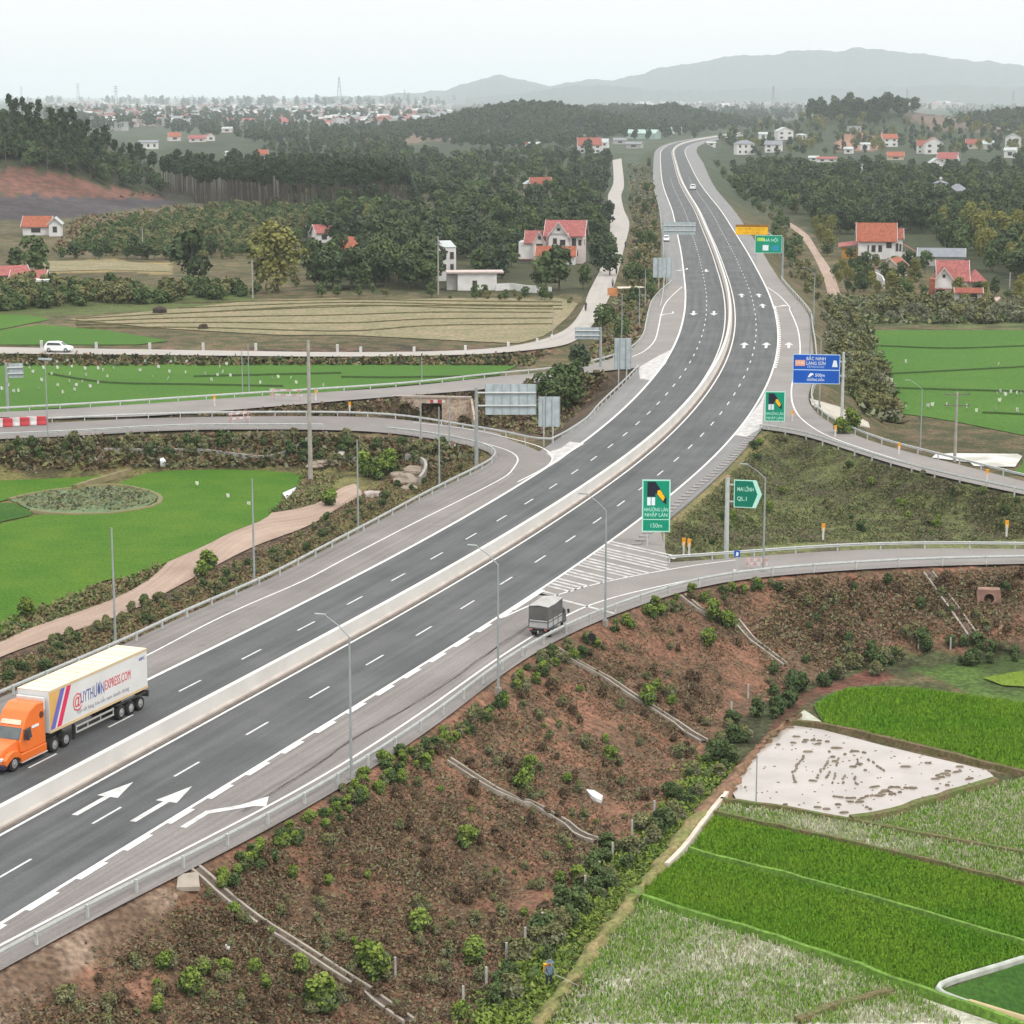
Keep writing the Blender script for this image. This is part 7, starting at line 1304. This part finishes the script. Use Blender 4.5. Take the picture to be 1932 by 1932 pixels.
def hip(e, x0, x1, y0, y1, zb, zr, m, ov=.5, name='roof'):
    X0, X1, Y0, Y1 = x0-ov, x1+ov, y0-ov, y1+ov; k = min(X1-X0, Y1-Y0)/2*.95; yc = (Y0+Y1)/2; xc = (X0+X1)/2
    R = [(X0+k,yc,zr),(X1-k,yc,zr)] if X1-X0 >= Y1-Y0 else [(xc,Y0+k,zr),(xc,Y1-k,zr)]
    V = [(X0,Y0,zb),(X1,Y0,zb),(X1,Y1,zb),(X0,Y1,zb)]+R
    F_ = [(0,1,5,4),(1,2,5),(2,3,4,5),(3,0,4),(3,2,1,0)] if X1-X0 >= Y1-Y0 else [(0,1,4),(1,2,5,4),(2,3,5),(3,0,4,5),(3,2,1,0)]
    return MB().add(V, F_).build(name, m, e)
def walls(e, x0, x1, y0, y1, z0, z1, m, name='wall'): return MB().box(x0,x1,y0,y1,z0,z1).build(name, m, e)
def win(e, x, z, w_, h, y, axis='x', nm='window'):
    """framed opening proud of the wall at y (axis x: faces -Y; axis y: faces +/-X)"""
    s = -1 if axis != 'y+' else 1
    if axis == 'x': f_ = MB().box(x-w_/2-.12,x+w_/2+.12,y-.05,y-.004,z-.12,z+h+.12).build(nm, trim, e); MB().box(x-w_/2,x+w_/2,y-.08,y-.052,z,z+h).build('pane', wdark, f_)
    else: f_ = MB().box(y+(.004 if s > 0 else -.05),y+(.05 if s > 0 else -.004),x-w_/2-.12,x+w_/2+.12,z-.12,z+h+.12).build(nm, trim, e); MB().box(y+(.052 if s > 0 else -.08),y+(.08 if s > 0 else -.052),x-w_/2,x+w_/2,z,z+h).build('pane', wdark, f_)
def house_at(x, y, label, rz=0., z=None, name='house', cat='house', d0=200):
    p = on_ground(x, y, d0); e = empty(name, (p[0], p[1], p[2]), math.atan2(-p[0], p[1])+rz); tag(e, label, cat); return e, F/math.hypot(p[1], H-p[2])
# pink-roofed villa
e, k = house_at(1040, 497, 'large white villa with several pink and orange roofs among dark trees by the local road', -.12, name='villa'); M_ = lambda v: v/k
walls(e, -1.5, 9., 0, 9, -1, 8.2, wl_p); gable(e, -1.5, 9., 0, 9, 8.2, 11.9, rf_pink, 'x', .7, wm=wl_p); walls(e, -.6, 5.0, -1.2, -.004, -1, 8.6, wl_w, 'front_wing'); gable(e, -.6, 5.0, -1.2, 4, 8.0, 11.6, rf_pink, 'y', .6, wm=wl_w)
walls(e, -9.5, -2.6, .8, 7, -1, 6.0, wl_w, 'side_wing'); walls(e, -5.2, -1.52, -.6, .78, -1, 6.2, wl_p, 'bay'); gable(e, -7.5, -1.8, .8, 6, 6.05, 8.9, rf_pink, 'x', .5, wm=wl_w); gable(e, -4.9, -1.8, -.6, 3.4, 6.2, 8.9, rf_pink, 'y', .5, wm=wl_p)
MB().box(-9.8,-4.5,-.4,.78,.9,1.15).build('awning', K('dull_red_awning', (.24,.10,.09)), e)
walls(e, -3.4, 7.2, -5.2, -1.22, -1, 2.9, wl_w, 'porch'); gable(e, -3.4, 7.2, -5.2, -1.22, 2.9, 5.0, rf_or, 'x', .6, wm=wl_w)
for x, z in ((1.2,5.6),(3.4,5.2)): win(e, x, z, 1.1 if x < 2 else 1.5, 1.6, -1.2)
win(e, 2.2, 9.3, .9, .8, -1.2); win(e, -3.3, 6.8, .8, .9, -.6); win(e, -3.3, 4.6, 1.9, 1., -.6); win(e, 6.5, 5.0, 1.2, 2.2, 0); win(e, 8.2, 5.2, .9, 1.6, 0); win(e, 4, 5, 1.2, 1.6, 9, 'y+'); win(e, -2.4, .8, .9, 1.4, -5.2); win(e, 5.8, .8, .9, 1.4, -5.2)
# white house with big red roof
e, k = house_at(1655, 489, 'white two-storey house under one big red tiled roof with an ochre annex', .05)
walls(e, -5.8, 5.2, 0, 8, -1, 6.0, wl_w); gable(e, -5.8, 5.2, 0, 8, 6.0, 10.6, rf_or, 'x', .7, wm=wl_w); walls(e, 5.204, 7.5, .8, 7, -1, 6.4, wl_w, 'side_wing'); gable(e, 5.2, 7.5, .8, 7, 6.4, 9.0, rf_red, 'x', .4, wm=wl_w)
for x, w_, z in ((-1.2,1.2,2.2),(.8,1.1,2.2),(-2.8,.4,2.2)): win(e, x, z, w_, 2.0, 0)
win(e, 3.4, 3.4, 1.6, 1.9, 0); win(e, 5.9, 2.4, .7, 2.4, .8); win(e, 6.9, 2.4, .6, 2.2, .8); win(e, 3.5, 3., 1., 1.6, 7.5, 'y+')
walls(e, -10.6, -5.9, 1.5, 6, -1, 3.1, wl_o, 'annex'); MB().add([(-11.7,.7,3.4),(-5.9,.7,4.2),(-5.9,6.8,5.0),(-11.7,6.8,4.2),(-11.7,.7,3.6),(-5.9,.7,4.4),(-5.9,6.8,5.2),(-11.7,6.8,4.4)], [(0,3,2,1),(4,5,6,7),(0,1,5,4),(1,2,6,5),(2,3,7,6),(3,0,4,7)]).build('annex_roof', rf_pink, e)
walls(e, 7.504, 11., 2, 8, -1, 2.0, wl_w, 'side_annex'); MB().add([(7.55,1.4,4.4),(11.7,1.4,2.1),(11.7,8.5,2.1),(7.55,8.5,4.4),(7.55,1.4,4.55),(11.7,1.4,2.25),(11.7,8.5,2.25),(7.55,8.5,4.55)], [(0,3,2,1),(4,5,6,7),(0,1,5,4),(1,2,6,5),(2,3,7,6),(3,0,4,7)]).build('side_roof', rf_pink, e)
# courtyard house
e, k = house_at(1808, 566, 'cream courtyard house with stepped red roofs and a white-pillared gate roof', .1)
walls(e, -4.4, 2.6, 5, 13, -1, 4.6, wl_w); gable(e, -4.4, 2.6, 5, 13, 4.6, 8.8, rf_pink, 'x', .6, wm=wl_w); gable(e, -5.6, -1.0, 3.6, 10, 4.5, 7.4, rf_red, 'y', .5, wm=wl_w, name='cross_roof'); walls(e, -5.4, -1.2, 3.6, 4.996, -1, 4.5, wl_w, 'front_wing')
walls(e, 2.604, 6.8, 5.5, 12, -1, 4.0, wl_c, 'side_wing'); hip(e, 2.6, 6.8, 5.5, 12, 4.0, 6.8, rf_pink, .7); MB().box(-5.6,1.4,1.4,3.2,2.3,2.5).build('lean_to', rf_red, e); walls(e, -6.6, -5.5, 2.5, 6, -1, 4.8, rf_or, 'tile_slope')
win(e, 4.2, .6, 1.1, 2.2, 5.5); win(e, 5.9, 1.4, .8, 1.4, 5.5); win(e, -3.3, 5.1, .7, .8, 3.6); win(e, .9, 1.4, 1.1, 1.4, 5)
e, k = house_at(1826, 575, 'small gate roof on two white pillars in front of the courtyard house', .1, name='gatehouse', cat='gate')
for s in (-1, 1): MB().box(s*2.6-.5,s*2.6+.5,-.5,.5,-.5,3.0).build('pillar', wl_w, e)
gable(e, -3.1, 3.1, -1.1, 1.1, 3.0, 3.9, rf_red, 'x', .3); MB().box(-2.08,2.08,-.1,.1,-.2,2.2).build('gate_leaf', wdark, e); slab_px('courtyard', px('F2',(1500,880),(1700,870),(1775,895),(1740,925),(1520,930)), 0, K('pink_paving', (.50,.37,.31), (.42,.3,.25), .5), 'pinkish paved yard right of the gate roof', 'yard', .1)
e, k = house_at(1772, 502, 'long grey sheet-roofed barn between the two red-roofed houses', .0, name='barn'); walls(e, -6, 7, 0, 9, -1, 2.8, wl_g); gable(e, -6, 7, 0, 9, 2.8, 4.8, rf_grey, 'x', .5, wm=wl_g)
e, k = house_at(1680, 523, 'small cream cottage with an orange roof and facing gable', -.35, name='cottage'); walls(e, -2.6, 2.2, 0, 7, -1, 3.0, wl_c); gable(e, -2.6, 2.2, 0, 7, 3.0, 5.0, rf_or, 'y', .5, wm=wl_c); win(e, -.2, .8, 1., 1.3, 0); walls(e, -4.6, -2.62, .5, 5, -1, 2.2, wl_w, 'annex'); MB().box(-4.9,-2.62,.1,5.3,2.2,2.4).build('annex_roof', rf_red, e)
wall_px([(1634,530),(1650,528),(1664,536),(1668,545)], 2.2, 'broken white garden wall in front of the small cream cottage', wl_w, .3, 'garden_wall')
# narrow white house, white compound
e, k = house_at(845, 530, 'narrow tall white house with slanted fins and dark windows beside a power pole', .25); walls(e, -2.4, 2.2, 0, 6, -1, 8.5, wl_w); MB().add([(-3,-.6,4.5),(-2.2,-.6,9.4),(-1.6,-.6,9.4),(-2.4,-.6,4.5),(-3,0,4.5),(-2.2,0,9.4),(-1.6,0,9.4),(-2.4,0,4.5)], [(0,3,2,1),(4,5,6,7),(0,1,5,4),(1,2,6,5),(2,3,7,6),(3,0,4,7)]).build('fin', wl_w, e); MB().add([(-2.5,-.1,8.5),(2.3,-.1,8.5),(2.3,6.1,9.8),(-2.5,6.1,9.8),(-2.5,-.1,8.7),(2.3,-.1,8.7),(2.3,6.1,10.),(-2.5,6.1,10.)], [(0,3,2,1),(4,5,6,7),(0,1,5,4),(1,2,6,5),(2,3,7,6),(3,0,4,7)]).build('roof', rf_pale, e)
for x in (-.9, 1.1): win(e, x, 2.6, .9, 1.7, 0); win(e, x, 5.6, 1.0, 1.8, 0)
e, k = house_at(905, 548, 'low flat white building with a pinkish roof edge behind the stubble field', .05, name='outbuilding'); walls(e, -5.4, 4.2, 0, 5, -1, 4.2, wl_w); MB().box(-8.2,5.9,-.5,5.6,4.2,4.6).build('roof', K('pinkish_slab', (.50,.42,.39), (.42,.35,.32)), e); walls(e, -8., -5.5, 1.5, 5, -1, 4.1, wl_g, 'side_wall'); win(e, -1.2, .8, 1.1, 1.6, 0)
wall_px([(935,549),(962,547),(990,551),(1040,555)], 1.7, 'low white garden wall running right from the flat white building', wl_w, .3, 'garden_wall')
# scattered houses   (x, y base, width m, depth, wall height, rise, wall, roof, kind, turn, label)
def simple(x, y, W_, D, h, rise, wm, rm, kind, rz, label, nwin=2, floors=1, name='house'):
    e, k = house_at(x, y, label, rz, name=name); walls(e, -W_/2, W_/2, 0, D, -1.5, h, wm)
    if kind == 'gx': gable(e, -W_/2, W_/2, 0, D, h, h+rise, rm, 'x', .6, wm=wm)
    elif kind == 'gy': gable(e, -W_/2, W_/2, 0, D, h, h+rise, rm, 'y', .6, wm=wm)
    elif kind == 'hip': hip(e, -W_/2, W_/2, 0, D, h, h+rise, rm, .7)
    else: MB().box(-W_/2-.5,W_/2+.5,-.5,D+.5,h,h+.5).build('roof', rm, e)
    for f_ in range(floors):
        for i in range(nwin): win(e, -W_/2+W_*(i+.5)/nwin, h*(f_+.3)/floors, W_/nwin*.35, h/floors*.45, 0)
    return e
HS = [(68,444,9,7,3.2,3.0,wl_w,rf_or,'gx',-.25,'orange-roofed white house below the burnt strip at the left',1),(104,446,4,6,4.4,1.8,wl_w,rf_pale,'gy',-.1,'pale gabled shed touching the orange-roofed house at the left',1),
(20,540,9,6,3,1.8,wl_g,rf_pink,'gx',.2,'dull pink market roof at the left edge behind the hedge',1),(52,546,8,6,2.6,1.8,wl_g,rf_pink,'gx',-.2,'faded pinkish roof next to the market roof behind the hedge',1),(76,549,6,4,2.2,.4,wl_w,white,'flat',.1,'little white shelter right of the pinkish roofs',1),
(652,500,6,7,4.6,3.0,wl_p,rf_or,'gx',-.5,'orange-red roof rising out of the dark tree clump',1),(612,458,5,6,3.4,2.2,wl_w,rf_pink,'gx',.3,'small pinkish roof at the edge of the wood behind the yellow-green tree',1),(590,448,3.5,4,3.2,.3,wl_w,white,'flat',0,'tiny white block behind the yellow-green tree',1),(755,446,4,4,3.,1.6,wl_p,rf_pink,'gx',.2,'tiny pale house in the yellowish wood',1),
(1021,372,9.5,8,5.2,4.,wl_c,rf_red,'gx',.1,'red-roofed beige house alone in the wood above the villa',2),(999,371,4.5,6,6,2,wl_c,rf_pale,'hip',.1,'beige tower-like annex left of the red-roofed beige house',2),
(1113,289,20,14,7,6,wl_w,rf_red,'gx',.1,'far white building with a wide red roof at the top of the local road',3),(1135,286,10,9,8,3,wl_w,rf_pale,'gx',-.2,'far white gabled house right of the wide red roof',2),(1010,284,10,8,5,2.5,wl_w,rf_pale,'gx',.3,'far pale shed left of the wide red roof',1),(997,280,5,6,4,2,wl_p,rf_red,'gx',.1,'tiny far red roof left of the pale shed',1),
(1208,262,34,24,6,4,rf_green,rf_green,'gx',-.3,'large pale green warehouse beyond the end of the local road',2),(1240,252,34,16,6,1,wl_w,rf_pale,'flat',.05,'long pale flat roof beyond the green warehouse',3),(1276,252,14,12,6,2,wl_w,rf_pale,'gx',.1,'small pale roof right of the long flat one near the highway bend',1),(1090,255,18,12,5,.6,wl_w,rf_pale,'flat',0,'far flat white roof above the wide red roof',2),(1170,272,12,10,4,2,wl_g,rf_grey,'gx',.2,'grey sheds clustered near the end of the local road',1),(1195,280,14,9,4,2,wl_g,rf_grey,'gx',-.3,'grey-roofed shed beside the upper highway shoulder',1),
(1407,292,15,10,9,3,wl_w,rf_grey,'hip',.3,'white two-storey house with a pale roof nearest the highway bend',3),(1458,288,14,10,7,3,wl_w,rf_grey,'gx',-.15,'white house with a dark grey roof in the right village',2),(1482,264,17,11,9,4,wl_w,rf_pale,'gy',.35,'tall white gabled villa above the dark grey roof',2),(1512,264,11,8,5,1.4,wl_w,rf_pale,'hip',.0,'low white annex right of the tall white villa',2),
(1608,328,11,9,5.5,.8,wl_w,rf_pale,'flat',-.1,'white flat-roofed house with a colonnade at the edge of the wood',4),(1612,250,14,10,6,1,wl_g,rf_pale,'flat',.1,'bare grey concrete frame house above the red soil',3),(1680,277,15,10,8,4,wl_w,rf_or,'gx',.4,'white and orange house on the right beyond the red soil',2),(1633,283,8,7,5,1.5,wl_w,rf_pale,'gx',.2,'small white house at the foot of the red soil',1),(1600,290,7,6,4,1.5,wl_w,rf_pale,'gx',-.2,'tiny white house left of the small one below the red soil',1),
(1762,291,15,10,9,5,wl_w,rf_red,'gy',.2,'tall white house with red gables in the right village',2),(1740,290,8,9,7,4,wl_w,rf_red,'gx',.1,'red-gabled wing left of the tall white house',2),(1785,312,14,9,5,4,wl_w,rf_pink,'gx',-.3,'pinkish roof in front of the tall white red-gabled house',2),(1768,315,9,7,3,3,wl_w,rf_pale,'gy',.3,'white facing gable in front of the pinkish roof',1),(1839,281,16,10,5,4,wl_c,rf_red,'gx',.05,'wide red roof on the right of the village',2),(1866,282,11,9,5,3,wl_g,rf_pale,'gx',.4,'grey sloping roof next to the wide red roof at the right',1),(1912,278,14,10,9,4,wl_w,rf_grey,'gy',.1,'white gabled house at the far right edge of the village',2),(1905,298,9,7,6,2,wl_w,rf_pale,'gx',-.2,'small white house below the gabled one at the right edge',1),(1690,302,12,8,3,3,wl_c,rf_or,'gx',.1,'low orange roof half hidden in trees below the red soil',1),(1560,306,14,6,2.6,1.2,wl_w,rf_pink,'gx',.1,'low reddish farm roof left of the colonnaded house',2),(1535,304,7,6,2.6,1.2,wl_w,rf_pale,'gx',0,'low pale farm shed left of the reddish farm roof',1),(1342,276,8,6,3,1,wl_w,rf_pale,'gx',.2,'tiny white hut below the highway bend',1),
(280,281,17,10,6,2,wl_w,rf_grey,'gx',-.1,'white building with a grey roof in the valley behind the hill wood',3),(330,266,13,9,5,4,wl_p,rf_or,'gx',.2,'peach house group behind the hill wood, left one',1),(372,268,17,8,4,3,wl_p,rf_pink,'gx',-.1,'long peach-roofed house behind the hill wood, middle one',2),(398,266,9,8,5,3,wl_w,rf_or,'gy',.2,'peach and white house behind the hill wood, right one',1),(428,250,14,8,5,2,wl_p,rf_pale,'gx',0,'small pale peach house by itself in the hazy wood',1),(494,303,9,7,5,3,wl_p,rf_or,'gx',0,'orange roof peeping over the plantation',1),(440,300,10,6,4,2,wl_w,rf_pale,'gx',.3,'white roof peeping over the plantation, left of the orange one',1),(690,275,11,8,4,3,wl_p,rf_or,'gx',.2,'small peach house at the left of the brown clearing',1),(1440,262,9,7,5,2,wl_w,rf_pale,'gx',.1,'little pale house behind the dark grey roof',1)]
for a in HS: simple(*a[:11], nwin=a[11], floors=2 if a[4] > 6.5 else 1)
e, k = house_at(1773, 392, 'small round white tower house with a grey cap and dark window in the wood', 0, name='tower_house'); e.location.z += 5; MB().tube((0,0,-8),(0,0,5.4),2.7,2.6,20).build('wall', wl_w, e); MB().tube((0,0,5.4),(0,0,5.9),3.4,3.3,20).tube((0,0,5.9),(0,0,6.8),3.2,.8,20).build('roof', rf_grey, e); MB().box(-.4,.4,-.4,.4,6.7,8.4).box(-.8,.8,-.8,.8,7.6,7.9).build('finial', wl_w, e); MB().box(-.75,.75,-2.8,-2.6,1.6,3.8).build('window', wdark, e)
e, k = house_at(1808, 396, 'grey ruined white villa hidden by branches right of the round tower house', .2); e.location.z += 3; walls(e, -4, 4, 0, 7, -6, 5, wl_g); hip(e, -4, 4, 0, 7, 5, 8, rf_grey, .6); win(e, -2, 1.5, 1.4, 1.8, 0); win(e, 1.8, 1.5, 1.4, 1.8, 0)
# ---------------------------------------------------------------- far town: whole houses, small in the picture
def town_proto(wm, rm, W_, D, h, rise, flat=False):
    o = MB().box(-W_/2,W_/2,-D/2,D/2,-3,h).build('t', wm); a = o.data; bpy.data.objects.remove(o)
    o = (MB().box(-W_/2-.4,W_/2+.4,-D/2-.4,D/2+.4,h,h+.6) if flat else MB().prism([(-D/2-.6,h-.1),(D/2+.6,h-.1),(0,h+rise)],-W_/2-.5,W_/2+.5)).build('t', rm); b_ = o.data; bpy.data.objects.remove(o); return a, b_
TP = [('white house with a red roof', town_proto(K('town_wall', (.40,.40,.40), (.32,.32,.32), .05), rf_red, 13, 10, 6, 3.5)), ('white house with a pale roof', town_proto(K('town_wall', (.40,.40,.40)), rf_pale, 14, 11, 8, 3)), ('white flat-roofed block', town_proto(K('town_wall', (.40,.40,.40)), K('town_wall_pale', (.47,.46,.45), (.4,.4,.4), .05), 12, 14, 11, 0, True)), ('peach house with a pinkish roof', town_proto(wl_p, rf_pink, 16, 10, 6, 3.5)), ('long pale warehouse roof', town_proto(wl_w, rf_pale, 38, 20, 7, 4))]
def town(poly_, n, where, grp):
    for x, y in scatter_px(poly_, n):
        p = on_ground(x, y, 800); i = random.choices(range(5), [3,4,3,4,1])[0]; e = empty('town_house', p, random.uniform(0, 6.28), random.uniform(.8, 1.35)); tag(e, TP[i][0]+' of the far town '+where, 'house', grp); link('wall', TP[i][1][0], e); r_ = link('roof', TP[i][1][1], e); r_.rotation_euler.z = 0 if TP[i][0] == 'white flat-roofed block' else math.pi/2
        if TP[i][0] != 'white flat-roofed block': e.children[0].rotation_euler.z = 0
town([(105,215),(130,202),(300,210),(330,235),(250,250),(200,245)], 46, 'right of the hill wood', 'town houses right of the hill wood'); town([(220,200),(480,200),(680,208),(720,235),(560,240),(380,235),(300,225)], 70, 'left of the masts', 'town houses in the left plain'); town([(500,198),(820,200),(840,230),(700,238),(560,222)], 60, 'left of the round hill', 'town houses near the round hill')
town([(0,186),(300,190),(860,190),(1000,188),(860,197),(300,200),(100,198)], 60, 'along the left horizon', 'town houses along the left horizon'); town([(1180,190),(1500,194),(1780,196),(1780,206),(1500,206),(1250,204)], 55, 'along the right horizon', 'town houses along the right horizon'); town([(1330,206),(1560,212),(1560,220),(1420,222)], 14, 'above the highway bend', 'town houses above the highway bend')
for x, y, W_, l in ((1560,205,60,'long white factory hall on the right plain'),(1620,206,75,'longest white factory hall on the right plain'),(1690,206,50,'shorter white factory hall on the right plain'),(1215,202,40,'pale factory hall left of the highway bend on the plain')):
    p = on_ground(x, y, 1500); e = empty('factory', p, math.atan2(-p[0], p[1])); tag(e, l, 'factory'); MB().box(-W_,W_,0,40,-3,9).build('wall', wl_w, e); MB().prism([(-2,9),(42,9),(20,15)],-W_-1,W_+1).build('roof', rf_pale, e).rotation_euler.z = math.pi/2; e.children[-1].location = (0,0,0)
def far_town(poly_, n, label, smin=.8, smax=1.6):
    Vs = []; Fs = []; mi = []; nv = 0; ms = [K('town_wall', (.40,.40,.40), (.32,.32,.32), .05), K('town_wall_pale', (.47,.46,.45), (.4,.4,.4), .05), K('town_wall_peach', (.40,.33,.31), (.34,.28,.26), .05), K('town_roof_pink', (.24,.12,.105), (.2,.1,.09), .05), K('town_roof_grey', (.24,.26,.27), (.19,.21,.22), .05), K('town_roof_red', (.2,.08,.06), (.17,.07,.05), .05)]
    for x, y in scatter_px(poly_, n):
        p = on_ground(x, y, 800); a = random.uniform(0, 3.14); s = random.uniform(smin, smax); c, sn = math.cos(a), math.sin(a); W_, D, h = 7*s*random.uniform(.8, 1.5), 5*s, 6*s*random.uniform(.7, 1.5)
        B_ = [(-W_,-D,-2),(W_,-D,-2),(W_,D,-2),(-W_,D,-2),(-W_,-D,h),(W_,-D,h),(W_,D,h),(-W_,D,h),(-W_,0,h+3*s),(W_,0,h+3*s)]
        Vs += [(p[0]+u*c-v*sn, p[1]+u*sn+v*c, p[2]+z) for u, v, z in B_]; Fs += [[i+nv for i in f] for f in ((0,1,5,4),(1,2,6,5),(2,3,7,6),(3,0,4,7),(4,5,9,8),(6,7,8,9))]; wq = random.choice([0,0,1,2]); rq = random.choice([3,4,4,5,1]); mi += [wq]*4+[rq]*2; nv += 10
    tag(link('far_town', npmesh('far_town', np.array(Vs), np.array(Fs), ms, mi)), label, 'town', kind='stuff')
far_town([(0,184),(860,187),(850,232),(700,240),(520,226),(300,240),(120,228),(90,205)], 900, 'countless pale houses of the hazy town spread over the left plain')
far_town([(860,187),(1180,188),(1420,186),(1900,190),(1780,204),(1500,206),(1250,204),(1150,196)], 420, 'countless pale buildings of the hazy plain below the long mountain', 1., 2.2)
# pylons and masts on the horizon
plm = K('pylon_steel', (.22,.24,.26), (.18,.2,.22), .1)
def pylon(x, yb, yt, dist, label, arms=True, cat='pylon'):
    X = (x-966)/F*dist; zb = H-dist*(yb-HZ)/F; h = dist*(yb-yt)/F; e = empty('pylon' if arms else 'mast', (X, dist, zb), .3); tag(e, label, cat); m_ = MB(); b_ = h*.11
    n = 6; lv = [(h*i/n, b_*(1-.86*(i/n)**.7)) for i in range(n+1)]
    for i in range(n):
        (z0, r0), (z1, r1) = lv[i], lv[i+1]; c0 = [(-r0,-r0,z0),(r0,-r0,z0),(r0,r0,z0),(-r0,r0,z0)]; c1 = [(-r1,-r1,z1),(r1,-r1,z1),(r1,r1,z1),(-r1,r1,z1)]
        for q in range(4): m_.tube(c0[q], c1[q], h*.005, h*.0045, 4, cap=False).tube(c0[q], c1[(q+1) % 4], h*.0032, h*.0032, 4, cap=False)
    m_.build('lattice', plm, e)
    if arms:
        m_ = MB()
        for f_ in (.72, .84, .95): m_.tube((-h*.14,0,h*f_),(h*.14,0,h*f_),h*.006,h*.006,4)
        m_.build('crossarm', plm, e)
for a in ((232,200,162,2600,'tallest lattice pylon on the left plain'),(57,186,163,4600,'faint lattice pylon at the far left horizon'),(162,186,158,4800,'faint lattice pylon between the two left ones'),(646,190,146,4200,'slim lattice mast above the town left of the middle',False,'mast'),(767,189,169,4200,'lattice pylon left of the pale mountain'),(1450,190,163,3600,'lattice pylon right of the highway bend'),(1698,190,169,3800,'lattice pylon in front of the long mountain'),(1895,190,171,3600,'lattice pylon at the upper right edge')): pylon(*a)
